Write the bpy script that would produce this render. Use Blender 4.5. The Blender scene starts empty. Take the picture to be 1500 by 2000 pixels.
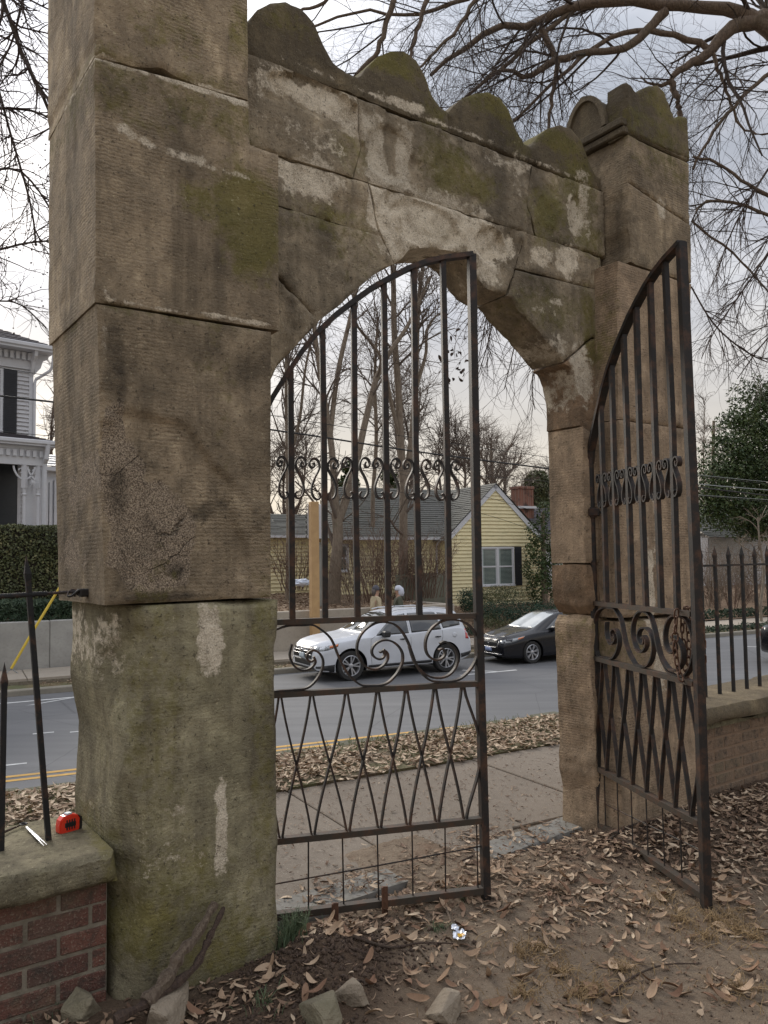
import bpy, bmesh, math, random
import numpy as np
from mathutils import Vector, Matrix
from mathutils.geometry import delaunay_2d_cdt
from mathutils.bvhtree import BVHTree
R_ = math.radians
random.seed(11)
RNG = np.random.default_rng(7)
scene = bpy.context.scene
COL = scene.collection

# ------------------------------------------------------------------ camera
FPX, CX, CY, EYE = 1560.0, 750.0, 1000.0, 1.55
PITCH, ROLL = R_(3.38), R_(0.8)
_cp, _sp, _cr, _sr = math.cos(PITCH), math.sin(PITCH), math.cos(ROLL), math.sin(ROLL)
FW = Vector((0, _cp, _sp)); _R0 = Vector((1, 0, 0)); _U0 = Vector((0, -_sp, _cp))
CR = _R0 * _cr - _U0 * _sr
CU = _U0 * _cr + _R0 * _sr
cam_d = bpy.data.cameras.new('camera'); cam = bpy.data.objects.new('camera', cam_d); COL.objects.link(cam)
cam_d.sensor_fit = 'VERTICAL'; cam_d.sensor_height = 34.6; cam_d.lens = 34.6 * FPX / 2000.0
cam_d.clip_start = 0.05; cam_d.clip_end = 3000
M = Matrix((CR, CU, -FW)).transposed().to_4x4(); M.translation = Vector((0, 0, EYE)); cam.matrix_world = M
scene.camera = cam
scene.view_settings.view_transform = 'Standard'; scene.view_settings.look = 'None'
scene.view_settings.gamma = 1; scene.view_settings.exposure = 0.98
try: scene.view_settings.use_curve_mapping = False
except Exception: pass
try:
    scene.cycles.max_bounces = 6; scene.cycles.diffuse_bounces = 3; scene.cycles.glossy_bounces = 3
    scene.cycles.transmission_bounces = 4; scene.cycles.transparent_max_bounces = 8; scene.cycles.use_denoising = True
except Exception: pass

# ------------------------------------------------------------------ world: overcast winter sky, thin cloud, pale warm band low down
SUN_AZ, SUN_EL = R_(-34), R_(27)            # azimuth from +Y towards +X
world = bpy.data.worlds.new('World'); scene.world = world; world.use_nodes = True
nt = world.node_tree; nt.nodes.clear(); N = nt.nodes.new; L = nt.links.new
out = N('ShaderNodeOutputWorld'); sky = N('ShaderNodeTexSky'); sky.sky_type = 'NISHITA'; sky.sun_disc = False
sky.sun_elevation = SUN_EL; sky.sun_rotation = SUN_AZ; sky.dust_density = 3.0; sky.air_density = 1.0
bgs = N('ShaderNodeBackground'); bgs.inputs[1].default_value = 0.05; L(sky.outputs[0], bgs.inputs[0])
tc = N('ShaderNodeTexCoord'); sep = N('ShaderNodeSeparateXYZ'); L(tc.outputs['Generated'], sep.inputs[0])
def wmath(op, a, b=None, clamp=False):
    m = N('ShaderNodeMath'); m.operation = op; m.use_clamp = clamp
    for i, v in enumerate((a, b)):
        if v is None: continue
        if isinstance(v, (int, float)): m.inputs[i].default_value = v
        else: L(v, m.inputs[i])
    return m.outputs[0]
mp = N('ShaderNodeMapping'); L(tc.outputs['Generated'], mp.inputs[0]); mp.inputs['Scale'].default_value = (1.0, 1.0, 2.6); mp.inputs['Rotation'].default_value = (0.1, 0.15, 0.6)
nz = N('ShaderNodeTexNoise'); L(mp.outputs[0], nz.inputs['Vector']); nz.inputs['Scale'].default_value = 2.6; nz.inputs['Detail'].default_value = 6; nz.inputs['Roughness'].default_value = 0.5; nz.inputs['Distortion'].default_value = 0.4
rp = N('ShaderNodeValToRGB'); L(nz.outputs[0], rp.inputs[0])
rp.color_ramp.elements[0].position = 0.38; rp.color_ramp.elements[0].color = (0.42, 0.45, 0.51, 1)
rp.color_ramp.elements[1].position = 0.62; rp.color_ramp.elements[1].color = (0.80, 0.80, 0.82, 1)
e = rp.color_ramp.elements.new(0.5); e.color = (0.58, 0.60, 0.66, 1)
# warm band near the horizon
hz = wmath('SUBTRACT', 1.0, wmath('MULTIPLY', wmath('ABSOLUTE', wmath('SUBTRACT', sep.outputs[2], 0.07)), 4.2), True)
hz = wmath('MULTIPLY', hz, 0.8)
mixh = N('ShaderNodeMix'); mixh.data_type = 'RGBA'; L(hz, mixh.inputs[0]); L(rp.outputs[0], mixh.inputs[6]); mixh.inputs[7].default_value = (0.90, 0.79, 0.62, 1)
# brighter cloud round the hidden sun
sd = (math.sin(SUN_AZ) * math.cos(SUN_EL), math.cos(SUN_AZ) * math.cos(SUN_EL), math.sin(SUN_EL))
dp = N('ShaderNodeVectorMath'); dp.operation = 'DOT_PRODUCT'; L(tc.outputs['Generated'], dp.inputs[0]); dp.inputs[1].default_value = sd
gl = wmath('POWER', wmath('MAXIMUM', dp.outputs['Value'], 0.0), 9.0)
gl = wmath('ADD', 1.0, wmath('MULTIPLY', gl, .75))
zen = wmath('MULTIPLY', wmath('SUBTRACT', sep.outputs[2], 0.45), 1.9, True)          # an overcast sky is brightest overhead
gl = wmath('MULTIPLY', gl, wmath('ADD', 1.0, wmath('MULTIPLY', zen, 1.5)))
sc = N('ShaderNodeVectorMath'); sc.operation = 'SCALE'; L(mixh.outputs[2], sc.inputs[0]); L(gl, sc.inputs['Scale'])
bgc = N('ShaderNodeBackground'); L(sc.outputs[0], bgc.inputs[0]); bgc.inputs[1].default_value = 0.52
mx = N('ShaderNodeMixShader'); mx.inputs[0].default_value = 0.9; L(bgs.outputs[0], mx.inputs[1]); L(bgc.outputs[0], mx.inputs[2]); L(mx.outputs[0], out.inputs[0])
sl = bpy.data.lights.new('sun', 'SUN'); sl.energy = 1.5; sl.angle = R_(25); sl.color = (1.0, 0.93, 0.82)
so = bpy.data.objects.new('sun', sl); COL.objects.link(so)
so.rotation_euler = Vector(sd).to_track_quat('Z', 'Y').to_euler()

# ------------------------------------------------------------------ frames: wall frame (s along the wall, t outwards), street frame (a, q)
_wa, _sa = R_(54.5), R_(62)
WU = (math.sin(_wa), math.cos(_wa)); WN = (-math.cos(_wa), math.sin(_wa)); C0 = (-0.98, 2.82)
SU = (math.sin(_sa), math.cos(_sa)); SN = (-math.cos(_sa), math.sin(_sa))
WROT = math.atan2(WU[1], WU[0]); SROT = math.atan2(SU[1], SU[0])
def W(s, t, z=0.0): return Vector((C0[0] + s * WU[0] + t * WN[0], C0[1] + s * WU[1] + t * WN[1], z))
def St(a, q, z=0.0): return Vector((a * SU[0] + q * SN[0], a * SU[1] + q * SN[1], z))
def ray(px, py): return FW + CR * ((px - CX) / FPX) - CU * ((py - CY) / FPX)
def on_wall(px, py, t=0.0):
    r = ray(px, py); k = (C0[0] * WN[0] + C0[1] * WN[1] + t) / (r.x * WN[0] + r.y * WN[1])
    x, y, z = r.x * k, r.y * k, EYE + r.z * k
    return ((x - C0[0]) * WU[0] + (y - C0[1]) * WU[1], z)
def on_z(px, py, z=0.0):
    r = ray(px, py); k = (z - EYE) / r.z; return Vector((r.x * k, r.y * k, z))
def on_st(px, py, q):
    r = ray(px, py); k = q / (r.x * SN[0] + r.y * SN[1]); return (r.x * k * SU[0] + r.y * k * SU[1], EYE + r.z * k)
def at_d(px, py, d):
    r = ray(px, py); k = d / r.y; return Vector((r.x * k, r.y * k, EYE + r.z * k))

# ------------------------------------------------------------------ noise
def _hash(ix, iy, iz, seed):
    h = (ix * 374761393 + iy * 668265263 + iz * 2147483647 + seed * 974634777) & 0xFFFFFFFF
    h = ((h ^ (h >> 13)) * 1274126177) & 0xFFFFFFFF
    return ((h ^ (h >> 16)) & 0xFFFF) / 65535.0
def vnoise(P, sc=1.0, seed=0):
    P = np.asarray(P, float) * sc + 1000.0
    i = np.floor(P).astype(np.int64); f = P - i; f = f * f * (3 - 2 * f)
    r = 0
    for dx in (0, 1):
        for dy in (0, 1):
            for dz in (0, 1):
                w = (f[:, 0] if dx else 1 - f[:, 0]) * (f[:, 1] if dy else 1 - f[:, 1]) * (f[:, 2] if dz else 1 - f[:, 2])
                r = r + w * _hash(i[:, 0] + dx, i[:, 1] + dy, i[:, 2] + dz, seed)
    return r
def fbm(P, sc=1.0, oc=4, seed=0, gain=0.5):
    a, t, r = 1.0, 0.0, 0
    for k in range(oc):
        r = r + a * (vnoise(P, sc * 2 ** k, seed + k) - 0.5); t += a; a *= gain
    return r * 2 / t            # about -1..1

# ------------------------------------------------------------------ objects
def tag(o, label=None, cat=None, group=None, kind=None):
    if label: o['label'] = label
    if cat: o['category'] = cat
    if group: o['group'] = group
    if kind: o['kind'] = kind
    return o
def thing(name, label, cat, loc=(0, 0, 0), rotz=0.0, group=None):
    o = bpy.data.objects.new(name, None); COL.objects.link(o); o.location = loc; o.rotation_euler = (0, 0, rotz); o.empty_display_size = 0.1
    return tag(o, label, cat, group)
def mobj(name, verts, faces, mat, parent=None, attrs=None, smooth=False, local=False, root=None, edges=None, mats=None, midx=None):
    """verts in world coordinates unless local; re-expressed in the frame of the thing they belong to"""
    me = bpy.data.meshes.new(name)
    v = np.asarray(verts, np.float64).reshape(-1, 3)
    if parent is not None and not local:
        r = root if root is not None else parent
        if r.parent is not None: r = r.parent
        c, s = math.cos(-r.rotation_euler[2]), math.sin(-r.rotation_euler[2])
        d = v - np.array(r.location)
        v = np.stack([d[:, 0] * c - d[:, 1] * s, d[:, 0] * s + d[:, 1] * c, d[:, 2]], 1)
    if isinstance(faces, np.ndarray):
        n, k = faces.shape
        me.vertices.add(len(v)); me.vertices.foreach_set('co', v.astype(np.float32).ravel())
        me.loops.add(n * k); me.loops.foreach_set('vertex_index', faces.astype(np.int32).ravel())
        me.polygons.add(n); me.polygons.foreach_set('loop_start', np.arange(0, n * k, k, dtype=np.int32))
        try: me.polygons.foreach_set('loop_total', np.full(n, k, np.int32))
        except Exception: pass
        me.update(calc_edges=True); me.validate()
    else:
        me.from_pydata([tuple(p) for p in v], [], [tuple(int(i) for i in f) for f in faces]); me.update()
    if attrs:
        for an, av in attrs.items():
            av = np.asarray(av, np.float32)
            if av.ndim == 1:
                a = me.attributes.new(an, 'FLOAT', 'POINT'); a.data.foreach_set('value', av)
            else:
                a = me.attributes.new(an, 'FLOAT_COLOR', 'POINT')
                if av.shape[1] == 3: av = np.concatenate([av, np.ones((len(av), 1), np.float32)], 1)
                a.data.foreach_set('color', av.ravel())
    if smooth: me.polygons.foreach_set('use_smooth', np.ones(len(me.polygons), bool))
    if mats:
        for m in mats: me.materials.append(m)
        if midx is not None: me.polygons.foreach_set('material_index', np.asarray(midx, np.int32))
    elif mat: me.materials.append(mat)
    o = bpy.data.objects.new(name, me); COL.objects.link(o)
    if parent is not None: o.parent = parent
    return o
class MB:
    """collects simple shapes for one mesh"""
    def __init__(s, xf=None): s.v = []; s.f = []; s.xf = xf
    def add(s, vs, fs):
        b = len(s.v)
        if s.xf: vs = [s.xf(p) for p in vs]
        s.v += [tuple(p) for p in vs]; s.f += [tuple(i + b for i in f) for f in fs]; return s
    def box(s, x0, x1, y0, y1, z0, z1, bev=0.0):
        if bev > 0:
            b = min(bev, abs(x1 - x0) * .45, abs(y1 - y0) * .45, abs(z1 - z0) * .45)
            vs = []; 
            for sx, X in ((1, x0), (-1, x1)):
                for sy, Y in ((1, y0), (-1, y1)):
                    for sz, Z in ((1, z0), (-1, z1)):
                        vs += [(X, Y + sy * b, Z + sz * b), (X + sx * b, Y, Z + sz * b), (X + sx * b, Y + sy * b, Z)]
            def I(ix, iy, iz, k): return ((ix * 2 + iy) * 2 + iz) * 3 + k
            fs = []
            for ix in (0, 1): fs.append([I(ix, 0, 0, 0), I(ix, 0, 1, 0), I(ix, 1, 1, 0), I(ix, 1, 0, 0)])
            for iy in (0, 1): fs.append([I(0, iy, 0, 1), I(1, iy, 0, 1), I(1, iy, 1, 1), I(0, iy, 1, 1)])
            for iz in (0, 1): fs.append([I(0, 0, iz, 2), I(0, 1, iz, 2), I(1, 1, iz, 2), I(1, 0, iz, 2)])
            for a in (0, 1):
                for c in (0, 1):
                    fs.append([I(a, c, 0, 0), I(a, c, 1, 0), I(a, c, 1, 1), I(a, c, 0, 1)])
                    fs.append([I(a, 0, c, 0), I(a, 1, c, 0), I(a, 1, c, 2), I(a, 0, c, 2)])
                    fs.append([I(0, a, c, 1), I(1, a, c, 1), I(1, a, c, 2), I(0, a, c, 2)])
            for ix in (0, 1):
                for iy in (0, 1):
                    for iz in (0, 1): fs.append([I(ix, iy, iz, 0), I(ix, iy, iz, 1), I(ix, iy, iz, 2)])
            return s.add(vs, fs)
        vs = [(x, y, z) for x in (x0, x1) for y in (y0, y1) for z in (z0, z1)]
        return s.add(vs, [(0, 1, 3, 2), (4, 6, 7, 5), (0, 4, 5, 1), (2, 3, 7, 6), (0, 2, 6, 4), (1, 5, 7, 3)])
    def tube(s, pts, r, n=8, flat=None, cap=True):
        pts = [Vector(p) for p in pts]; m = len(pts); vs = []
        rs = r if hasattr(r, '__len__') else [r] * m
        up = Vector((0, 0, 1)); prev = None
        for i, p in enumerate(pts):
            t = (pts[min(i + 1, m - 1)] - pts[max(i - 1, 0)]).normalized()
            if prev is None:
                a = up if abs(t.z) < .95 else Vector((1, 0, 0)); x = t.cross(a).normalized()
            else: x = (prev - t * prev.dot(t)).normalized()
            prev = x; y = t.cross(x)
            for k in range(n):
                an = 2 * math.pi * (k + .5) / n; vs.append(p + (x * math.cos(an) + y * math.sin(an)) * rs[i])
        fs = [(i * n + k, i * n + (k + 1) % n, (i + 1) * n + (k + 1) % n, (i + 1) * n + k) for i in range(m - 1) for k in range(n)]
        if cap: fs += [tuple(range(n))[::-1], tuple(range((m - 1) * n, m * n))]
        return s.add(vs, fs)
    def ribbon(s, pts, w, th, nrm=(0, 1, 0)):
        """flat bar: pts in a plane with normal nrm; w along nrm, th in the plane"""
        nv = Vector(nrm); pts = [Vector(p) for p in pts]; m = len(pts); vs = []
        for i, p in enumerate(pts):
            t = (pts[min(i + 1, m - 1)] - pts[max(i - 1, 0)]).normalized(); x = t.cross(nv).normalized()
            for a, b in ((-1, -1), (1, -1), (1, 1), (-1, 1)): vs.append(p + x * (a * th / 2) + nv * (b * w / 2))
        fs = [(i * 4 + k, i * 4 + (k + 1) % 4, (i + 1) * 4 + (k + 1) % 4, (i + 1) * 4 + k) for i in range(m - 1) for k in range(4)]
        fs += [(3, 2, 1, 0), (m * 4 - 4, m * 4 - 3, m * 4 - 2, m * 4 - 1)]
        return s.add(vs, fs)
    def prism(s, poly, d0, d1, ax='y'):
        """poly of (a, b) extruded; ax = extrusion axis"""
        n = len(poly)
        def P(a, b, d): return (a, d, b) if ax == 'y' else ((a, b, d) if ax == 'z' else (d, a, b))
        vs = [P(a, b, d0) for a, b in poly] + [P(a, b, d1) for a, b in poly]
        return s.add(vs, [tuple(range(n)), tuple(range(2 * n - 1, n - 1, -1))] + [(i, i + n, (i + 1) % n + n, (i + 1) % n) for i in range(n)])
    def lathe(s, prof, n=24, o=(0, 0, 0), ax='z', cap=True):
        vs = []
        for r, h in prof:
            for k in range(n):
                a = 2 * math.pi * k / n; c, d = r * math.cos(a), r * math.sin(a)
                p = (c, d, h) if ax == 'z' else ((c, h, d) if ax == 'y' else (h, c, d))
                vs.append((p[0] + o[0], p[1] + o[1], p[2] + o[2]))
        m = len(prof)
        fs = [(i * n + k, i * n + (k + 1) % n, (i + 1) * n + (k + 1) % n, (i + 1) * n + k) for i in range(m - 1) for k in range(n)]
        if cap: fs += [tuple(range(n))[::-1], tuple(range((m - 1) * n, m * n))]
        return s.add(vs, fs)
    def build(s, name, mat, parent=None, local=False, smooth=False, root=None, **k):
        o = mobj(name, s.v, s.f, mat, parent, local=local, smooth=smooth, root=root, **k)
        return o
def recalc(o):
    bm = bmesh.new(); bm.from_mesh(o.data); bmesh.ops.recalc_face_normals(bm, faces=bm.faces); bm.to_mesh(o.data); bm.free(); return o
def auto_smooth(o, ang=35):
    bm = bmesh.new(); bm.from_mesh(o.data); bmesh.ops.recalc_face_normals(bm, faces=bm.faces)
    for f in bm.faces: f.smooth = True
    for e_ in bm.edges:
        if len(e_.link_faces) == 2 and e_.calc_face_angle(0) > R_(ang): e_.smooth = False
    bm.to_mesh(o.data); bm.free(); return o
def struct(name, mb, mat, label=None, **k):
    o = mb.build(name, mat, **k) if isinstance(mb, MB) else mb
    o['kind'] = 'structure'
    if label: o['label'] = label
    return o
def copy_tree(o, parent=None):
    c = o.copy(); COL.objects.link(c); c.parent = parent
    for ch in list(o.children): copy_tree(ch, c)
    return c

def catm(pts, k):
    o_ = []
    for a in range(len(pts) - 1):
        p0 = pts[max(a - 1, 0)]; p1 = pts[a]; p2 = pts[a + 1]; p3 = pts[min(a + 2, len(pts) - 1)]
        for q in range(k):
            u = q / k
            o_.append(tuple(.5 * ((2 * p1[d]) + (-p0[d] + p2[d]) * u + (2 * p0[d] - 5 * p1[d] + 4 * p2[d] - p3[d]) * u * u + (-p0[d] + 3 * p1[d] - 3 * p2[d] + p3[d]) * u ** 3) for d in range(len(p1))))
    o_.append(tuple(pts[-1])); return o_
# ------------------------------------------------------------------ materials
def nmat(name):
    m = bpy.data.materials.new(name); m.use_nodes = True; t = m.node_tree; t.nodes.clear()
    o = t.nodes.new('ShaderNodeOutputMaterial'); b = t.nodes.new('ShaderNodeBsdfPrincipled'); t.links.new(b.outputs[0], o.inputs[0])
    return m, t, b
class G:
    """tiny node-graph helper"""
    def __init__(s, name):
        s.m, s.t, s.b = nmat(name); s.tc = s.t.nodes.new('ShaderNodeTexCoord')
    def n(s, ty, **k):
        x = s.t.nodes.new(ty)
        for a, v in k.items(): setattr(x, a, v)
        return x
    def lk(s, a, b): s.t.links.new(a, b)
    def obj(s, scale=(1, 1, 1), rot=(0, 0, 0), loc=(0, 0, 0)):
        mp = s.n('ShaderNodeMapping'); s.lk(s.tc.outputs['Object'], mp.inputs[0]); mp.inputs['Scale'].default_value = scale; mp.inputs['Rotation'].default_value = rot; mp.inputs['Location'].default_value = loc
        return mp.outputs[0]
    def noise(s, vec, sc, det=4, rough=.55, dist=0.0):
        x = s.n('ShaderNodeTexNoise'); s.lk(vec, x.inputs['Vector']); x.inputs['Scale'].default_value = sc; x.inputs['Detail'].default_value = det
        x.inputs['Roughness'].default_value = rough; x.inputs['Distortion'].default_value = dist; return x.outputs[0]
    def ramp(s, v, els):
        x = s.n('ShaderNodeValToRGB'); s.lk(v, x.inputs[0]); cr = x.color_ramp
        for i, (p, c) in enumerate(els):
            c = (c, c, c) if isinstance(c, (int, float)) else c
            if i < 2: e_ = cr.elements[i]; e_.position = p
            else: e_ = cr.elements.new(p)
            e_.color = (*c, 1)
        return x.outputs[0]
    def math(s, op, a, b=None, clamp=False):
        m = s.n('ShaderNodeMath', operation=op); m.use_clamp = clamp
        for i, v in enumerate((a, b)):
            if v is None: continue
            if isinstance(v, (int, float)): m.inputs[i].default_value = v
            else: s.lk(v, m.inputs[i])
        return m.outputs[0]
    def mix(s, f, a, b, ty='MIX'):
        x = s.n('ShaderNodeMix'); x.data_type = 'RGBA'; x.blend_type = ty
        for i, v in ((0, f), (6, a), (7, b)):
            if isinstance(v, (int, float)): x.inputs[i].default_value = v
            elif isinstance(v, tuple): x.inputs[i].default_value = (*v[:3], 1)
            else: s.lk(v, x.inputs[i])
        return x.outputs[2]
    def attr(s, name, ch=None):
        a = s.n('ShaderNodeAttribute'); a.attribute_name = name
        if ch is None: return a.outputs['Fac']
        q = s.n('ShaderNodeSeparateColor'); s.lk(a.outputs['Color'], q.inputs[0]); return q.outputs[ch]
    def bump(s, h, st=.5, dist=.01, nrm=None):
        x = s.n('ShaderNodeBump'); x.inputs['Strength'].default_value = st; x.inputs['Distance'].default_value = dist; s.lk(h, x.inputs['Height'])
        if nrm is not None: s.lk(nrm, x.inputs['Normal'])
        s.lk(x.outputs[0], s.b.inputs['Normal']); return x.outputs[0]
    def col(s, c):
        if isinstance(c, tuple): s.b.inputs['Base Color'].default_value = (*c[:3], 1)
        else: s.lk(c, s.b.inputs['Base Color'])
    def set(s, **k):
        for a, v in k.items(): s.b.inputs[a.replace('_', ' ')].default_value = v
        return s.m
def simple(name, c1, c2=None, sc=8, rough=.7, metal=0.0, bump=0.0, bsc=40, bdist=.01, det=4, spec=None, coat=0.0):
    g = G(name); v = g.obj(); c2 = c2 or tuple(x * .75 for x in c1)
    nz = g.noise(v, sc, det); g.col(g.ramp(nz, [(.3, c1), (.7, c2)]))
    if bump > 0: g.bump(g.noise(v, bsc, 5), bump, bdist)
    g.set(Roughness=rough, Metallic=metal)
    if spec is not None: g.b.inputs['Specular IOR Level'].default_value = spec
    if coat: g.b.inputs['Coat Weight'].default_value = coat; g.b.inputs['Coat Roughness'].default_value = 0.05
    return g.m

def stone_mat(name, c1, c2, dark=(.050, .040, .029), tool=1.0, soot=.62):
    g = G(name); v = g.obj(); oi = g.n('ShaderNodeObjectInfo')
    big = g.noise(v, 1.5, 6, .62, .5); med = g.noise(v, 8, 6, .68, .4); fine = g.noise(v, 85, 3, .75); spk = g.noise(v, 210, 2, .75); sootn = g.noise(g.obj((1, 1, .55), loc=(3, 7, 1)), 2.3, 6, .66, .6)
    streak = g.noise(g.obj((9, 9, 0.7)), 1.5, 4, .65)
    base = g.ramp(big, [(.28, c1), (.55, c2), (.75, tuple((a + b) * .42 for a, b in zip(c1, c2)))])
    base = g.mix(g.math('MULTIPLY', g.ramp(med, [(.40, 0.0), (.68, 1.0)]), .55), base, tuple(x * 1.7 for x in dark))
    base = g.mix(g.ramp(med, [(.30, .45), (.42, 0.0)]), base, tuple(min(x * 1.35, .7) for x in c1))
    base = g.mix(g.math('MULTIPLY', g.ramp(streak, [(.48, 0.0), (.70, 1.0)]), .45), base, tuple(x * 1.8 for x in dark))
    base = g.mix(g.math('MULTIPLY', g.ramp(sootn, [(.46, 0.0), (.66, 1.0)]), soot), base, tuple(x * 1.25 for x in dark))
    aM, aP, aD, aR = g.attr('paint', 0), g.attr('paint', 1), g.attr('paint', 2), g.attr('gran')
    n2 = g.math('ADD', g.math('MULTIPLY', g.noise(v, 24, 6, .72), .7), g.math('MULTIPLY', g.noise(v, 5, 3, .6), .3))
    def mask(a, lo, hi, k, w=1.7):
        return g.math('MULTIPLY', g.ramp(g.math('MULTIPLY', g.ramp(a, [(.0, 0.0), (.12, 1.0)]), g.math('ADD', a, g.math('MULTIPLY', g.math('SUBTRACT', n2, .5), w))), [(lo, 0.0), (hi, 1.0)]), k)
    cells = g.n('ShaderNodeTexVoronoi', feature='DISTANCE_TO_EDGE'); cells.inputs['Scale'].default_value = 5.0; g.lk(g.mix(.12, v, g.noise(v, 9, 4, .7)), cells.inputs['Vector']); crack = g.math('MULTIPLY', g.ramp(cells.outputs[0], [(.0, 1.0), (.009, 0.0)]), g.ramp(g.noise(v, 6, 2), [(.45, 0.0), (.55, 1.0)]))
    gran = g.mix(g.ramp(spk, [(.40, 0.0), (.60, 1.0)]), (.085, .063, .048), (.50, .40, .29))
    mR = mask(aR, .30, .46, .92, 1.2); base = g.mix(mR, base, gran); base = g.mix(g.math('MULTIPLY', crack, g.math('MULTIPLY', mR, .8)), base, (.03, .024, .02))
    base = g.mix(mask(aD, .25, 1.0, .8, 2.2), base, g.mix(spk, dark, (.024, .02, .017)))
    mossc = g.mix(g.noise(v, 5.5, 4), (.058, .060, .018), (.24, .20, .055))
    base = g.mix(mask(aM, .16, .78, .80, 2.8), base, mossc)
    pal = g.mix(g.ramp(g.math('ADD', g.math('MULTIPLY', spk, .5), g.math('MULTIPLY', med, .5)), [(.38, 0.0), (.56, 1.0)]), (.29, .24, .175), (.74, .65, .51))
    mP = mask(aP, .32, .58, .90, 2.6); base = g.mix(mP, base, pal)
    base = g.mix(g.ramp(spk, [(.64, 0.0), (.72, .4)]), base, (.55, .46, .34))
    pit = g.noise(v, 55, 4, .8); base = g.mix(g.ramp(pit, [(.58, 0.0), (.66, .75)]), base, tuple(x * .8 for x in dark)); base = g.mix(g.ramp(pit, [(.30, .45), (.38, 0.0)]), base, tuple(min(x * 1.5, .7) for x in c1))
    # tooling: close horizontal chisel ridges that come and go
    wv = g.n('ShaderNodeTexWave', bands_direction='Z'); g.lk(g.obj((1, 1, 1)), wv.inputs['Vector']); wv.inputs['Scale'].default_value = 21; wv.inputs['Distortion'].default_value = 5.5; wv.inputs['Detail'].default_value = 3; wv.inputs['Detail Scale'].default_value = 2.4; wv.inputs['Detail Roughness'].default_value = .7
    tm = g.math('MULTIPLY', g.ramp(g.noise(v, 3.3, 4, .6), [(.38, .0), (.66, .8)]), g.math('SUBTRACT', tool, g.math('MULTIPLY', g.math('ADD', mR, mP, True), tool)))
    base = g.mix(g.math('MULTIPLY', g.ramp(wv.outputs[0], [(.10, .42), (.40, 0.0)]), tm), base, tuple(x * 1.1 for x in dark))
    hsv = g.n('ShaderNodeHueSaturation'); g.lk(g.math('ADD', .82, g.math('MULTIPLY', oi.outputs['Random'], .32)), hsv.inputs['Value']); g.lk(base, hsv.inputs['Color']); hsv.inputs['Saturation'].default_value = 1.0
    g.col(hsv.outputs[0])
    h = g.math('ADD', g.math('MULTIPLY', g.math('MULTIPLY', wv.outputs[0], tm), .14), g.math('ADD', g.math('MULTIPLY', fine, .30), g.math('ADD', g.math('MULTIPLY', med, .9), g.math('MULTIPLY', pit, .45))))
    h = g.math('SUBTRACT', h, g.math('MULTIPLY', crack, g.math('MULTIPLY', mR, .5)))
    g.bump(h, 1.0, .016); g.set(Roughness=.93); g.b.inputs['Specular IOR Level'].default_value = .25
    return g.m
M_PIL = stone_mat('sandstone_tooled', (.54, .42, .28), (.36, .28, .185))
M_PILW = stone_mat('sandstone_warm', (.48, .355, .235), (.37, .27, .18), tool=.9, soot=.25)
M_WALL = stone_mat('sandstone_weathered', (.52, .42, .29), (.33, .27, .185), tool=.12)
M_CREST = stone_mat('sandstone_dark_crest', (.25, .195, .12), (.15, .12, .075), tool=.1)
M_RED = stone_mat('sandstone_soffit', (.42, .285, .175), (.30, .20, .125), tool=.0)
M_BASE = stone_mat('sandstone_mossy_base', (.42, .37, .24), (.28, .25, .155), tool=.5)
def iron_mat(name, c, rust):
    g = G(name); v = g.obj(); a = g.noise(v, 14, 5, .7); b = g.noise(v, 90, 3)
    g.col(g.mix(g.ramp(a, [(.5 - rust * .3, 0.0), (.72 - rust * .2, 1.0)]), c, g.mix(b, (.13, .06, .03), (.055, .03, .02))))
    g.bump(b, .35, .002); g.set(Roughness=.62, Metallic=.25); return g.m
M_IRON = iron_mat('wrought_iron', (.020, .017, .0155), .08)
M_IRON_T = iron_mat('iron_rail_highlight', (.05, .04, .03), .1)  # paler copy of the iron, highlights on the rails put into its colour
M_RUST = iron_mat('rusty_chain_iron', (.17, .085, .05), .8)
M_BLACK = iron_mat('black_painted_iron', (.012, .012, .013), .0)
# ------------------------------------------------------------------ stone blocks: outline in the wall plane (s, z), extruded along t, eroded, arrises rounded
SPOTS = []     # s, z, rs, rz, channel(0 moss 1 pale 2 dark 3 granular), strength, tilt
def spot(px, py, rx, ry, ch, st=1.0, t=0.0, tilt=0.0):
    s, z = on_wall(px, py, t); s1, _ = on_wall(px + rx, py, t); _, z1 = on_wall(px, py - ry, t)
    SPOTS.append((s, z, abs(s1 - s), abs(z1 - z), ch, st, tilt))
def edge_dist(P, poly):
    P = np.asarray(P); d = np.full(len(P), 1e9); n = len(poly)
    for i in range(n):
        a = poly[i]; b = poly[(i + 1) % n]; ab = b - a; L2 = max(ab @ ab, 1e-12)
        u = np.clip(((P - a) @ ab) / L2, 0, 1); q = a + u[:, None] * ab; d = np.minimum(d, np.hypot(*(P - q).T))
    return d
def inside(P, poly):
    P = np.asarray(P); c = np.zeros(len(P), bool); n = len(poly)
    for i in range(n):
        a = poly[i]; b = poly[(i + 1) % n]
        m = ((a[1] > P[:, 1]) != (b[1] > P[:, 1]))
        with np.errstate(divide='ignore', invalid='ignore'): x = (b[0] - a[0]) * (P[:, 1] - a[1]) / (b[1] - a[1]) + a[0]
        c ^= m & (P[:, 0] < x)
    return c
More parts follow.
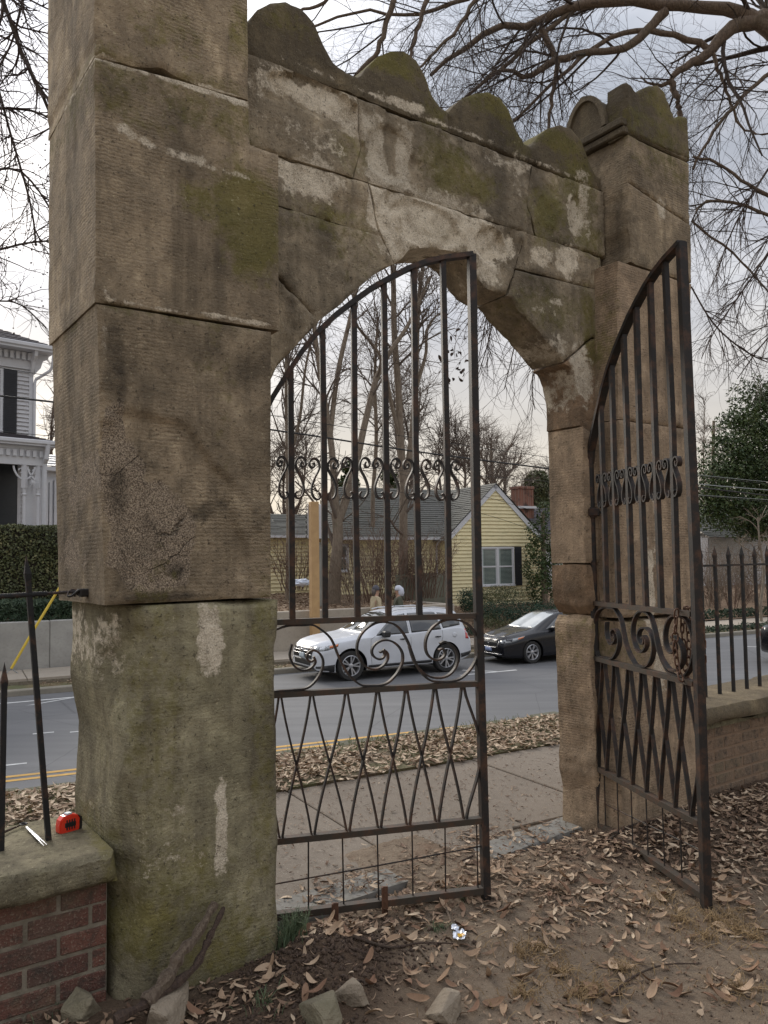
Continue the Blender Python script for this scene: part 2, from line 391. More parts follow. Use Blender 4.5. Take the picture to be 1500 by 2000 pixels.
def stone(name, outline, t0, t1, mat, parent, res=.015, rnd=.007, amp=.006, jit=.0008, seed=0, rough=1.0, hollows=(), t1f=None, gap=.0008, tres=.025, strata=0.0, relief=None):
    """t1f(s,z)->t1 lets the back follow another outline; hollows: (s,z,rs,rz,depth)"""
    o = np.array(outline, float)
    area = sum(o[i][0] * o[(i + 1) % len(o)][1] - o[(i + 1) % len(o)][0] * o[i][1] for i in range(len(o)))
    if area < 0: o = o[::-1]
    pts = []
    for i in range(len(o)):
        a, b = o[i], o[(i + 1) % len(o)]; k = max(1, int(round(np.hypot(*(b - a)) / res)))
        for j in range(k): pts.append(a + (b - a) * j / k)
    pts = np.array(pts); n = len(pts)
    nx = np.roll(pts, -1, 0) - np.roll(pts, 1, 0); nrm = np.stack([nx[:, 1], -nx[:, 0]], 1); nrm /= np.maximum(np.hypot(*nrm.T), 1e-9)[:, None]
    P3 = np.stack([pts[:, 0], np.full(n, seed * 3.1), pts[:, 1]], 1)
    chip = np.clip(fbm(P3, 5, 3, seed + 5) - .35, 0, 1) * .045 * rough
    pts = pts - nrm * (gap + jit * (1 + fbm(P3, 18, 3, seed)) + chip)[:, None]
    lo, hi = pts.min(0), pts.max(0)
    gx, gy = np.meshgrid(np.arange(lo[0], hi[0], res), np.arange(lo[1], hi[1], res * .9))
    gx = gx + (np.arange(gx.shape[0]) % 2)[:, None] * res * .5
    g = np.stack([gx.ravel(), gy.ravel()], 1); g = g + RNG.uniform(-.15, .15, g.shape) * res
    g = g[inside(g, pts)]; g = g[edge_dist(g, pts) > res * .55]
    allp = [Vector(p) for p in pts] + [Vector(p) for p in g]
    r = delaunay_2d_cdt(allp, [], [list(range(n))], 1, 1e-6)
    V = np.array([(p.x, p.y) for p in r[0]]); F = [tuple(f) for f in r[2]]
    orig = {}
    for i, l in enumerate(r[3]):
        for k in l: orig.setdefault(k, i)
    ring = [orig[i] for i in range(n)]
    d = edge_dist(V, pts)
    rr = rnd * (1 + 1.5 * np.clip(fbm(np.stack([V[:, 0], V[:, 0] * 0 + seed, V[:, 1]], 1), 4, 3, seed + 9), -.5, 1))
    rec = np.where(d < rr, rr - np.sqrt(np.maximum(rr ** 2 - (rr - d) ** 2, 0)), 0)
    T = t0 + rec
    Q = np.stack([V[:, 0], T, V[:, 1]], 1)
    dn = amp * (fbm(Q, 7, 4, seed + 2) + .45 * fbm(Q, 30, 3, seed + 3))
    if relief: dn = dn + relief(Q)
    if strata:
        sf = fbm(Q, 3.2, 4, seed + 11) + .25 * fbm(Q, 14, 3, seed + 12)
        dn = dn + strata * (np.clip((sf - .05) * 14, 0, 1) + .8 * np.clip((sf - .30) * 14, 0, 1))
    for (hs, hz, rs, rz, dep) in hollows:
        q = ((V[:, 0] - hs) / rs) ** 2 + ((V[:, 1] - hz) / rz) ** 2 + .5 * fbm(Q, 9, 3, seed + 4)
        dn = dn + dep * np.clip((1.25 - q) * 6, 0, 1) * (1 + .35 * fbm(Q, 16, 3, seed + 6))
    Q[:, 1] = T + dn
    verts = [Q]; faces = []
    # front normal must point to -t : CCW in (s,z) viewed from -t
    faces += [f for f in F]
    base = len(Q); nt_ = max(2, int(math.ceil((t1 - t0) / tres))); prev = ring
    tring = Q[ring, 1]
    for j in range(1, nt_ + 1):
        u = j / nt_; t1v = np.full(n, t1) if t1f is None else np.array([t1f(*p) for p in pts])
        tt = tring + (t1v - tring) * u
        q = np.stack([pts[:, 0], tt, pts[:, 1]], 1)
        # swell back to the full outline just behind the arris, then erode
        sw = (gap * .3 + rnd * .5 * (1 - math.exp(-u * 8)))
        dd = amp * 1.2 * fbm(q, 8, 4, seed + 7) * min(1, u * 4)
        q[:, 0] += nrm[:, 0] * (sw * .3 + dd); q[:, 2] += nrm[:, 1] * (sw * .3 + dd)
        verts.append(q); cur = list(range(base, base + n)); base += n
        for k in range(n):
            k2 = (k + 1) % n; faces.append((prev[k], cur[k], cur[k2], prev[k2]))
        prev = cur
    rb = delaunay_2d_cdt([Vector((q[k][0], q[k][2])) for k in range(n)], [], [list(range(n))], 1, 1e-7)
    ok = len(rb[0]) == n
    if ok: faces += [tuple(prev[rb[3][i][0]] for i in f)[::-1] for f in rb[2]]
    VV = np.concatenate(verts)
    paint = np.zeros((len(VV), 3)); gran = np.zeros(len(VV))
    wob = fbm(VV, 5, 4, 91) * .55 + fbm(VV, 20, 3, 95) * .3
    for (s_, z_, rs, rz, ch, st, tilt) in SPOTS:
        if s_ < lo[0] - rs * 1.6 or s_ > hi[0] + rs * 1.6 or z_ < lo[1] - rz * 1.6 or z_ > hi[1] + rz * 1.6: continue
        ds = VV[:, 0] - s_; dz = VV[:, 2] - z_ - tilt * ds
        q = (((np.abs(ds) / rs) ** 4 + (np.abs(dz) / rz) ** 4) ** .25 if max(rs, rz) > 2.4 * min(rs, rz) else np.sqrt((ds / rs) ** 2 + (dz / rz) ** 2)) + wob * (.55 if rs < .05 else 1)
        m = np.clip((1.3 - q) / .8, 0, 1) * st
        if ch < 3: paint[:, ch] = np.maximum(paint[:, ch], m)
        else: gran = np.maximum(gran, m)
    # joints gather dirt
    wv = np.empty_like(VV)
    wv[:, 0] = C0[0] + VV[:, 0] * WU[0] + VV[:, 1] * WN[0]; wv[:, 1] = C0[1] + VV[:, 0] * WU[1] + VV[:, 1] * WN[1]; wv[:, 2] = VV[:, 2]
    ob = mobj(name, wv, faces, mat, parent, attrs={'paint': paint, 'gran': gran})
    auto_smooth(ob, 50)
    return ob
def px(pts, t): return [on_wall(x, y, t) for x, y in pts]

# stains, moss and lichen where the photograph has them (on the stone itself)
for a in [(480,430,75,105,0,1.0),(400,400,55,45,0,.7),(250,160,120,60,0,.35),(430,215,110,60,0,.45),(330,60,70,50,0,.35),(470,60,20,60,0,.5),
          (300,1500,50,330,0,.35),(330,1720,120,110,0,.5),(515,1400,26,380,0,.4),(260,1820,60,90,0,.75),(450,1850,100,100,0,.45),(235,1700,30,90,0,.55),(300,240,60,30,0,.3),
          (420,750,60,200,0,.12),(330,620,160,14,0,.35)]: spot(*a)
for a in [(275,272,44,10,1,.55,0,-.25),(360,305,50,10,1,.6,0,0),(440,335,62,7,1,.4),(505,350,36,6,1,.35),(250,130,70,7,1,.6),(350,160,70,7,1,.65),(450,190,60,9,1,.8),
          (411,1236,23,60,1,1.0),(433,1605,13,100,1,.95),(240,1260,26,80,1,.4),(215,1560,20,60,1,.6),(330,1660,80,50,1,.3),(300,1620,80,70,1,.22),(225,1240,40,60,1,.25),
          (300,600,100,6,1,.5),(450,622,90,6,1,.8),(205,640,8,120,1,.3),(1300,640,20,60,1,.3)]: spot(*a)
for a in [(225,690,26,110,2,.8),(215,420,20,80,2,.25),(270,1050,60,70,2,.45),(235,960,24,50,2,.8),(395,1000,28,22,2,.9),(440,985,14,12,2,.9),(330,1165,140,10,2,.8),(240,1120,30,60,2,.5),
          (348,1115,22,16,2,.8),(230,760,20,60,2,.5),(300,880,40,60,2,.5),(160,1140,22,34,2,1.0),(500,1000,14,11,2,.5),(330,200,90,40,2,.4),(220,180,40,40,2,.5),(500,180,60,70,2,.35),(270,380,30,60,2,.25)]: spot(*a)
for a in [(225,860,20,70,3,1),(245,930,45,60,3,1),(290,990,70,60,3,1),(340,1040,50,70,3,1),(270,1080,70,70,3,1),(330,1110,50,40,3,.8)]: spot(*a)
A = .17
for a in [(610,185,80,26,1,1.0),(545,160,50,40,1,.6),(680,225,60,20,1,.7),(600,350,75,45,1,.9),(560,250,60,60,1,.35),(620,290,70,50,1,.3),(740,290,18,60,1,.9),(790,300,16,50,1,1.0),(760,350,50,12,1,.9),(700,255,40,14,1,.8),
          (820,430,80,60,1,1.0),(860,410,90,40,1,.8),(740,400,22,60,1,1.0),(950,470,60,40,1,.9),(960,520,30,40,1,.6),(900,440,60,40,1,.6),(770,470,40,50,1,.7),(1110,510,24,34,1,.9),(1060,500,26,18,1,.6),(1120,420,14,40,1,.8),(1140,400,12,60,1,.5),
          (1000,320,50,20,1,.5),(1140,740,20,50,1,.9),(1130,700,20,40,1,.8),(1090,680,30,30,1,.5),(780,200,46,12,1,.8),(1060,600,40,14,1,.3),(620,650,50,40,1,.4),(1090,590,20,10,1,.5),(1010,330,12,60,1,.4),
          (600,130,80,6,1,.5),(760,195,70,5,1,.5),(900,255,90,5,1,.5),(1060,320,80,5,1,.4)]: spot(*a[:6], A)
for a in [(870,330,55,60,0,.7),(930,360,60,40,0,.7),(700,300,40,60,0,.45),(650,430,90,40,0,.45),(1070,420,50,60,0,.8),(1130,380,30,90,0,.7),(690,470,70,90,0,.3),(860,450,50,20,0,.6),(1080,600,80,50,0,.45),(1150,640,14,90,0,.7),(960,200,60,26,0,.75),
          (770,120,60,26,0,.75),(1080,270,60,20,0,.8),(560,40,60,30,0,.4),(850,200,26,80,0,.4),(1010,260,30,60,0,.5),(840,400,40,40,0,.6),(1150,470,30,40,0,.6),(600,400,60,30,0,.3)]: spot(*a[:6], A)
for a in [(780,370,14,12,2,.8),(860,250,60,50,2,.5),(640,455,60,14,2,.6),(570,620,30,60,2,.6),(840,250,40,50,2,.5),(930,300,60,40,2,.5),(1060,560,50,40,2,.6),(1000,260,60,40,2,.35),(700,490,60,60,2,.3),(560,560,30,40,2,.5),(740,180,60,40,2,.4),(1100,470,60,20,2,.5),
          (520,60,80,60,2,.3),(830,330,40,50,2,.35),(900,420,60,20,2,.4),(720,400,10,40,2,.4)]: spot(*a[:6], A)
for a in [(1280,340,60,50,2,.45),(1240,420,40,60,2,.3),(1180,330,20,60,2,.5),(1300,300,40,30,2,.4)]: spot(*a)
for a in [(1290,290,60,50,0,.45),(1250,240,50,40,0,.5),(1230,1250,60,60,0,.35),(1300,200,60,40,0,.5)]: spot(*a)
for a in [(1290,410,10,26,1,.6),(1270,1150,8,90,1,.8),(1290,1300,16,70,1,.6),(1280,980,6,120,1,.45)]: spot(*a)

# ---- left pillar
pilL = thing('gate_pillar', 'nearer sandstone gate pillar, tall tooled blocks with a mossy chipped base block', 'gate pillar', W(.33, .3, 0))
bx = lambda s0, s1, z0, z1, e0=0, e1=0: [(s0, z0), (s1, z0), (s1 + e1, z1), (s0 + e0, z1)]
def base_relief(Q):
    s, z = Q[:, 0], Q[:, 2]
    w = .12 + .05 * np.clip((.9 - z), -1, 1) + .09 * fbm(Q, 2.4, 4, 4)
    return np.clip(w - s, 0, 1) * 1.7 * (1 + .4 * fbm(Q, 12, 4, 3)) * np.clip((z + .2) * 2, 0, 1)
stone('stone_block', [(.055, -.15), (.675, -.15), (.678, .6), (.672, 1.1), (.685, 1.395), (.04, 1.395), (.035, 1.1), (.07, .9), (.055, .6), (.06, .3)], .005, .60, M_BASE, pilL, seed=1, rnd=.02, amp=.007, relief=base_relief, tres=.03)
stone('stone_block', [(.0, 1.40), (.648, 1.405), (.655, 2.48), (-.04, 2.475)], 0, .66, M_PIL, pilL, seed=2, rnd=.006, amp=.004, gap=.0006,
      relief=lambda Q: .017 * np.clip((1.55 - np.sqrt(((Q[:, 0] - .12) / .26) ** 2 + ((Q[:, 2] - 1.62) / .30) ** 2) + .35 * fbm(Q, 7, 4, 2)) * 12, 0, 1))
stone('stone_block', [(-.045, 2.48), (.692, 2.49), (.694, 3.235), (.565, 3.24), (.56, 3.42), (-.052, 3.385)], .0, .70, M_PIL, pilL, seed=3, amp=.005, gap=.0006)
stone('stone_block', [(-.052, 3.39), (.558, 3.425), (.56, 4.03), (-.06, 4.03)], .004, .72, M_PIL, pilL, seed=4, amp=.005, gap=.0006)

def crown_profile(s0, s1, z0, zt, zv, nb=2, n=10):
    """scalloped parapet outline: nb rounded merlons"""
    pts = [(s0, z0), (s1, z0)]; w = (s1 - s0) / nb
    for b in range(nb - 1, -1, -1):
        for k in range(n + 1):
            u = 1 - k / n; x = s0 + w * (b + u); c = math.sin(math.pi * u); pts.append((x, zv + (zt - zv) * c ** .7))
    out_ = []
    for p in pts:
        if not out_ or abs(p[0] - out_[-1][0]) + abs(p[1] - out_[-1][1]) > 1e-4: out_.append(p)
    return out_
def pillar_crown(pil, s0, s1, d, z, front):
    mb = MB(xf=lambda p: W(*p)); mb.box(s0 - .035, s1 - .01, .004, d - .004, z, z + .045, .008); mb.build('moulding', M_CREST, pil)
    mb = MB(xf=lambda p: W(*p)); mb.box(s0 - .05, s1 - .01, .006, d - .006, z + .047, z + .095, .008); mb.build('moulding', M_CREST, pil)
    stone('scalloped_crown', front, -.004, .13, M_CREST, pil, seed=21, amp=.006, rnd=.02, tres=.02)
    zt = max(p[1] for p in front); sm = catm([(.13, zt - .16), (.17, zt - .20), (.26, zt - .06), (.34, zt - .03), (.42, zt - .12), (d, zt - .28)], 5)
    stone('scalloped_crown', crown_profile(s0, s1, z + .05, zt, z + .20), d - .10, d, M_CREST, pil, seed=22, amp=.005, rnd=.02, res=.03)
    for sa, sb in ((s0 - .02, s0 + .10), (s1 - .10, s1 - .005)):
        mb = MB(xf=lambda p: W(*p)); mb.prism([(.131, z + .098), (d - .101, z + .098)] + [(min(a, d - .101), b) for a, b in sm[::-1]], sa, sb, 'x'); recalc(mb.build('scalloped_crown', M_CREST, pil))
    mb = MB(xf=lambda p: W(*p)); mb.prism([(.13 + .16 * (1 - math.cos(t)), z + .098 + (zt - z - .16) * math.sin(t)) for t in np.linspace(0, math.pi, 18)], s0 - .03, s0 + .08, 'x'); recalc(mb.build('scallop_panel', M_CREST, pil)); mb = MB(xf=lambda p: W(*p)); mb.ribbon([(s0 - .034, .14 + .145 * (1 - math.cos(t)) , z + .10 + (zt - z - .17) * math.sin(t)) for t in np.linspace(.0, math.pi, 16)], .03, .03, (1, 0, 0)); mb.build('scallop_moulding', M_CREST, pil)
cf = px([(1224, 262), (1222, 200), (1221, 160), (1228, 158), (1235, 168), (1243, 180), (1256, 172), (1270, 166), (1285, 166), (1297, 178), (1308, 205), (1317, 231), (1326, 226), (1343, 226), (1346, 270), (1350, 314)], 0)
pillar_crown(pilL, -.05, .55, .66, 4.035, [(a - cf[0][0] - .05, b) for a, b in cf])

# ---- right pillar
pilR = thing('gate_pillar', 'farther sandstone gate pillar with a scalloped crown, beside the brick wall and railing', 'gate pillar', W(3.2, .3, 0))
stone('stone_block', [(2.745, -.25), (3.50, -.25), (3.525, 1.185), (2.80, 1.185)], .01, .42, M_PILW, pilR, seed=31, amp=.005, rnd=.016)
stone('stone_block', [(2.80, 1.205), (3.535, 1.205), (3.56, 2.32), (2.845, 2.32)], .0, .42, M_PILW, pilR, seed=32, amp=.004)
stone('stone_block', [(2.845, 2.322), (3.56, 2.322), (3.60, 3.245), (2.883, 3.245)], .004, .42, M_PILW, pilR, seed=33, amp=.004)
stone('stone_block', [(2.975, 3.25), (3.60, 3.25), (3.61, 3.62), (3.0, 3.74)], .0, .42, M_PIL, pilR, seed=34, amp=.004, gap=.001)
stone('stone_block', [(3.0, 3.742), (3.61, 3.622), (3.625, 4.03), (3.01, 4.03)], .002, .42, M_PIL, pilR, seed=35, amp=.005, gap=.001)
pillar_crown(pilR, 3.01, 3.62, .44, 4.035, cf)

# ---- arch wall
arch = thing('arch_wall', 'pointed stone arch wall with wavy crest spanning the two gate pillars', 'arch', W(1.8, .33, 2.5))
T0, T1 = .17, .42
zc = 3.742; zb = 3.335
def wave(s):
    # four humps measured along the coping
    H_ = [(.86, 4.04, .25), (1.43, 4.06, .25), (2.035, 4.055, .25), (2.62, 4.05, .25)]
    z = 3.845
    return z
hump = px([(487, 40), (505, 15), (530, 2), (560, 0), (590, 15), (615, 45), (632, 85), (652, 120), (680, 142), (700, 146), (718, 130), (740, 108), (765, 98), (790, 98), (815, 118), (832, 150), (845, 185), (862, 208), (877, 218)], A)
hump2 = px([(877, 218), (888, 205), (905, 190), (930, 180), (955, 178), (980, 190), (998, 215), (1012, 250), (1028, 278), (1037, 281), (1048, 268), (1070, 250), (1095, 243), (1120, 250), (1138, 272), (1152, 305), (1165, 340)], A)
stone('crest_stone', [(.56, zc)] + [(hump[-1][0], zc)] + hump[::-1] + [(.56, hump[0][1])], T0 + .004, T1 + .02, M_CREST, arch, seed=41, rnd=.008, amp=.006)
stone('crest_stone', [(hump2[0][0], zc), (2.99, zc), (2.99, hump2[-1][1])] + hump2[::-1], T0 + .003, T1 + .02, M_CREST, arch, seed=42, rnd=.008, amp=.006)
sA, sB = on_wall(700, 260, A)[0], on_wall(1045, 440, A)[0]
stone('wall_stone', [(.56, zb), (sA - .03, zb), (sA + .02, 3.5), (sA, zc), (.56, zc)], T0, T1, M_WALL, arch, strata=.007, seed=43, amp=.009, hollows=[(*on_wall(620, 190, A), .22, .07, .022)])
stone('wall_stone', [(sA - .03, zb), (sB + .02, zb), (sB - .05, 3.5), (sB, zc), (sA, zc), (sA + .02, 3.5)], T0, T1, M_WALL, arch, strata=.007, seed=44, amp=.009, hollows=[(*on_wall(760, 300, A), .14, .12, .018), (*on_wall(780, 210, A), .12, .04, .015)])
stone('wall_stone', [(sB + .02, zb), (2.99, zb), (2.99, zc), (sB, zc), (sB - .05, 3.5)], T0, T1, M_WALL, arch, strata=.007, seed=45, amp=.008, hollows=[(*on_wall(1130, 430, A), .07, .14, .015)])
P = lambda *p: px(p, A)
j1 = on_wall(720, 365, A)
stone('wall_stone', [(.60, zb), (j1[0], zb)] + P((745, 460), (546, 401)) + [(.60, on_wall(546, 401, A)[1])], T0, T1, M_WALL, arch, strata=.007, seed=46, amp=.008, gap=.0006)
archL = P((772, 515), (750, 522), (725, 542), (700, 563), (680, 582), (660, 600), (642, 613), (623, 628))
stone('wall_stone', P((546, 401), (745, 460)) + archL + P((546, 540)) + [(.60, on_wall(546, 540, A)[1]), (.60, on_wall(546, 401, A)[1])], T0, T1, M_WALL, arch, strata=.007, seed=47, amp=.006, gap=.0006)
stone('wall_stone', [(.60, 2.78)] + P((546, 540), (623, 628), (605, 650), (585, 668), (565, 692), (545, 715), (532, 745)) + [(.70, 2.2), (.60, 2.2)], T0, T1, M_WALL, arch, strata=.007, seed=48, amp=.012, gap=.0006, rnd=.02)
kb = on_wall(1028, 455, A)
stone('keystone', [(j1[0] + .005, zb), (kb[0], zb)] + P((1010, 515), (992, 574), (972, 572), (952, 562), (938, 545), (926, 522), (912, 503), (895, 492), (860, 484), (825, 484), (800, 488), (788, 503), (772, 515), (745, 460)),
      T0 - .004, T1, M_WALL, arch, strata=.010, seed=49, amp=.013, rnd=.012, gap=.0006, hollows=[(*on_wall(960, 480, A), .10, .09, .02), (*on_wall(830, 440, A), .2, .1, .012)])
stone('wall_stone', [(kb[0] + .004, zb)] + P((1010, 522), (1160, 562)) + [(2.95, on_wall(1160, 562, A)[1]), (2.95, zb)], T0, T1, M_WALL, arch, strata=.007, seed=50, amp=.007, gap=.0006)
stone('wall_stone', P((1009, 526), (1160, 563)) + [(2.95, on_wall(1160, 562, A)[1]), (2.95, on_wall(1158, 658, A)[1])] + P((1158, 658), (1103, 706), (1093, 694), (1082, 680), (1070, 666), (1057, 651), (1042, 634), (1028, 619), (1012, 602), (992, 577)), T0, T1, M_WALL, arch, strata=.007, seed=51, amp=.007, gap=.0006, tres=.025)
stone('springer_stone', P((1104, 709), (1158, 661)) + [(2.95, on_wall(1158, 661, A)[1]), (2.95, 2.2)] + px([(1070, 842), (1069, 790), (1062, 757), (1050, 733)], T1), T0, T1 + .01, M_RED, arch, seed=52, amp=.012, gap=.0006, tres=.02)
stone('jamb_stone', [(2.93, 2.195), (2.93, 1.50)] + px([(1077, 1100), (1074, 1000), (1072, 900), (1070, 845)], T1), T0 - .02, T1, M_PILW, arch, seed=53, amp=.004, tres=.02)
stone('jamb_stone', [(2.90, 1.50), (2.90, 1.215)] + px([(1092, 1196), (1082, 1180), (1078, 1150), (1077, 1103)], T1), T0 - .02, T1, M_RED, arch, seed=54, amp=.014, tres=.02)
stone('jamb_stone', [(2.88, 1.19), (2.88, -.2)] + px([(1125, 1640), (1118, 1603), (1104, 1560), (1094, 1500), (1090, 1400), (1086, 1300), (1084, 1215), (1090, 1199)], T1), T0 - .02, T1, M_PILW, arch, seed=55, amp=.012, tres=.02)
stone('jamb_stone', [(.55, -.1), (.70, -.1), (.70, 2.2), (.60, 2.2), (.55, 2.2)], T0, T1, M_PILW, arch, seed=56, amp=.006, tres=.03, res=.04)

# ------------------------------------------------------------------ the two iron gate leaves
def bez(p0, p1, p2, p3, n=14):
    return [tuple(((1 - t) ** 3) * a + 3 * ((1 - t) ** 2) * t * b + 3 * (1 - t) * t * t * c + t ** 3 * d for a, b, c, d in zip(p0, p1, p2, p3)) for t in [i / n for i in range(n + 1)]]
_h, _f = (-.567, 3.447), (.477, 3.72)
def on_leaf(px_, py_):
    L_ = math.hypot(_f[0] - _h[0], _f[1] - _h[1]); u = ((_f[0] - _h[0]) / L_, (_f[1] - _h[1]) / L_); n = (-u[1], u[0]); r = ray(px_, py_); k = (_h[0] * n[0] + _h[1] * n[1]) / (r.x * n[0] + r.y * n[1])
    return ((r.x * k - _h[0]) * u[0] + (r.y * k - _h[1]) * u[1], min(max(EYE + r.z * k, .992), 1.268))
SCROLLS = [[on_leaf(*p) for p in q] for q in (
 [(505, 1290), (512, 1255), (528, 1236), (545, 1227), (565, 1220), (590, 1216), (610, 1219), (626, 1229), (642, 1242), (651, 1256), (661, 1282), (668, 1297), (677, 1312), (690, 1327), (706, 1338), (725, 1344), (742, 1341), (757, 1333), (770, 1322), (779, 1310), (786, 1293), (786, 1276), (779, 1263), (768, 1254), (755, 1250), (742, 1252), (731, 1260), (726, 1271), (729, 1281), (738, 1287), (747, 1285), (751, 1278), (747, 1272), (741, 1274)],
 [(748, 1268), (756, 1275), (757, 1286), (750, 1298), (740, 1305), (729, 1307), (716, 1303), (705, 1291), (698, 1275), (698, 1257), (705, 1240), (718, 1226), (736, 1216), (755, 1214), (773, 1221), (787, 1236), (797, 1255), (804, 1275), (812, 1296), (824, 1315), (841, 1329), (860, 1336), (880, 1334), (900, 1325), (918, 1308), (930, 1285), (933, 1260), (927, 1236), (912, 1218), (890, 1209), (868, 1211), (850, 1221), (837, 1236), (831, 1255), (833, 1274), (843, 1286), (856, 1289), (866, 1283), (869, 1274), (864, 1267), (857, 1270)],
 [(500, 1330), (520, 1350), (545, 1354), (575, 1352), (600, 1343), (618, 1327), (629, 1307), (631, 1290), (624, 1276), (612, 1270), (602, 1275), (599, 1285), (606, 1292), (613, 1288)],
 [(799, 1262), (807, 1288), (820, 1308), (838, 1321), (858, 1324), (876, 1318), (889, 1304), (894, 1286), (890, 1270), (880, 1259), (868, 1253), (859, 1257)],
 [(570, 1258), (566, 1280), (574, 1300), (590, 1309), (606, 1305), (616, 1293), (612, 1282)])]
def gate_leaf(label, h, f, top, slack=0.0, seed=0):
    rot = math.atan2(f[1] - h[1], f[0] - h[0]); rnd = random.Random(seed)
    g = thing('gate_leaf', label, 'gate', (h[0], h[1], 0), rot, 'pair of wrought iron gate leaves')
    wd = 1.05; B = .0125
    def bar(name, x0, z0, x1, z1, hw=B, hd=B, mat=M_IRON):
        mb = MB(); w_ = rnd.uniform(-.004, .004)
        pts = [(x0, 0, z0), ((x0 + x1) / 2 + w_ * abs(z1 - z0), w_, (z0 + z1) / 2), (x1, 0, z1)]
        mb.ribbon(pts, hd * 2, hw * 2); return mb.build(name, mat, g, local=True)
    # hinge stile, free stile, rails
    mb = MB(); mb.tube([(.012, 0, .0), (.012, 0, 2.2)], .021, 12); mb.build('hinge_stile', M_IRON, g, local=True, smooth=False)
    bar('free_stile', wd - .012, .005, wd - .018, top, .017, .02)
    for z, hw in ((1.285, .012), (.975, .012), (.362, .013), (.052, .014)):
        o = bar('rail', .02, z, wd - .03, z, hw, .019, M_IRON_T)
    curve = [(.012, 2.08), (.03, 2.15), (.087, 2.262), (.151, 2.368), (.22, 2.475), (.29, 2.565), (.37, 2.645), (.456, 2.717), (.54, 2.782), (.626, 2.836), (.71, 2.885), (.80, 2.925), (.90, 2.955), (wd - .015, 2.982)]
    k = (top - 1.3) / (2.982 - 1.3)
    curve = [(x, 1.3 + (z - 1.3) * k) for x, z in curve]
    mb = MB(); mb.ribbon([(x, 0, z) for x, z in curve], .044, .022); mb.build('arched_top_rail', M_IRON, g, local=True)
    xs = [.168, .312, .458, .600, .745, .888]
    for i, x in enumerate(xs):
        zt = np.interp(x, [c[0] for c in curve], [c[1] for c in curve]) - .01
        bar('bar', x, 1.29, x, float(zt), .0125, .0125)
        # lyre ornament: two strips, one each side
        z0, z1 = 1.822 + rnd.uniform(-.004, .004), 1.975; sc = 1.0
        mb = MB(); 
        for sg in (-1, 1):
            pts = [(.020, 1.85), (.012, 1.842), (.012, 1.828), (.026, 1.820), (.044, 1.828), (.056, 1.85), (.055, 1.88), (.040, 1.915), (.020, 1.945), (.013, 1.968), (.022, 1.993), (.042, 2.003), (.060, 1.996), (.068, 1.978), (.060, 1.962), (.046, 1.962), (.041, 1.974), (.047, 1.984)]
            sm = []
            for a in range(len(pts) - 1):
                p0 = pts[max(a - 1, 0)]; p1 = pts[a]; p2 = pts[a + 1]; p3 = pts[min(a + 2, len(pts) - 1)]
                for q in range(3):
                    u = q / 3
                    sm.append(tuple(.5 * ((2 * p1[d]) + (-p0[d] + p2[d]) * u + (2 * p0[d] - 5 * p1[d] + 4 * p2[d] - p3[d]) * u * u + (-p0[d] + 3 * p1[d] - 3 * p2[d] + p3[d]) * u ** 3) for d in (0, 1)))
            sm.append(pts[-1])
            mb.ribbon([(x + sg * (.008 + a * .82), 0, b + (z0 - 1.822)) for a, b in sm], .026, .0075)
        mb.build('lyre_scroll', M_IRON, g, local=True)
    # running scrolls between the rails
    for strip in SCROLLS:
        sm = catm(strip, 4); mb = MB(); mb.ribbon([(a, .0025 * math.sin(a * 40 + seed), b) for a, b in sm], .026, .0085); mb.build('scroll', M_IRON, g, local=True)
    # crossed strips
    nodes = [-.02, .112, .250, .404, .545, .677, .812, .945]
    zt_, zb_ = .965, .374
    for i in range(len(nodes) - 1):
        for (a, b) in ((nodes[i], nodes[i + 1]), (nodes[i + 1], nodes[i])):
            ja = .006 * (1 if b > a else -1)
            pts = []
            for q in range(13):
                u = q / 12; v = u * u * (3 - 2 * u) * .35 + u * .65
                pts.append((max(a + ja + (b - a - 2 * ja) * v, .03), (.004 if b > a else -.004), zt_ + (zb_ - zt_) * u))
            mb = MB(); mb.ribbon(pts, .022, .0075); mb.build('crossed_strip', M_IRON, g, local=True)
    pts = [(.951 + .075 * math.sin(math.pi * u) ** 1.4, 0, zt_ + (zb_ - zt_) * u) for u in [q / 14 for q in range(15)]]
    mb = MB(); mb.ribbon(pts, .022, .0075); mb.build('crossed_strip', M_IRON, g, local=True)
    # wire panel
    for x in (.075, .228, .382, .538, .694, .846, 1.0):
        mb = MB(); mb.tube([(x, 0, .055), (x + rnd.uniform(-.003, .003), 0, .355)], .0035, 6); mb.build('wire_bar', M_IRON, g, local=True)
    mb = MB(); mb.tube([(.03, .004, .178), (.5, .004, .207), (wd - .03, .004, .243)], .0035, 6); mb.build('wire_bar', M_IRON, g, local=True)
    return g
def unit(a, b):
    d = (b[0] - a[0], b[1] - a[1]); l = math.hypot(*d); return (d[0] / l, d[1] / l)
gL = gate_leaf('iron gate leaf standing nearly shut across the opening, arched top, seen face on', (-.567, 3.447), (.477, 3.72), 2.985, seed=1)
hR, fR = (1.184, 4.573), (1.389, 3.58); uR = unit(hR, fR)
gR = gate_leaf('iron gate leaf swung open inwards, seen edge on, rusty chain looped round its stile', hR, fR, 2.985, seed=2); gR.scale = (.965, 1, 1)
# strap hinges on the right jamb
for z in (1.80,):
    hg = MB(); rot = gR.rotation_euler[2]
    hg.box(-.055, .05, -.032, .034, z - .022, z + .022, .004); hg.lathe([(.03, z - .03), (.03, z + .03)], 14, (.012, 0, 0)); 
    hg.lathe([(.012, .034), (.012, .05)], 6, (-.03, 0, z), 'y'); hg.lathe([(.010, -.05), (.010, -.03)], 6, (-.03, 0, z), 'y'); hg.lathe([(.009, .034), (.009, .05)], 6, (.035, 0, z), 'y')
    hg.build('hinge', M_IRON, gR, local=True)
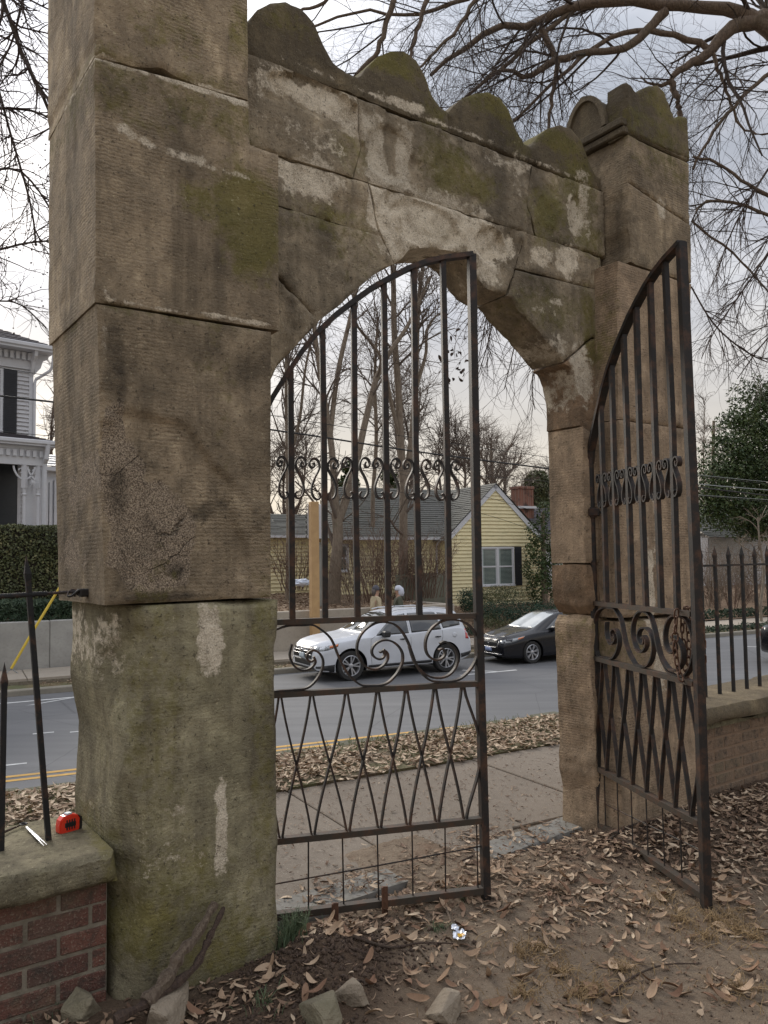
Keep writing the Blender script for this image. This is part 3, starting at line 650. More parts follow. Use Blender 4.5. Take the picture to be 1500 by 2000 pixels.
# rusty chain looped round the free stile
ch = thing('rusty_chain', 'rusty iron chain looped through the open gate leaf at its free end', 'chain', (hR[0] + uR[0] * .93, hR[1] + uR[1] * .93, 1.28), gR.rotation_euler[2])
def chain_path(pts, pitch=.034):
    P_ = [Vector(p) for p in pts]; out_ = []; acc = 0; i = 0
    seg = [(P_[k + 1] - P_[k]).length for k in range(len(P_) - 1)]; tot = sum(seg); n = int(tot / pitch)
    for k in range(n):
        d = (k + .5) * tot / n; j = 0
        while j < len(seg) - 1 and d > seg[j]: d -= seg[j]; j += 1
        t = (P_[j + 1] - P_[j]).normalized(); out_.append((P_[j] + t * d, t))
    return out_
tor = MB(); nu, nv = 14, 6; vs = []
for a in range(nu):
    A_ = 2 * math.pi * a / nu; cx_, cz_ = .0125 * math.cos(A_), .0135 * math.sin(A_) + (.009 if math.sin(A_) > 0 else -.009)
    for b in range(nv):
        B_ = 2 * math.pi * b / nv; rr = .0042 * math.cos(B_); vs.append((cx_ + rr * math.cos(A_), .0042 * math.sin(B_), cz_ + rr * math.sin(A_)))
tor.add(vs, [(a * nv + b, ((a + 1) % nu) * nv + b, ((a + 1) % nu) * nv + (b + 1) % nv, a * nv + (b + 1) % nv) for a in range(nu) for b in range(nv)])
link0 = tor.build('chain_link', M_RUST, ch, local=True, smooth=True)
loops = [[(-.09, .03, -.02), (-.06, .035, .02), (-.01, .03, .03), (.045, .035, .01), (.07, .03, -.05), (.075, .03, -.16), (.06, .035, -.25)],
         [(-.03, -.03, .02), (-.045, -.03, -.06), (-.05, -.035, -.16), (-.04, -.03, -.24), (-.01, -.03, -.30)],
         [(-.085, .035, -.02), (-.10, .035, -.10), (-.095, .04, -.2), (-.07, .035, -.29), (-.06, .035, -.335)],
         [(.02, .035, .03), (-.005, .04, -.05), (-.015, .04, -.13), (.01, .035, -.18), (.04, .035, -.20)],
         [(-.06, .03, .025), (-.055, .045, -.06), (-.06, .045, -.14), (-.07, .045, -.24)]]
first = True
for lp in loops:
    for k, (p, t) in enumerate(chain_path(lp)):
        o = link0 if first else link0.copy()
        if not first: COL.objects.link(o); o.parent = ch
        first = False
        o.location = p; q = t.to_track_quat('Z', 'Y'); o.rotation_euler = (q @ Matrix.Rotation((k % 2) * math.pi / 2 + random.uniform(-.3, .3), 3, 'Z').to_quaternion()).to_euler()
# ------------------------------------------------------------------ flanking brick walls with stone caps and railings
def brick_mat(name, c1, c2):
    g = G(name); v = g.obj(); a = g.noise(v, 6, 4); b = g.noise(v, 130, 3); oi = g.n('ShaderNodeObjectInfo')
    c = g.ramp(oi.outputs['Random'], [(0.0, c1), (1.0, c2)]); c = g.mix(g.ramp(a, [(.45, 0.0), (.7, .55)]), c, (.10, .085, .065)); c = g.mix(g.ramp(b, [(.55, 0.0), (.68, .5)]), c, (.36, .29, .22)); c = g.mix(g.ramp(g.noise(v, 22, 5, .75), [(.48, 0.0), (.66, .8)]), c, (.045, .038, .03)); c = g.mix(g.ramp(g.noise(v, 3.5, 5, .7), [(.52, 0.0), (.7, .5)]), c, (.13, .12, .07))
    g.col(c); g.bump(g.math('ADD', b, g.noise(v, 26, 5, .75)), 1.0, .008); return g.set(Roughness=.9)
M_BRICK = brick_mat('red_brick', (.17, .072, .05), (.105, .048, .036))
M_BRICKT = brick_mat('brown_coated_brick', (.25, .165, .105), (.225, .145, .092))
M_MORT = simple('mortar', (.24, .205, .155), (.13, .11, .08), 20, .95, bump=.6, bsc=90)
M_MORTT = simple('coated_mortar', (.235, .155, .10), (.21, .14, .09), 20, .95, bump=.4, bsc=90)
def brick_wall(label, s0, s1, t0, t1, z0, z1, mb_, mm, prot, wonk, group=None):
    w = thing('brick_wall', label, 'brick wall', W((s0 + s1) / 2, (t0 + t1) / 2, z0))
    c = MB(xf=lambda p: W(*p)); c.box(s0, s1, t0, t1, z0, z1); c.build('mortar_bed', mm, w)
    bl, bh, j = .2, .063, .012; row = 0; rnd = random.Random(3); n = 0
    z = z1 - bh - .004
    while z > z0 - .02 and n < 290:
        s = s0 + (0 if row % 2 else -(bl + j) / 2)
        while s < s1 - .01 and n < 290:
            a, b = max(s, s0 + .002), min(s + bl, s1 - .002)
            if b - a > .03:
                y = rnd.uniform(-wonk, wonk); dz = rnd.uniform(-wonk, wonk) * .6
                m = MB(xf=lambda p: W(*p)); m.box(a, b, t0 - prot + y, t0 + .02, z + dz, z + bh + dz, .004)
                m.build('brick', mb_, w); n += 1
            s += bl + j
        z -= bh + j; row += 1
    return w
bwL = brick_wall('red brick wall under a mossy stone cap, left of the nearer pillar', -1.5, .035, .09, .50, -.25, .425, M_BRICK, M_MORT, .006, .006)
stone('cap_stone', [(-1.5, .43), (.06, .43), (.045, .54), (-1.5, .52)], .02, .56, M_BASE, bwL, seed=61, res=.02, rnd=.018, amp=.006, tres=.025)
bwR = brick_wall('brown coated brick wall under a mossy stone cap, right of the farther pillar', 3.52, 7.0, .12, .46, -.25, .46, M_BRICKT, M_MORTT, .003, .001)
def capR(a, b, sd): stone('cap_stone', [(a, .50), (b, .50), (b, .60), (a, .60)], .04, .56, M_CREST, bwR, seed=sd, res=.025, rnd=.014, amp=.004, tres=.03)
capR(3.55, 5.2, 62); capR(5.2, 7.0, 63)
stone('ledge_stone', [(3.53, .455), (7.0, .455), (7.0, .49), (3.53, .49)], .09, .50, M_BASE, bwR, seed=64, res=.03, rnd=.006, amp=.003)
def picket(par, s, t, z0, z1, hw=.0095, lean=0.0, leant=0.0):
    m = MB(); f = lambda u, v, z: W(s + u + lean * (z - z0), t + v + leant * (z - z0), z)
    zs = z1 - .10
    vs = [f(a, b, z) for z in (z0, zs) for a, b in ((-hw, -hw), (hw, -hw), (hw, hw), (-hw, hw))] + [f(a * 1.25, b * 1.25, zs + .03) for a, b in ((-hw, -hw), (hw, -hw), (hw, hw), (-hw, hw))] + [f(0, 0, z1)]
    fs = [(0, 1, 5, 4), (1, 2, 6, 5), (2, 3, 7, 6), (3, 0, 4, 7), (4, 5, 9, 8), (5, 6, 10, 9), (6, 7, 11, 10), (7, 4, 8, 11), (8, 9, 12), (9, 10, 12), (10, 11, 12), (11, 8, 12), (3, 2, 1, 0)]
    m.add(vs, fs); return m.build('picket', M_BLACK, par)
fL = thing('iron_railing', 'black iron railing beside the nearer pillar, its rail end wired to the stone', 'railing', W(-.3, .3, .53))
for s, z1, ln in ((-.115, 1.585, -.085), (-.275, 1.20, .004), (-.43, 1.58, .01), (-.58, 1.58, 0), (-.74, 1.58, .01), (-.89, 1.58, 0), (-1.05, 1.58, 0), (-1.2, 1.58, 0), (-1.35, 1.58, 0)):
    picket(fL, s, .30, .53, z1, lean=ln)
m = MB(xf=lambda p: W(*p)); m.tube([(-1.5, .30, 1.43), (-.3, .30, 1.435), (-.13, .295, 1.440)], .0095, 8); m.tube([(-.13, .30, 1.440), (-.02, .25, 1.445)], .006, 8); m.build('rail', M_BLACK, fL)
m = MB(xf=lambda p: W(*p)); 
for k in range(5):
    a = k * 1.25; m.tube([(-.05 + .012 * k + .018 * math.cos(a + b * .55), .25 + .018 * math.sin(a + b * .55), 1.44 + .012 * math.sin(a * 2 + b * .7)) for b in range(12)], .0045, 6)
m.box(-.03, .01, .225, .265, 1.425, 1.455, .005); m.build('wire_binding', M_IRON, fL)
fRl = thing('iron_railing', 'black iron railing of pointed pickets on the wall beyond the farther pillar', 'railing', W(5, .3, .6))
for k in range(19): picket(fRl, 4.045 - .34 + .1675 * k, .30, .598, 1.615, lean=.0)
m = MB(xf=lambda p: W(*p)); m.box(3.56, 7.0, .288, .312, 1.468, 1.482); m.build('rail', M_BLACK, fRl)

# ------------------------------------------------------------------ ground of the churchyard side
def gz(x, y):
    x = np.asarray(x, float); y = np.asarray(y, float)
    dx, dy = x - C0[0], y - C0[1]; s = dx * WU[0] + dy * WU[1]; t = dx * WN[0] + dy * WN[1]
    P_ = np.stack([x, y, x * 0], 1)
    z = .018 * fbm(P_, 1.6, 4, 3) + .008 * fbm(P_, 7, 3, 8)
    def gb(cx_, cy_, r1, h): return h * np.exp(-((s - cx_) ** 2 + (t - cy_) ** 2) / r1 ** 2)
    mound = gb(.85, -.12, .20, .075) + gb(.62, -.30, .24, .06) + gb(2.75, -.05, .30, .05) + gb(3.3, -.15, .35, .05) + gb(4.2, -.1, .8, .05) + gb(2.2, -.1, .25, .02) + gb(-.3, -.1, .3, .03)
    z = z + mound + .018 * np.clip(mound * 14, 0, 1) * (fbm(P_, 22, 3, 5) + .6 * fbm(P_, 55, 2, 6))
    z = z - .03 * np.clip((t - .15) / .12, 0, 1) * ((s < 1.5) | (s > 2.05)) - .045 * np.clip((t - .46) / .08, 0, 1) - .03 * (t > .9)
    z = z + .03 * np.exp(-((t - .52) / .05) ** 2) * fbm(P_, 9, 3, 14)
    return z
def gzp(x, y): return float(np.ravel(gz(np.array([x]), np.array([y])))[0])
def grid_mesh(x0, x1, y0, y1, d, hf):
    xs = np.arange(x0, x1 + d, d); ys = np.arange(y0, y1 + d, d); X, Y = np.meshgrid(xs, ys)
    Z = hf(X.ravel(), Y.ravel()); V = np.stack([X.ravel(), Y.ravel(), Z], 1); nx = len(xs); ny = len(ys)
    i = np.arange(nx * ny).reshape(ny, nx); F = np.stack([i[:-1, :-1].ravel(), i[:-1, 1:].ravel(), i[1:, 1:].ravel(), i[1:, :-1].ravel()], 1)
    return V, F
def st_of(x, y):
    dx, dy = x - C0[0], y - C0[1]; return dx * WU[0] + dy * WU[1], dx * WN[0] + dy * WN[1]
g = G('bare_soil'); v = g.obj(); a = g.noise(v, 1.3, 5, .6); b = g.noise(v, 12, 5, .65); c = g.noise(v, 70, 4, .7); rock = g.noise(v, 210, 2, .7)
cc = g.ramp(a, [(.3, (.25, .195, .142)), (.7, (.145, .108, .075))]); cc = g.mix(g.ramp(b, [(.45, 0.0), (.72, .6)]), cc, (.12, .08, .055)); cc = g.mix(g.ramp(rock, [(.62, 0.0), (.72, .5)]), cc, (.36, .31, .25))
rd = g.noise(v, 3.1, 3); cc = g.mix(g.ramp(rd, [(.6, 0.0), (.72, .45)]), cc, (.19, .095, .055))
dk = g.attr('dark'); cc = g.mix(g.math('MULTIPLY', dk, .8), cc, g.mix(c, (.05, .033, .022), (.10, .062, .04)))
g.col(cc); g.bump(g.math('ADD', g.math('MULTIPLY', b, .8), g.math('ADD', g.math('MULTIPLY', c, .6), g.math('MULTIPLY', rock, .2))), 1.0, .022); g.set(Roughness=.95); g.b.inputs['Specular IOR Level'].default_value = .2; M_SOIL = g.m
V, F_ = grid_mesh(-2.6, 4.8, 1.5, 7.2, .0165, gz)
s_, t_ = st_of(V[:, 0], V[:, 1]); keep = t_ < 1.15
fk = keep[F_].all(1); F_ = F_[fk]; used = np.unique(F_); re = np.zeros(len(V), int); re[used] = np.arange(len(used)); V = V[used]; F_ = re[F_]
s_, t_ = st_of(V[:, 0], V[:, 1])
def gbm(cs, ct, r): return np.exp(-((s_ - cs) ** 2 + (t_ - ct) ** 2) / r ** 2)
dark = np.clip(1.3 * gbm(.85, -.12, .26) + 1.2 * gbm(.6, -.32, .3) + 1.1 * gbm(2.75, -.05, .38) + gbm(3.6, -.1, .6) + gbm(4.4, 0, .6) + gbm(-.2, -.2, .4) + .8 * gbm(.1, -.5, .45), 0, 1)
o = mobj('ground', V, F_, M_SOIL, attrs={'dark': dark}, smooth=True); o['kind'] = 'structure'; o['label'] = 'bare brown soil inside the gateway'
# coarse ground beyond the detailed patch and the land reaching the horizon
m = MB()
m.box(-60, 60, -60, 1.52, -.6, -.02); o = m.build('ground', M_SOIL); o['kind'] = 'structure'
far = simple('distant_ground', (.10, .10, .055), (.13, .10, .065), .5, .95)
m = MB(); m.add([(-1500, -1500, -1.75), (1500, -1500, -1.75), (1500, 1500, -1.75), (-1500, 1500, -1.75)], [(0, 1, 2, 3)]); o = m.build('terrain', far); o['kind'] = 'structure'

# near pavement: frame at 60 degrees, q' across
NUv = (math.sin(R_(60)), .5); NNv = (-.5, math.sin(R_(60)))
def NP(a, q, z=0.0): return Vector((a * NUv[0] + q * NNv[0], a * NUv[1] + q * NNv[1], z))
def conc_mat(name, c1, c2, crack=True, specks=True):
    g = G(name); v = g.obj(); a = g.noise(v, 1.2, 5, .6); b = g.noise(v, 130, 2, .7); d = g.noise(v, 16, 4)
    cc = g.ramp(a, [(.3, c1), (.7, c2)]); cc = g.mix(g.ramp(d, [(.5, 0.0), (.75, .4)]), cc, tuple(x * .55 for x in c1))
    if specks: cc = g.mix(g.ramp(b, [(.60, 0.0), (.70, .55)]), cc, (.42, .38, .33)); cc = g.mix(g.ramp(b, [(.28, .5), (.38, 0.0)]), cc, (.06, .05, .04))
    g.col(cc); g.bump(b, .5, .003); return g.set(Roughness=.9)
M_SLAB = conc_mat('old_concrete_paving', (.185, .152, .118), (.135, .108, .082))
M_SLABF = conc_mat('far_concrete_paving', (.36, .31, .25), (.30, .26, .21), specks=False)
M_KERB = conc_mat('concrete_kerb', (.30, .27, .22), (.22, .20, .16), specks=False)
m = MB(xf=lambda p: NP(*p)); m.box(-9, 16, 3.60, 5.30, -.35, -.062); pave = m.build('pavement', M_MORT); pave['kind'] = 'structure'; pave['label'] = 'old concrete pavement outside the gateway'
a0 = -9.0; k = 0
edges = [-9, -7.4, -5.8, -4.2, -2.55, -.95, .66, 2.22, 3.8, 5.4, 7.0, 8.6, 10.2, 11.8, 13.4, 15]
for i in range(len(edges) - 1):
    m = MB(xf=lambda p: NP(*p)); dz = random.uniform(-.004, .004)
    m.box(edges[i] + .006, edges[i + 1] - .006, 3.82, 5.255, -.1, -.045 + dz, .006); m.build('slab', M_SLAB, pave)
# apron of broken concrete between the sill and the pavement
def poly_slab(name, pts, z0, z1, mat, par=None):
    m = MB(); m.prism([(p[0], p[1]) for p in pts], z0, z1, 'z'); return recalc(m.build(name, mat, par))
poly_slab('slab', [on_z(548, 1712, -.04), on_z(1000, 1612, -.04), on_z(1015, 1660, -.04), on_z(960, 1690, -.04), on_z(548, 1800, -.04), on_z(300, 1850, -.04), on_z(300, 1770, -.04)], -.12, -.047, M_SLAB, pave)
poly_slab('slab', [on_z(960, 1640, -.045), on_z(1090, 1618, -.045), on_z(1093, 1640, -.045), on_z(1010, 1668, -.045), on_z(960, 1680, -.045)], -.12, -.04, M_SLAB, pave)
M_SILL = simple('bluestone_sill', (.21, .20, .18), (.15, .14, .12), 9, .8, bump=.4, bsc=60, bdist=.004)
sillm = thing('stone_sill', 'worn bluish stone sill half buried in leaves across the gateway', 'stone sill', W(1.2, .3, 0))
stone('sill_stone', [(.70, -.10), (1.52, -.10), (1.52, .008), (.70, .012)], .27, .47, M_SILL, sillm, seed=71, res=.03, rnd=.012, amp=.003)
stone('sill_stone', [(2.02, -.10), (2.80, -.10), (2.80, .015), (2.02, -.005)], .26, .46, M_SILL, sillm, seed=72, res=.03, rnd=.012, amp=.003)

# verge, its edging stones and the drop to the road
g = G('leafy_verge_soil'); v = g.obj(); a = g.noise(v, 3, 5); g.col(g.ramp(a, [(.35, (.12, .085, .055)), (.6, (.10, .095, .04)), (.75, (.15, .10, .065))])); g.bump(g.noise(v, 40, 4), .8, .02); M_VERGE = g.set(Roughness=.95)
m = MB(xf=lambda p: NP(*p)); m.box(-20, 30, 5.256, 6.18, -.4, -.03); o = m.build('verge', M_VERGE); o['kind'] = 'structure'
m = MB(xf=lambda p: NP(*p)); m.box(-20, 30, 6.2, 6.42, -1.7, -.075); o = m.build('bank_wall', M_MORT); o['kind'] = 'structure'
edg = thing('edging_kerb', 'row of mossy edging stones along the road side of the near verge', 'edging', NP(2, 6.3, -.1))
M_EDGE = simple('mossy_edging', (.12, .115, .08), (.075, .075, .045), 14, .95, bump=.7, bsc=50)
for k in range(60):
    a = -8 + k * .36; m = MB(xf=lambda p: NP(*p)); dz = random.uniform(-.012, .012)
    m.box(a, a + .345, 6.19, 6.36 + random.uniform(-.01, .01), -.2, -.045 + dz, .015); m.build('edging_stone', M_EDGE, edg)

# road
RZ = -1.48
g = G('asphalt'); v = g.obj(); a = g.noise(g.obj((.25, 2.2, 1), (0, 0, -SROT)), 1.2, 5, .6); b = g.noise(v, 60, 3, .7); d = g.noise(v, .35, 4)
cc = g.ramp(a, [(.3, (.105, .106, .110)), (.7, (.15, .15, .152))]); cc = g.mix(g.ramp(d, [(.4, 0.0), (.65, .5)]), cc, (.085, .086, .09)); cc = g.mix(g.ramp(b, [(.55, 0.0), (.75, .3)]), cc, (.24, .24, .24))
wz = g.n('ShaderNodeTexVoronoi', feature='DISTANCE_TO_EDGE'); wz.inputs['Scale'].default_value = .28; g.lk(g.mix(.06, v, g.noise(v, 2, 3)), wz.inputs['Vector']); cc = g.mix(g.ramp(wz.outputs[0], [(.0, .6), (.004, 0.0)]), cc, (.05, .05, .052))
g.col(cc); g.bump(b, .4, .004); M_ROAD = g.set(Roughness=.72)
m = MB(xf=lambda p: St(*p)); m.add([(-120, 6.6, RZ), (200, 6.6, RZ), (200, 20.4, RZ), (-120, 20.4, RZ)], [(0, 1, 2, 3)]); o = m.build('road', M_ROAD); o['kind'] = 'structure'
M_WHITE = simple('white_road_paint', (.62, .62, .60), (.45, .45, .44), 7, .8, det=6); M_YEL = simple('yellow_road_paint', (.62, .36, .08), (.45, .27, .08), 7, .8, det=6)
def mark(name, pts, mat, label):
    m = MB(); m.add([St(a, q, RZ + .004) for a, q in pts], [tuple(range(len(pts)))]); o = m.build(name, mat); o['kind'] = 'structure'; o['label'] = label
for q, n in ((12.52, 'far'), (12.28, 'near')): mark('road_marking', [(-14, q + 1.3), (40, q - 2.7), (40, q - 2.59), (-14, q + 1.41)], M_YEL, 'yellow centre line on the asphalt')
mark('road_marking', [(-20, 19.45), (4.0, 19.45), (4.0, 19.57), (-20, 19.57)], M_WHITE, 'white line by the far kerb')
mark('road_marking', [(1.3, 18.95), (1.45, 18.95), (2.35, 19.44), (2.2, 19.44)], M_WHITE, 'white tick')
mark('road_marking', [(2.3, 19.1), (2.42, 19.1), (2.9, 19.44), (2.78, 19.44)], M_WHITE, 'white tick')
mark('road_marking', [(11.5, 17.48), (13.3, 17.48), (13.3, 17.60), (11.5, 17.60)], M_WHITE, 'white parking bay line')
mark('road_marking', [(12.0, 18.25), (12.12, 18.35), (12.75, 17.62), (12.6, 17.60)], M_WHITE, 'white parking bay tick')
mark('road_marking', [(22.3, 16.6), (25.3, 16.6), (25.3, 16.72), (22.3, 16.72)], M_WHITE, 'white bay line')
mark('road_marking', [(22.8, 17.8), (22.95, 17.8), (23.6, 16.74), (23.45, 16.74)], M_WHITE, 'white bay tick')
for a, q in ((.6, 13.5), (1.2, 15.7), (1.8, 15.5)): mark('road_marking', [(a, q), (a + .35, q - .03), (a + .36, q + .05), (a + .01, q + .08)], M_WHITE, 'worn paint dash')
# far kerb, verge, pavement
kb_ = MB(xf=lambda p: St(*p)); kb_.box(-120, 200, 20.4, 20.42, RZ - .2, RZ + .10); kerb = kb_.build('kerb', M_KERB); kerb['kind'] = 'structure'; kerb['label'] = 'concrete kerb on the far side of the road'
for k in range(-8, 20):
    m = MB(xf=lambda p: St(*p)); m.box(k * 3.0 + .008, k * 3.0 + 2.992, 20.41, 20.60, RZ - .2, RZ + .14, .025); m.build('kerb_stone', M_KERB, kerb)
g = G('far_verge_grass'); v = g.obj(); a = g.noise(v, 1.8, 5, .65); g.col(g.ramp(a, [(.4, (.17, .12, .065)), (.62, (.10, .105, .045))])); g.bump(g.noise(v, 30, 4), 1, .03); M_FVERGE = g.set(Roughness=.95)
V, F_ = grid_mesh(-60, 140, 20.58, 21.4, .12, lambda x, y: -1.355 + .03 * fbm(np.stack([x, y, x * 0], 1), 5, 3, 3))
V2 = np.array([St(*p) for p in V]); o = mobj('verge', V2, F_, M_FVERGE); o['kind'] = 'structure'
m = MB(xf=lambda p: St(*p)); m.box(-120, 200, 21.3, 23.3, RZ - .2, -1.24 - .03); fp = m.build('pavement', M_MORT); fp['kind'] = 'structure'; fp['label'] = 'concrete pavement across the road'
for k in range(-12, 40):
    m = MB(xf=lambda p: St(*p)); m.box(k * 1.5 + .01, k * 1.5 + 1.49, 21.4, 23.25, -1.3, -1.22, .01); m.build('slab', M_SLABF, fp)
# ------------------------------------------------------------------ vehicles
def paint_mat(name, c, rough=.28, metal=.3, coat=1.0):
    g = G(name); v = g.obj(); a = g.noise(v, 3, 4); g.col(g.ramp(a, [(.3, c), (.8, tuple(x * .86 for x in c))])); g.set(Roughness=rough, Metallic=metal)
    g.b.inputs['Coat Weight'].default_value = coat; g.b.inputs['Coat Roughness'].default_value = .04; return g.m
M_SILV = paint_mat('silver_white_car_paint', (.60, .62, .66), .42, .05, .35)
M_BLKP = paint_mat('black_car_paint', (.008, .008, .011), .25, 0, .35); M_BLKP.node_tree.nodes['Principled BSDF'].inputs['Specular IOR Level'].default_value = .35
M_TINT = simple('dark_car_glass', (.012, .015, .017), rough=.03, spec=.8, coat=1)
M_WSG = simple('windscreen_glass', (.05, .065, .06), (.03, .04, .04), rough=.03, spec=.9, coat=1)
M_SHADE = simple('windscreen_with_sunshade', (.50, .53, .52), (.42, .45, .45), 4, rough=.12, coat=1)
M_CHROME = simple('chrome', (.50, .50, .51), (.4, .4, .42), rough=.22, metal=1)
M_ALLOY = simple('alloy_wheel', (.55, .56, .58), (.48, .48, .5), rough=.3, metal=.75)
M_TYRE = simple('tyre_rubber', (.022, .022, .023), (.035, .033, .03), 12, .85, bump=.4, bsc=70)
M_TRIM = simple('black_plastic_trim', (.02, .02, .021), rough=.5)
M_LAMP = simple('clear_lamp_lens', (.42, .44, .45), (.10, .11, .12), 30, .08, coat=1)
M_AMBER = simple('amber_lens', (.75, .20, .04), rough=.15, coat=1)
M_REDL = simple('red_tail_lens', (.55, .02, .02), (.35, .01, .012), rough=.12, coat=1)
M_PLATE = simple('pale_number_plate', (.55, .62, .66), (.45, .52, .58), 20, .5)
M_PLATEB = simple('blue_number_plate', (.10, .25, .55), (.45, .40, .45), 30, .5)
class Car:
    def __init__(s, name, label, loc, rot, spec, cat='car'):
        s.g = thing(name, label, cat, loc, rot); s.sp = spec; Lc = spec['L']; s.L = Lc
        I = lambda k, x: np.interp(x, [a for a, b in spec[k]], [b for a, b in spec[k]])
        def sm(k, x):      # lightly smoothed interpolation
            return np.mean([I(k, np.clip(x + d, 0, Lc)) for d in (-.09, -.045, 0, .045, .09)], 0)
        xs = np.concatenate([[0, .015, .04, .08], np.arange(.12, Lc - .1, .045), [Lc - .08, Lc - .04, Lc - .015, Lc]])
        rows = []
        for x in xs:
            f = lambda k: float(I(k, x)) if (x < .1 or x > Lc - .1) else float(sm(k, x))
            zs, zb, zr, wb, ww, wr = f('sill'), f('belt'), f('top'), f('wbelt'), f('wmax'), f('wroof')
            hh = max(zb - zs, .05)
            key = [(0, zs), (ww * .85, zs), (ww * .985, zs + .07 * hh), (ww, zs + .28 * hh), (ww * .995, zs + .55 * hh), (ww * .985, zs + .78 * hh), ((ww * .4 + wb * .6), zs + .95 * hh), (wb, zb),
                   (wb + (wr - wb) * .5, zb + (zr - zb) * .52), (wr, zb + (zr - zb) * .88), (wr * .86, zb + (zr - zb) * .965), (wr * .5, zr - .012), (0, zr)]
            rows.append(catm(key, 5))
        R0_ = np.array(rows); m, n, _ = R0_.shape
        V = np.zeros((m, n, 3)); V[:, :, 0] = (Lc / 2 - xs)[:, None]; V[:, :, 1] = R0_[:, :, 0]; V[:, :, 2] = R0_[:, :, 1]
        arch = spec['arch']; wr_ = spec['wr']; 
        for ax in spec['axles']:
            cx_ = Lc / 2 - ax; dx = V[:, :, 0] - cx_; dz = V[:, :, 2] - wr_; r = np.hypot(dx, dz)
            side = V[:, :, 1] > spec['wmax_v'] * .80
            near = side & (r < arch + .03) & (r > arch * .55)
            k = np.where(near & (r < arch + .022) & (r > arch - .05), arch / np.maximum(r, 1e-6), 1.0)
            V[:, :, 0] = cx_ + dx * k; V[:, :, 2] = wr_ + dz * k
        Vm = V.copy(); Vm[:, :, 1] *= -1
        vs = np.concatenate([V.reshape(-1, 3), Vm.reshape(-1, 3)]); F1 = []
        for i in range(m - 1):
            for j in range(n - 1):
                q = [i * n + j, i * n + j + 1, (i + 1) * n + j + 1, (i + 1) * n + j]
                c = vs[q].mean(0); cut = False
                for ax in spec['axles']:
                    if abs(c[1]) > spec['wmax_v'] * .6 and math.hypot(c[0] - (Lc / 2 - ax), c[2] - wr_) < arch - .004: cut = True
                if not cut: F1.append(q); F1.append([a + m * n for a in q[::-1]])
        for (i0) in (0, m - 1):
            ring = [i0 * n + j for j in range(n)] + [i0 * n + j + m * n for j in range(n - 1, -1, -1)]
            F1.append(ring if i0 == 0 else ring[::-1])
        o = mobj('body', vs, F1, spec['paint'], s.g, local=True)
        bm = bmesh.new(); bm.from_mesh(o.data); bmesh.ops.remove_doubles(bm, verts=bm.verts, dist=.0008); bmesh.ops.recalc_face_normals(bm, faces=bm.faces)
        for f in bm.faces: f.smooth = True
        for e_ in bm.edges:
            if len(e_.link_faces) == 2 and e_.calc_face_angle(0) > R_(50): e_.smooth = False
        s.bvh = BVHTree.FromBMesh(bm); bm.to_mesh(o.data); bm.free(); s.body = o
        # wheel wells: dark liners
        for ax in spec['axles']:
            for sg in (-1, 1):
                mb = MB()
                cx_ = Lc / 2 - ax; y0, y1 = spec['wmax_v'] * .55, spec['wmax_v'] - .05
                pr = [(cx_ + (arch + .01) * math.cos(t), wr_ + (arch + .01) * math.sin(t)) for t in np.linspace(-.35, math.pi + .35, 20)]
                vs_ = [(a, sg * y0, b) for a, b in pr] + [(a, sg * y1, b) for a, b in pr]; k = len(pr)
                mb.add(vs_, [(i, i + 1, i + 1 + k, i + k) for i in range(k - 1)] + [tuple(range(k))])
                mb.build('wheel_well', M_TRIM, s.g, local=True)
        for ax in spec['axles']:
            for sg in (1, -1): s.wheel(Lc / 2 - ax, sg)
    def hit(s, p, d):
        h = s.bvh.ray_cast(Vector(p), Vector(d)); return h[0], h[1]
    def patch(s, name, poly, mat, side, off=.004, th=.006, res=.05, parent=None):
        """poly is (x, z) seen from the side ('L','R'), (y, z) from front/rear ('F','B'), (x, y) from above ('T')"""
        d = {'L': (0, -1, 0), 'R': (0, 1, 0), 'F': (-1, 0, 0), 'B': (1, 0, 0), 'T': (0, 0, -1)}[side]
        def src(a, b): return {'L': (a, 3, b), 'R': (a, -3, b), 'F': (5, a, b), 'B': (-5, a, b), 'T': (a, b, 4)}[side]
        pts = []
        for i in range(len(poly)):
            a, b = np.array(poly[i]), np.array(poly[(i + 1) % len(poly)]); k = max(1, int(np.hypot(*(b - a)) / res))
            for j in range(k): pts.append(a + (b - a) * j / k)
        pts = np.array(pts)
        ar = sum(pts[i][0] * pts[(i + 1) % len(pts)][1] - pts[(i + 1) % len(pts)][0] * pts[i][1] for i in range(len(pts)))
        if ar < 0: pts = pts[::-1]
        lo, hi = pts.min(0), pts.max(0); gx, gy = np.meshgrid(np.arange(lo[0], hi[0], res), np.arange(lo[1], hi[1], res)); g = np.stack([gx.ravel(), gy.ravel()], 1)
        if len(g): g = g[inside(g, pts)]
        if len(g): g = g[edge_dist(g, pts) > res * .5]
        n = len(pts); r = delaunay_2d_cdt([Vector(p) for p in list(pts) + list(g)], [], [list(range(n))], 1, 1e-6)
        dv = Vector(d); vs = []; last = None; 
        for p in r[0]:
            h, nn = s.hit(src(p.x, p.y), d)
            if h is None: h = last if last is not None else Vector(src(p.x, p.y)) * 0; q = Vector(src(p.x, p.y)); h = q - dv * (q - h).dot(-dv) if False else h
            last = h; vs.append(h - dv * off)
        K = len(vs); fs = [tuple(f) for f in r[2]]
        inv = {}
        for i, l in enumerate(r[3]):
            for k_ in l: inv.setdefault(k_, i)
        ring = [inv[i] for i in range(n)]
        vs2 = [v + dv * (off + th) for v in vs]
        fs += [(ring[i], ring[(i + 1) % n], ring[(i + 1) % n] + K, ring[i] + K) for i in range(n)]
        mo = mobj(name, [tuple(v) for v in vs + vs2], fs, mat, parent or s.g, local=True)
        bm = bmesh.new(); bm.from_mesh(mo.data); bmesh.ops.recalc_face_normals(bm, faces=bm.faces)
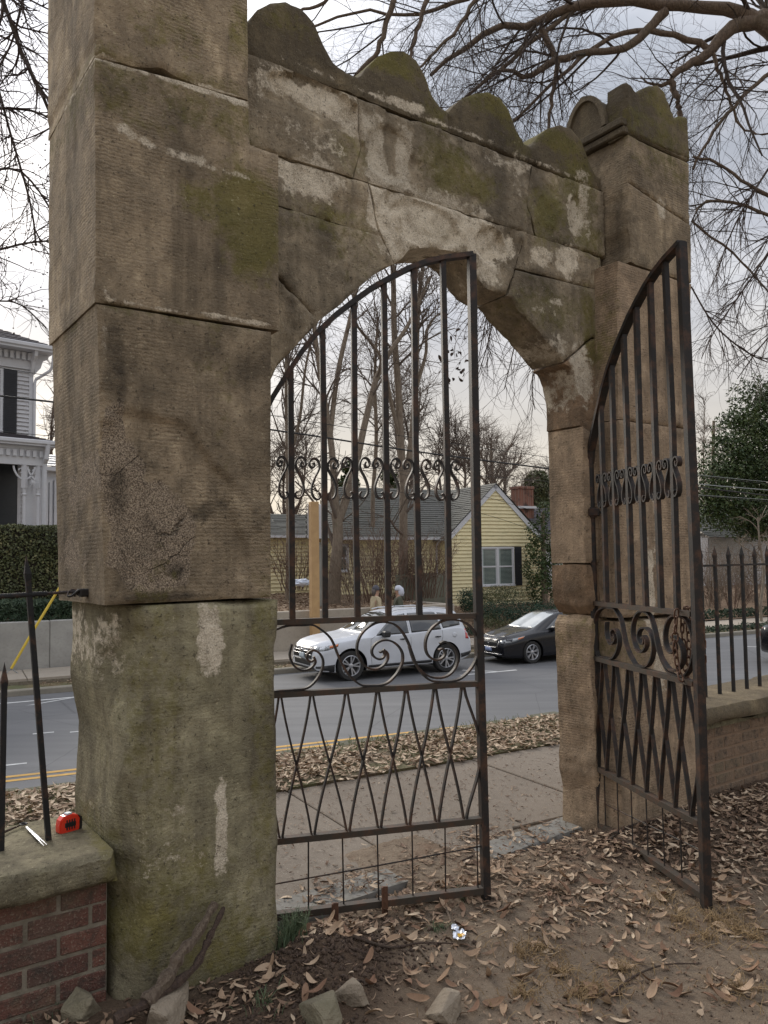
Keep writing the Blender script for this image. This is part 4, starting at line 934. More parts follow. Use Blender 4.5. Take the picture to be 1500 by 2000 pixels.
        # make sure the big face looks outwards
        for f in bm.faces: f.smooth = len(f.verts) == 3
        bm.to_mesh(mo.data); bm.free(); return mo
    def line(s, pts, side, w=.008, mat=None, name='door_seam'):
        """thin dark seam lying on the body"""
        d = {'L': (0, -1, 0), 'R': (0, 1, 0), 'F': (-1, 0, 0), 'T': (0, 0, -1)}[side]
        def src(a, b): return {'L': (a, 3, b), 'R': (a, -3, b), 'F': (5, a, b), 'T': (a, b, 4)}[side]
        P_ = []
        for i in range(len(pts) - 1):
            for j in range(6):
                u = j / 6; a = pts[i][0] + (pts[i + 1][0] - pts[i][0]) * u; b = pts[i][1] + (pts[i + 1][1] - pts[i][1]) * u
                h, _ = s.hit(src(a, b), d)
                if h is not None: P_.append(h)
        mb = MB(); mb.tube(P_, w / 2, 5); return mb.build(name, mat or M_TRIM, s.g, local=True)
    def wheel(s, cx_, sg):
        sp = s.sp; r = sp['wr']; wy = sp['wmax_v'] - .015; w = .22
        wh = MB(); wh.lathe([(r * .70, -w / 2), (r * .93, -w / 2), (r * .99, -w / 2 + .03), (r, -w / 2 + .05), (r, w / 2 - .05), (r * .99, w / 2 - .03), (r * .93, w / 2 - .005), (r * .70, w / 2 - .012)], 36, ax='y', cap=False)
        e_ = bpy.data.objects.new('wheel', None); COL.objects.link(e_); e_.parent = s.g; e_.location = (cx_, sg * (wy - w / 2), r); e_.rotation_euler = (0, random.uniform(0, 1.2), 0 if sg > 0 else math.pi)
        t = wh.build('tyre', M_TYRE, e_, local=True); auto_smooth(t, 40)
        rm = MB(); ri = r * .70
        rm.lathe([(ri, w / 2 - .014), (ri - .012, w / 2 - .006), (ri - .022, w / 2 - .02), (ri - .03, w / 2 - .10)], 36, ax='y', cap=False)
        nsp = sp['spokes']
        for k in range(nsp):
            a = 2 * math.pi * k / nsp
            for da in sp['pair']:
                c, q = math.cos(a + da), math.sin(a + da); c2, q2 = math.cos(a + da * .35), math.sin(a + da * .35); hw = sp['sw']
                vs_ = []
                for (rr, cc, qq, yy, ww_) in ((.045, c2, q2, w / 2 - .03, hw), (ri - .015, c, q, w / 2 - .018, hw * 1.15)):
                    for (u, y) in ((-ww_, yy - .03), (ww_, yy - .03), (ww_ * .8, yy), (-ww_ * .8, yy)): vs_.append((rr * cc - u * qq, y, rr * qq + u * cc))
                rm.add(vs_, [(0, 1, 5, 4), (1, 2, 6, 5), (2, 3, 7, 6), (3, 0, 4, 7), (0, 3, 2, 1), (4, 5, 6, 7)])
        rm.lathe([(.062, w / 2 - .05), (.060, w / 2 - .022), (.04, w / 2 - .014), (.001, w / 2 - .012)], 16, ax='y')
        o = rm.build('rim', M_ALLOY, e_, local=True); auto_smooth(o, 30)
        dk = MB(); dk.lathe([(.001, w / 2 - .10), (ri - .02, w / 2 - .10), (ri - .02, w / 2 - .09), (.001, w / 2 - .085)], 24, ax='y'); dk.build('brake_disc', M_TRIM, e_, local=True)
SUV = dict(L=4.68, wr=.372, arch=.44, axles=(.93, 3.75), wmax_v=.965, paint=M_SILV, spokes=5, pair=(-.20, .20), sw=.019,
    top=[(0, .80), (.05, .90), (.15, .965), (.5, 1.04), (1.0, 1.10), (1.30, 1.135), (1.45, 1.20), (1.9, 1.47), (2.2, 1.615), (2.45, 1.665), (3.0, 1.70), (3.6, 1.69), (4.05, 1.655), (4.28, 1.61), (4.36, 1.50), (4.5, 1.24), (4.58, 1.05), (4.66, .80), (4.68, .6)],
    belt=[(0, .70), (.1, .84), (.5, .965), (1.0, 1.02), (1.35, 1.05), (2, 1.08), (3, 1.12), (4, 1.19), (4.3, 1.18), (4.55, 1.0), (4.66, .76), (4.68, .58)],
    wbelt=[(0, .50), (.05, .66), (.15, .77), (.5, .85), (1, .895), (1.4, .91), (2, .915), (3.5, .90), (4.1, .87), (4.4, .82), (4.6, .76), (4.68, .66)],
    wmax=[(0, .60), (.03, .74), (.1, .84), (.25, .91), (.5, .95), (1, .965), (3.8, .965), (4.3, .94), (4.5, .89), (4.62, .82), (4.68, .70)],
    wroof=[(0, .40), (.15, .60), (.5, .70), (1, .74), (1.35, .74), (1.9, .69), (2.3, .655), (3, .645), (4, .61), (4.3, .60), (4.5, .64), (4.68, .56)],
    sill=[(0, .36), (.1, .27), (.5, .23), (1.4, .25), (3.3, .25), (4.2, .28), (4.5, .36), (4.68, .48)])
def car_rot(fl=-1): return math.atan2(SU[1] * fl, SU[0] * fl)
p = St(10.12, 19.18, RZ)
suv = Car('parked_suv', 'silver white sport utility car parked at the far kerb, facing left', (p.x, p.y, RZ), car_rot(), SUV)
H2 = SUV['L'] / 2
# local x: front = +2.34.  near side (towards the camera) is the car's left = +y
for sd, nm in (('L', 1), ('R', -1)):
    suv.patch('side_window', [(H2 - 1.66, 1.075), (H2 - 1.72, 1.13), (H2 - 2.16, 1.47), (H2 - 2.42, 1.57), (H2 - 2.62, 1.595), (H2 - 2.62, 1.095)], M_TINT, sd)
    suv.patch('side_window', [(H2 - 2.70, 1.10), (H2 - 2.70, 1.598), (H2 - 3.30, 1.605), (H2 - 3.55, 1.59), (H2 - 3.62, 1.14)], M_TINT, sd)
    suv.patch('side_window', [(H2 - 3.68, 1.165), (H2 - 3.62, 1.58), (H2 - 3.85, 1.555), (H2 - 4.12, 1.47), (H2 - 4.28, 1.28), (H2 - 4.27, 1.225)], M_TINT, sd)
    suv.patch('sill_trim', [(H2 - 1.40, .25), (H2 - 1.40, .36), (H2 - 3.28, .37), (H2 - 3.28, .25)], M_TRIM, sd, off=.012, th=.02)
    for pts in ([(H2 - 1.50, .36), (H2 - 1.47, .7), (H2 - 1.50, 1.0), (H2 - 1.66, 1.08)], [(H2 - 2.66, .36), (H2 - 2.66, 1.6)], [(H2 - 3.34, .5), (H2 - 3.55, .72), (H2 - 3.64, .95), (H2 - 3.64, 1.15)]): suv.line(pts, sd)
    for x in (2.42, 3.48):
        h, _ = suv.hit((H2 - x, 3 * nm, .96), (0, -nm, 0)); mb = MB(); y = h.y + nm * .02
        mb.box(H2 - x - .09, H2 - x + .09, y - .012, y + .012, .945, .972, .008); mb.box(H2 - x - .03, H2 - x + .03, y - .03 * 1, y + .002, .935, .975, .006); mb.build('door_handle', M_TRIM, suv.g, local=True)
    mb = MB(); mb.box(H2 - 1.98, H2 - 1.80, nm * .90 if nm > 0 else -1.14, 1.14 if nm > 0 else -.90, 1.04, 1.20, .035); mb.build('wing_mirror', M_TRIM, suv.g, local=True)
    # lamps
    suv.patch('headlight', [(H2 - .06, .76), (H2 - .10, .86), (H2 - .62, .955), (H2 - .58, .87), (H2 - .30, .79)], M_LAMP, sd, off=.006)
    suv.patch('indicator', [(H2 - .36, .84), (H2 - .38, .895), (H2 - .60, .935), (H2 - .57, .88)], M_AMBER, sd, off=.010)
    suv.patch('tail_light', [(H2 - 4.52, .84), (H2 - 4.38, .86), (H2 - 4.40, 1.10), (H2 - 4.50, 1.12)], M_REDL, sd, off=.006)
    suv.patch('bumper_trim', [(H2 - .04, .30), (H2 - .04, .40), (H2 - .48, .44), (H2 - .52, .26), (H2 - .2, .25)], M_TRIM, sd, off=.010, th=.02)
    suv.patch('bumper_trim', [(H2 - 4.22, .36), (H2 - 4.2, .47), (H2 - 4.62, .52), (H2 - 4.60, .42)], M_TRIM, sd, off=.010, th=.02)
suv.patch('fuel_flap', [(H2 - 4.02 + .07 * math.cos(t), .98 + .07 * math.sin(t)) for t in np.linspace(0, 6.0, 14)], M_SILV, 'L', off=.004)
# windscreen (seen from above), grille and lower intake (seen from the front)
suv.patch('windscreen', [(H2 - 1.36, -.70), (H2 - 1.33, 0), (H2 - 1.36, .70), (H2 - 2.18, .60), (H2 - 2.25, 0), (H2 - 2.18, -.60)], M_WSG, 'T')
suv.patch('rear_window', [(-.56, 1.22), (.56, 1.22), (.50, 1.54), (-.50, 1.54)], M_TINT, 'B')
for z0, z1 in ((.815, .84), (.735, .757), (.655, .677)): suv.patch('grille_bar', [(-.60, z0), (.60, z0), (.60, z1), (-.60, z1)], M_CHROME, 'F', off=.014, th=.02)
suv.patch('grille', [(-.60, .57), (.60, .57), (.62, .86), (-.62, .86)], M_TRIM, 'F', off=.004)
suv.patch('lower_intake', [(-.50, .40), (.50, .40), (.56, .54), (-.56, .54)], M_TRIM, 'F', off=.004)
suv.patch('front_lip', [(-.74, .30), (.74, .30), (.70, .37), (-.70, .37)], M_TRIM, 'F', off=.012)
for sy in (-1, 1): suv.patch('fog_lamp', [(sy * .64, .46), (sy * .74, .46), (sy * .73, .53), (sy * .64, .53)], M_LAMP, 'F', off=.008)
for sy in (-1, 1): suv.patch('headlight', [(sy * .60, .76), (sy * .60, .87), (sy * .74, .88), (sy * .78, .80)], M_LAMP, 'F', off=.008)
suv.patch('oval_badge', [(.10 * math.cos(t), .745 + .045 * math.sin(t)) for t in np.linspace(0, 6.0, 16)], M_CHROME, 'F', off=.03, res=.03)
suv.patch('number_plate', [(-.15, .56), (.15, .56), (.15, .70), (-.15, .70)], M_PLATE, 'F', off=.026, th=.02)
for sy in (-.59, .59):
    mb = MB(); mb.tube([(H2 - 2.3, sy, 1.665), (H2 - 2.5, sy, 1.70), (H2 - 3.6, sy, 1.715), (H2 - 3.95, sy, 1.67)], .014, 6); mb.build('roof_rail', M_SILV, suv.g, local=True)
mb = MB(); mb.tube([(H2 - 2.42, .25, 1.66), (H2 - 2.60, .25, 1.80)], .006, 5); mb.build('antenna', M_TRIM, suv.g, local=True)
mb = MB(); mb.tube([(H2 - 1.42, .55, 1.175), (H2 - 1.50, .05, 1.215)], .011, 5); mb.tube([(H2 - 1.40, -.1, 1.17), (H2 - 1.49, -.6, 1.19)], .011, 5); mb.build('wiper', M_TRIM, suv.g, local=True)

SED = dict(L=4.52, wr=.318, arch=.365, axles=(.92, 3.59), wmax_v=.875, paint=M_BLKP, spokes=7, pair=(-.11, .11), sw=.013,
    top=[(0, .62), (.04, .70), (.15, .76), (.5, .86), (.95, .93), (1.12, .97), (1.3, 1.06), (1.75, 1.28), (2.05, 1.39), (2.4, 1.43), (2.9, 1.415), (3.3, 1.34), (3.7, 1.18), (4.0, 1.085), (4.3, 1.06), (4.42, 1.03), (4.5, .85), (4.52, .65)],
    belt=[(0, .56), (.1, .68), (.5, .79), (1.0, .86), (1.3, .89), (2, .92), (3, .97), (3.8, 1.01), (4.3, 1.0), (4.46, .93), (4.52, .62)],
    wbelt=[(0, .46), (.05, .58), (.2, .70), (.5, .77), (1, .80), (2, .81), (3.5, .80), (4.1, .76), (4.4, .70), (4.52, .60)],
    wmax=[(0, .54), (.03, .66), (.12, .76), (.3, .83), (.6, .865), (1, .875), (3.6, .875), (4.1, .85), (4.4, .78), (4.52, .64)],
    wroof=[(0, .36), (.2, .55), (.5, .62), (1, .66), (1.3, .65), (1.8, .60), (2.2, .57), (3, .56), (3.5, .57), (4, .60), (4.4, .58), (4.52, .5)],
    sill=[(0, .26), (.1, .19), (.5, .17), (3.9, .19), (4.3, .26), (4.52, .36)])
def sedan(name, label, a, q, fl):
    p = St(a, q, RZ); c = Car(name, label, (p.x, p.y, RZ), car_rot(fl), SED); H = SED['L'] / 2
    for sd, nm in (('L', 1), ('R', -1)):
        c.patch('side_window', [(H - 1.45, .925), (H - 1.95, 1.22), (H - 2.25, 1.325), (H - 2.45, 1.34), (H - 2.45, .95)], M_TINT, sd)
        c.patch('side_window', [(H - 2.53, .955), (H - 2.53, 1.34), (H - 2.9, 1.33), (H - 3.2, 1.27), (H - 3.42, 1.14), (H - 3.50, 1.0)], M_TINT, sd)
        for pts in ([(H - 1.32, .3), (H - 1.30, .7), (H - 1.42, .92)], [(H - 2.48, .25), (H - 2.48, 1.35)], [(H - 3.2, .45), (H - 3.38, .8), (H - 3.48, 1.0)]): c.line(pts, sd)
        mb = MB(); mb.box(H - 1.78, H - 1.62, .80 if nm > 0 else -1.0, 1.0 if nm > 0 else -.80, .90, 1.03, .03); mb.build('wing_mirror', M_BLKP, c.g, local=True)
        for x in (2.25, 3.2):
            h, _ = c.hit((H - x, 3 * nm, .80), (0, -nm, 0)); y = h.y + nm * .018; mb = MB(); mb.box(H - x - .08, H - x + .08, y - .012, y + .012, .79, .812, .008); mb.build('door_handle', M_BLKP, c.g, local=True)
        c.patch('headlight', [(H - .08, .60), (H - .14, .70), (H - .70, .80), (H - .60, .73), (H - .30, .64)], M_LAMP, sd, off=.005)
        c.patch('indicator', [(H - .44, .70), (H - .46, .745), (H - .66, .78), (H - .60, .735)], M_AMBER, sd, off=.009)
        c.patch('tail_light', [(H - 4.44, .72), (H - 4.10, .80), (H - 4.08, .93), (H - 4.42, .96)], M_REDL, sd, off=.006)
    c.patch('windscreen', [(H - 1.16, -.60), (H - 1.12, 0), (H - 1.16, .60), (H - 1.98, .52), (H - 2.05, 0), (H - 1.98, -.52)], M_SHADE, 'T')
    c.patch('rear_window', [(H - 3.05, -.48), (H - 3.05, .48), (H - 3.85, .56), (H - 3.85, -.56)], M_TINT, 'T')
    c.patch('bonnet_panel', [(H - .22, -.52), (H - .18, 0), (H - .22, .52), (H - 1.08, .60), (H - 1.05, 0), (H - 1.08, -.60)], M_BLKP, 'T', off=.004)
    c.patch('grille', [(-.46, .60), (-.42, .50), (.42, .50), (.46, .60), (.40, .635), (-.40, .635)], M_TRIM, 'F', off=.004)
    c.patch('chrome_surround', [(-.50, .655), (-.46, .50), (-.34, .455), (.34, .455), (.46, .50), (.50, .655), (.47, .65), (.42, .51), (.33, .48), (-.33, .48), (-.42, .51), (-.47, .65)], M_CHROME, 'F', off=.016, res=.03)
    for vs_ in ([(-.05, .545), (-.035, .545), (-.03, .615), (-.045, .615)], [(.035, .545), (.05, .545), (.045, .615), (.03, .615)], [(-.035, .572), (.035, .572), (.035, .587), (-.035, .587)]): c.patch('badge_bar', vs_, M_CHROME, 'F', off=.022, res=.03)
    for sy in (-1, 1): c.patch('headlight', [(sy * .50, .585), (sy * .50, .665), (sy * .64, .69), (sy * .66, .60)], M_LAMP, 'F', off=.006)
    c.patch('lower_intake', [(-.40, .25), (.40, .25), (.44, .33), (-.44, .33)], M_TRIM, 'F', off=.004)
    c.patch('chrome_strip', [(-.62, .30), (.62, .30), (.60, .275), (-.60, .275)], M_CHROME, 'F', off=.01)
    c.patch('number_plate', [(-.15, .35), (.15, .35), (.15, .47), (-.15, .47)], M_PLATEB, 'F', off=.022, th=.02)
    return c
sedan('parked_sedan', 'black sedan parked behind the silver car, pale sunshade behind its windscreen', 15.82, 19.17, -1)
sedan('passing_sedan', 'dark sedan with red tail light just entering beyond the right railing', 22.15, 14.35, 1)

# ------------------------------------------------------------------ building frames
class Fr:
    def __init__(s, o, ang):
        s.o = o; a = R_(ang); s.e = (math.sin(a), math.cos(a)); s.n = (-math.cos(a), math.sin(a)); s.rot = math.atan2(s.e[1], s.e[0])
    def __call__(s, a, b, z=0.0): return Vector((s.o[0] + a * s.e[0] + b * s.n[0], s.o[1] + a * s.e[1] + b * s.n[1], z))
    def on(s, px_, py_, b=0.0):
        r = ray(px_, py_); k = (s.o[0] * s.n[0] + s.o[1] * s.n[1] + b) / (r.x * s.n[0] + r.y * s.n[1]); x, y, z = r.x * k, r.y * k, EYE + r.z * k
        return ((x - s.o[0]) * s.e[0] + (y - s.o[1]) * s.e[1], z)
def siding_mat(name, c1, c2, grime=(.3, .3, .12), gr=.3, peel=None):
    g = G(name); v = g.obj(); a = g.noise(v, .8, 5, .6); b = g.noise(g.obj((1, 1, 6)), 3, 5, .7)
    cc = g.ramp(a, [(.3, c1), (.7, c2)]); cc = g.mix(g.ramp(b, [(.5, 0.0), (.75, gr)]), cc, grime)
    if peel: cc = g.mix(g.ramp(g.noise(g.obj((1, 1, 3)), 9, 5, .7), [(.58, 0.0), (.64, 1.0)]), cc, peel)
    g.col(cc); return g.set(Roughness=.75)
M_YSID = siding_mat('yellow_clapboard', (.82, .72, .44), (.76, .67, .42), (.36, .36, .18), .6)
M_WSID = siding_mat('peeling_white_clapboard', (.62, .62, .64), (.52, .52, .54), (.35, .35, .33), .4, peel=(.30, .27, .25))
M_WTRIM = siding_mat('white_house_trim', (.66, .66, .68), (.56, .57, .6), (.4, .4, .38), .3)
g = G('grey_shingles'); v = g.obj(); a = g.noise(v, .7, 4); b = g.noise(g.obj((5, 5, 9)), 2.2, 3, .8); cc = g.ramp(a, [(.3, (.135, .135, .115)), (.7, (.10, .10, .095))]); cc = g.mix(g.ramp(b, [(.4, .0), (.6, .6)]), cc, (.18, .175, .155)); g.col(cc); M_SHIN = g.set(Roughness=.95)
M_SHIND = simple('dark_shingles', (.085, .075, .085), (.055, .05, .055), 4, .95, bump=.5, bsc=12, bdist=.02)
M_PANE = simple('window_glass', (.05, .075, .07), (.03, .04, .045), 2, .06, spec=.8, coat=.6)
M_BLIND = simple('green_grey_blinds', (.30, .36, .33), (.22, .27, .25), 3, .7)
M_SHUT = simple('black_shutters', (.022, .024, .03), rough=.6)
M_DOORD = simple('dark_door', (.03, .035, .04), rough=.4)
def gable_siding(fr, root, a0, a1, z0, ze, apex, b, mat, ex=.155, cuts=(), th=.055):
    """clapboards as wedge strips, clipped to a gable; one joined part"""
    m = MB(xf=lambda p: fr(*p)); z = z0
    while z < (apex[1] if apex else ze):
        zt = z + ex
        def span(zz):
            if zz <= ze or not apex: return a0, a1
            u = (zz - ze) / (apex[1] - ze); return a0 + (apex[0] - a0) * u, a1 + (apex[0] - a1) * u
        l0, r0 = span(z); l1, r1 = span(min(zt, apex[1] if apex else zt))
        segs = [(l0, r0, l1, r1)]
        for (ca, cb, cz0, cz1) in cuts:
            if z + ex > cz0 and z < cz1:
                ns = []
                for (p, q, p1, q1) in segs: ns += [(p, min(q, ca), p1, min(q1, ca)), (max(p, cb), q, max(p1, cb), q1)]
                segs = [s_ for s_ in ns if s_[1] - s_[0] > .02]
        for (p, q, p1, q1) in segs:
            if q1 <= p1: q1 = p1 = (p1 + q1) / 2
            m.add([(p, b - th, z), (q, b - th, z), (q1, b - .004, zt), (p1, b - .004, zt), (p, b + .02, z), (q, b + .02, z)], [(0, 1, 2, 3), (0, 4, 5, 1)])
        z = zt
    o = m.build('siding', mat, root); o['kind'] = 'stuff'; return o
def shingles(fr, root, A, B, C, D, mat, rows, name='roof_shingles'):
    """A,B eave ends; D,C ridge ends (frame coords)"""
    A, B, C, D = [Vector(x) for x in (A, B, C, D)]; nrm = (B - A).cross(D - A).normalized(); 
    if nrm.z < 0: nrm = -nrm
    m = MB(xf=lambda p: fr(*p)); rnd = random.Random(5)
    for i in range(rows):
        u0, u1 = i / rows, (i + 1.15) / rows
        l0, r0 = A.lerp(D, u0), B.lerp(C, u0); l1, r1 = A.lerp(D, min(u1, 1)), B.lerp(C, min(u1, 1)); wd = (r0 - l0).length; k = max(1, int(wd / .9))
        for j in range(k):
            h = nrm * (.022 + rnd.uniform(-.006, .012)); p0, p1 = l0.lerp(r0, j / k), l0.lerp(r0, (j + 1) / k); q0, q1 = l1.lerp(r1, j / k), l1.lerp(r1, (j + 1) / k)
            m.add([p0 + h, p1 + h, q1, q0, p0, p1], [(0, 1, 2, 3), (4, 5, 1, 0)])
    o = m.build(name, mat, root); o['kind'] = 'stuff'; return o
def window(fr, root, a0, a1, z0, z1, b, cols=1, blinds=True, trim=M_WTRIM, fw=.07, shut=None, sash=True, glass=M_PANE):
    f = MB(xf=lambda p: fr(*p)); y0, y1 = b - .05, b + .03
    f.box(a0, a1, y0, y1, z1 - fw, z1); f.box(a0 - .02, a1 + .02, y0 - .02, y1, z0 - .0, z0 + fw)
    f.box(a0, a0 + fw, y0, y1, z0 + fw, z1 - fw); f.box(a1 - fw, a1, y0, y1, z0 + fw, z1 - fw)
    wd = (a1 - a0 - fw) / cols
    for c in range(1, cols): f.box(a0 + wd * c - .02, a0 + wd * c + fw + .02, y0, y1, z0 + fw, z1 - fw)
    fo = f.build('window', trim, root)
    for c in range(cols):
        p, q = a0 + fw + wd * c + (.02 if c else 0), a0 + wd * (c + 1) - (.02 if c < cols - 1 else 0); s = MB(xf=lambda x: fr(*x)); t_ = .035; zm = (z0 + z1) / 2
        s.box(p, q, b - .025, b + .01, zm - .025, zm + .025); 
        for zz0, zz1 in ((z0 + fw, zm), (zm, z1 - fw)):
            s.box(p, p + t_, b - .02, b + .01, zz0, zz1); s.box(q - t_, q, b - .02, b + .01, zz0, zz1); s.box(p + t_, q - t_, b - .02, b + .01, zz1 - t_, zz1); s.box(p + t_, q - t_, b - .02, b + .01, zz0, zz0 + t_)
        if sash: s.build('sash', trim, fo, root=root)
        pn = MB(xf=lambda x: fr(*x)); pn.box(p + .01, q - .01, b + .004, b + .012, z0 + fw, z1 - fw); pn.build('pane', glass, fo, root=root)
        if blinds:
            bl = MB(xf=lambda x: fr(*x)); z = z0 + fw + .05
            while z < z1 - fw - .03: bl.box(p + .14, q - .03, b - .006, b + .003, z, z + .022); z += .052
            bl.box(p + .045, p + .12, b - .008, b + .003, z0 + fw + .04, z1 - fw - .04)
            o = bl.build('blind', M_BLIND, fo, root=root); o['kind'] = 'stuff'
    if shut:
        for (p, q) in shut:
            s = MB(xf=lambda x: fr(*x)); s.box(p, q, b - .055, b - .025, z0, z1, .006); z = z0 + .08
            while z < z1 - .1: s.box(p + .05, q - .05, b - .066, b - .054, z, z + .035); z += .06
            s.build('shutter', M_SHUT, root)
    return fo

# ------------------------------------------------------------------ yellow clapboard house
YF = Fr((0, 0), 62); YB = 28.0
yh = thing('yellow_house', 'yellow clapboard cottage with grey shingle roof, white trimmed gable and black shutters', 'house', St(20.2, 30, -.6))
aL, zE = YF.on(872, 1050, YB); aA, zA = YF.on(966, 948, YB); aR = 2 * aA - aL
wL, _ = YF.on(938, 1107, YB); wR, _ = YF.on(1003, 1107, YB); wz1 = YF.on(972, 1068, YB)[1]; wz0 = YF.on(972, 1145, YB)[1]
cuts = [(wL - .02, wR + .02, wz0, wz1)]
gable_siding(YF, yh, aL, aR, -.9, zE, (aA, zA), YB, M_YSID, cuts=cuts)
m = MB(xf=lambda p: YF(*p)); m.prism([(aL, -1), (aR, -1), (aR, zE), (aA, zA), (aL, zE)], YB + .03, YB + 7); recalc(m.build('wall', M_YSID, yh))
m = MB(xf=lambda p: YF(*p)); m.box(aL - .02, aL + .09, YB - .035, YB + .02, -.9, zE); m.box(aR - .09, aR + .02, YB - .035, YB + .02, -.9, zE); m.build('corner_board', M_YSID, yh)
def rake(fr, root, a0, z0, a1, z1, b, w=.20, th=.06, over=.0, mat=M_WTRIM):
    d = Vector((a1 - a0, 0, z1 - z0)); L_ = d.length; d.normalize(); n_ = Vector((-d.z, 0, d.x)); n_ = n_ if n_.z > 0 else -n_
    P0, P1 = Vector((a0, 0, z0)) - d * over, Vector((a1, 0, z1)); m = MB(xf=lambda p: fr(*p))
    vs = [(q.x, y, q.z) for y in (b - th, b) for q in (P0 - n_ * w, P1 - n_ * w, P1, P0)]
    m.add(vs, [(0, 1, 2, 3), (7, 6, 5, 4), (0, 4, 5, 1), (1, 5, 6, 2), (2, 6, 7, 3), (3, 7, 4, 0)]); return recalc(m.build('gable_trim', mat, root))
rake(YF, yh, aL, zE + .02, aA, zA + .06, YB - .02, over=.22); rake(YF, yh, aR, zE + .02, aA, zA + .06, YB - .02, over=.22)
def slope_pt(a0, z0, a1, z1, k): return (a0 + (a1 - a0) * k, z0 + (z1 - z0) * k)
e0 = slope_pt(aL, zE, aA, zA, -.10); e1_ = slope_pt(aR, zE, aA, zA, -.10); up = .09
shingles(YF, yh, (e0[0], YB - .12, e0[1] + up), (e0[0], YB + 7.3, e0[1] + up), (aA, YB + 7.3, zA + up), (aA, YB - .12, zA + up), M_SHIN, 26)
shingles(YF, yh, (e1_[0], YB - .12, e1_[1] + up), (e1_[0], YB + 7.3, e1_[1] + up), (aA, YB + 7.3, zA + up), (aA, YB - .12, zA + up), M_SHIN, 26)
window(YF, yh, wL, wR, wz0, wz1, YB - .02, cols=2, shut=[(wL - .40, wL - .03), (wR + .03, wR + .40)])
# long wing to the left, set back a little, ridge parallel to the street
wb = YB + .7; wl, _ = YF.on(660, 1046, wb); ew = zE + .02; zr = YF.on(850, 957, wb + 2.7)[1]
gable_siding(YF, yh, wl, aL + .1, -.9, ew, None, wb, M_YSID, cuts=[(YF.on(655, 1090, wb)[0], YF.on(680, 1090, wb)[0], YF.on(668, 1118, wb)[1], YF.on(668, 1062, wb)[1])])
m = MB(xf=lambda p: YF(*p)); m.box(wl, aL + .3, wb + .03, wb + 5.4, -1, ew); m.build('wall', M_YSID, yh)
shingles(YF, yh, (wl - .2, wb - .35, ew - .02), (aL + .2, wb - .35, ew - .02), (aL + 3.4, wb + 2.7, zr), (wl + 1.3, wb + 2.7, zr), M_SHIN, 24)
shingles(YF, yh, (wl - .2, wb - .35, ew - .02), (wl - .2, wb + 5.7, ew - .02), (wl + 1.3, wb + 2.71, zr), (wl + 1.3, wb + 2.69, zr), M_SHIN, 24)
m = MB(xf=lambda p: YF(*p)); m.box(wl - .2, aL + .1, wb - .46, wb - .34, ew - .10, ew + .0); m.build('gutter', M_WTRIM, yh)
m = MB(xf=lambda p: YF(*p)); m.tube([(aL - .12, wb - .40, ew - .08), (aL - .16, wb - .2, ew - .30), (aL - .10, wb - .06, ew - .45), (aL - .10, wb - .06, -.6)], .045, 8); m.build('downspout', M_WTRIM, yh)
a_, b_ = YF.on(655, 1090, wb)[0], YF.on(680, 1090, wb)[0]; window(YF, yh, a_, b_, YF.on(668, 1118, wb)[1], YF.on(668, 1062, wb)[1], wb - .02, cols=1, blinds=False)
# lower wing further left
lw = wb + 1.5; l0, l1 = YF.on(430, 1046, lw)[0], wl + .3; zl = YF.on(600, 1005, lw + 2.2)[1]; ze2 = YF.on(600, 1046, lw)[1]
m = MB(xf=lambda p: YF(*p)); m.box(l0, l1, lw, lw + 4.5, -1, ze2); m.build('wall', M_YSID, yh)
gable_siding(YF, yh, l0, l1, -.9, ze2, None, lw - .02, M_YSID)
shingles(YF, yh, (l0 - .3, lw - .35, ze2), (l1, lw - .35, ze2), (l1, lw + 2.2, zl), (l0 - .3, lw + 2.2, zl), M_SHIN, 18)
m = MB(xf=lambda p: YF(*p)); m.box(l0 - .3, l1, lw - .45, lw - .34, ze2 - .1, ze2); m.build('gutter', M_WTRIM, yh)
# neighbouring house with the brick chimney
nb = thing('neighbour_house', 'grey roofed house behind the yellow gable, with a soot topped brick chimney', 'house', YF(28, 40, -1))
nB = 38.0; x0, zt = YF.on(1030, 988, nB); x1 = x0 + 9
m = MB(xf=lambda p: YF(*p)); m.box(x0 - 4, x1, nB + .4, nB + 8, -1.5, zt - 1.6); m.build('wall', M_WSID, nb)
shingles(YF, nb, (x0 - 4.4, nB - .3, zt - 1.7), (x1, nB - .3, zt - 1.7), (x1, nB + 3, zt + .1), (x0 - 4.4, nB + 3, zt + .1), M_SHIND, 16)
cx0, cz0 = YF.on(1008, 990, nB + 2); cx1, cz1 = YF.on(1034, 952, nB + 2)
g = G('sooty_chimney_brick'); v = g.obj(); bt = g.n('ShaderNodeTexBrick'); g.lk(v, bt.inputs['Vector']); bt.inputs['Scale'].default_value = 3.2; bt.inputs['Color1'].default_value = (.22, .09, .06, 1); bt.inputs['Color2'].default_value = (.16, .07, .05, 1); bt.inputs['Mortar'].default_value = (.25, .2, .16, 1)
g.col(g.mix(g.ramp(g.noise(v, 1.6, 4), [(.5, 0.0), (.65, .9)]), bt.outputs[0], (.03, .025, .022))); M_CHIM = g.set(Roughness=.95)
cho = MB(xf=lambda p: YF(*p)); cho.box(cx0, cx1, nB + 1.6, nB + 2.5, cz0 - 1.2, cz1 - .15, .02); cho.box(cx0 - .05, cx1 + .05, nB + 1.55, nB + 2.55, cz1 - .15, cz1 + .02, .02); cho.build('chimney', M_CHIM, nb)
m = MB(xf=lambda p: YF(*p)); m.box(cx0 - .3, cx1 + .2, nB + 1.4, nB + 2.0, cz0 - .12, cz0 + .02); m.build('flashing', M_WTRIM, nb)
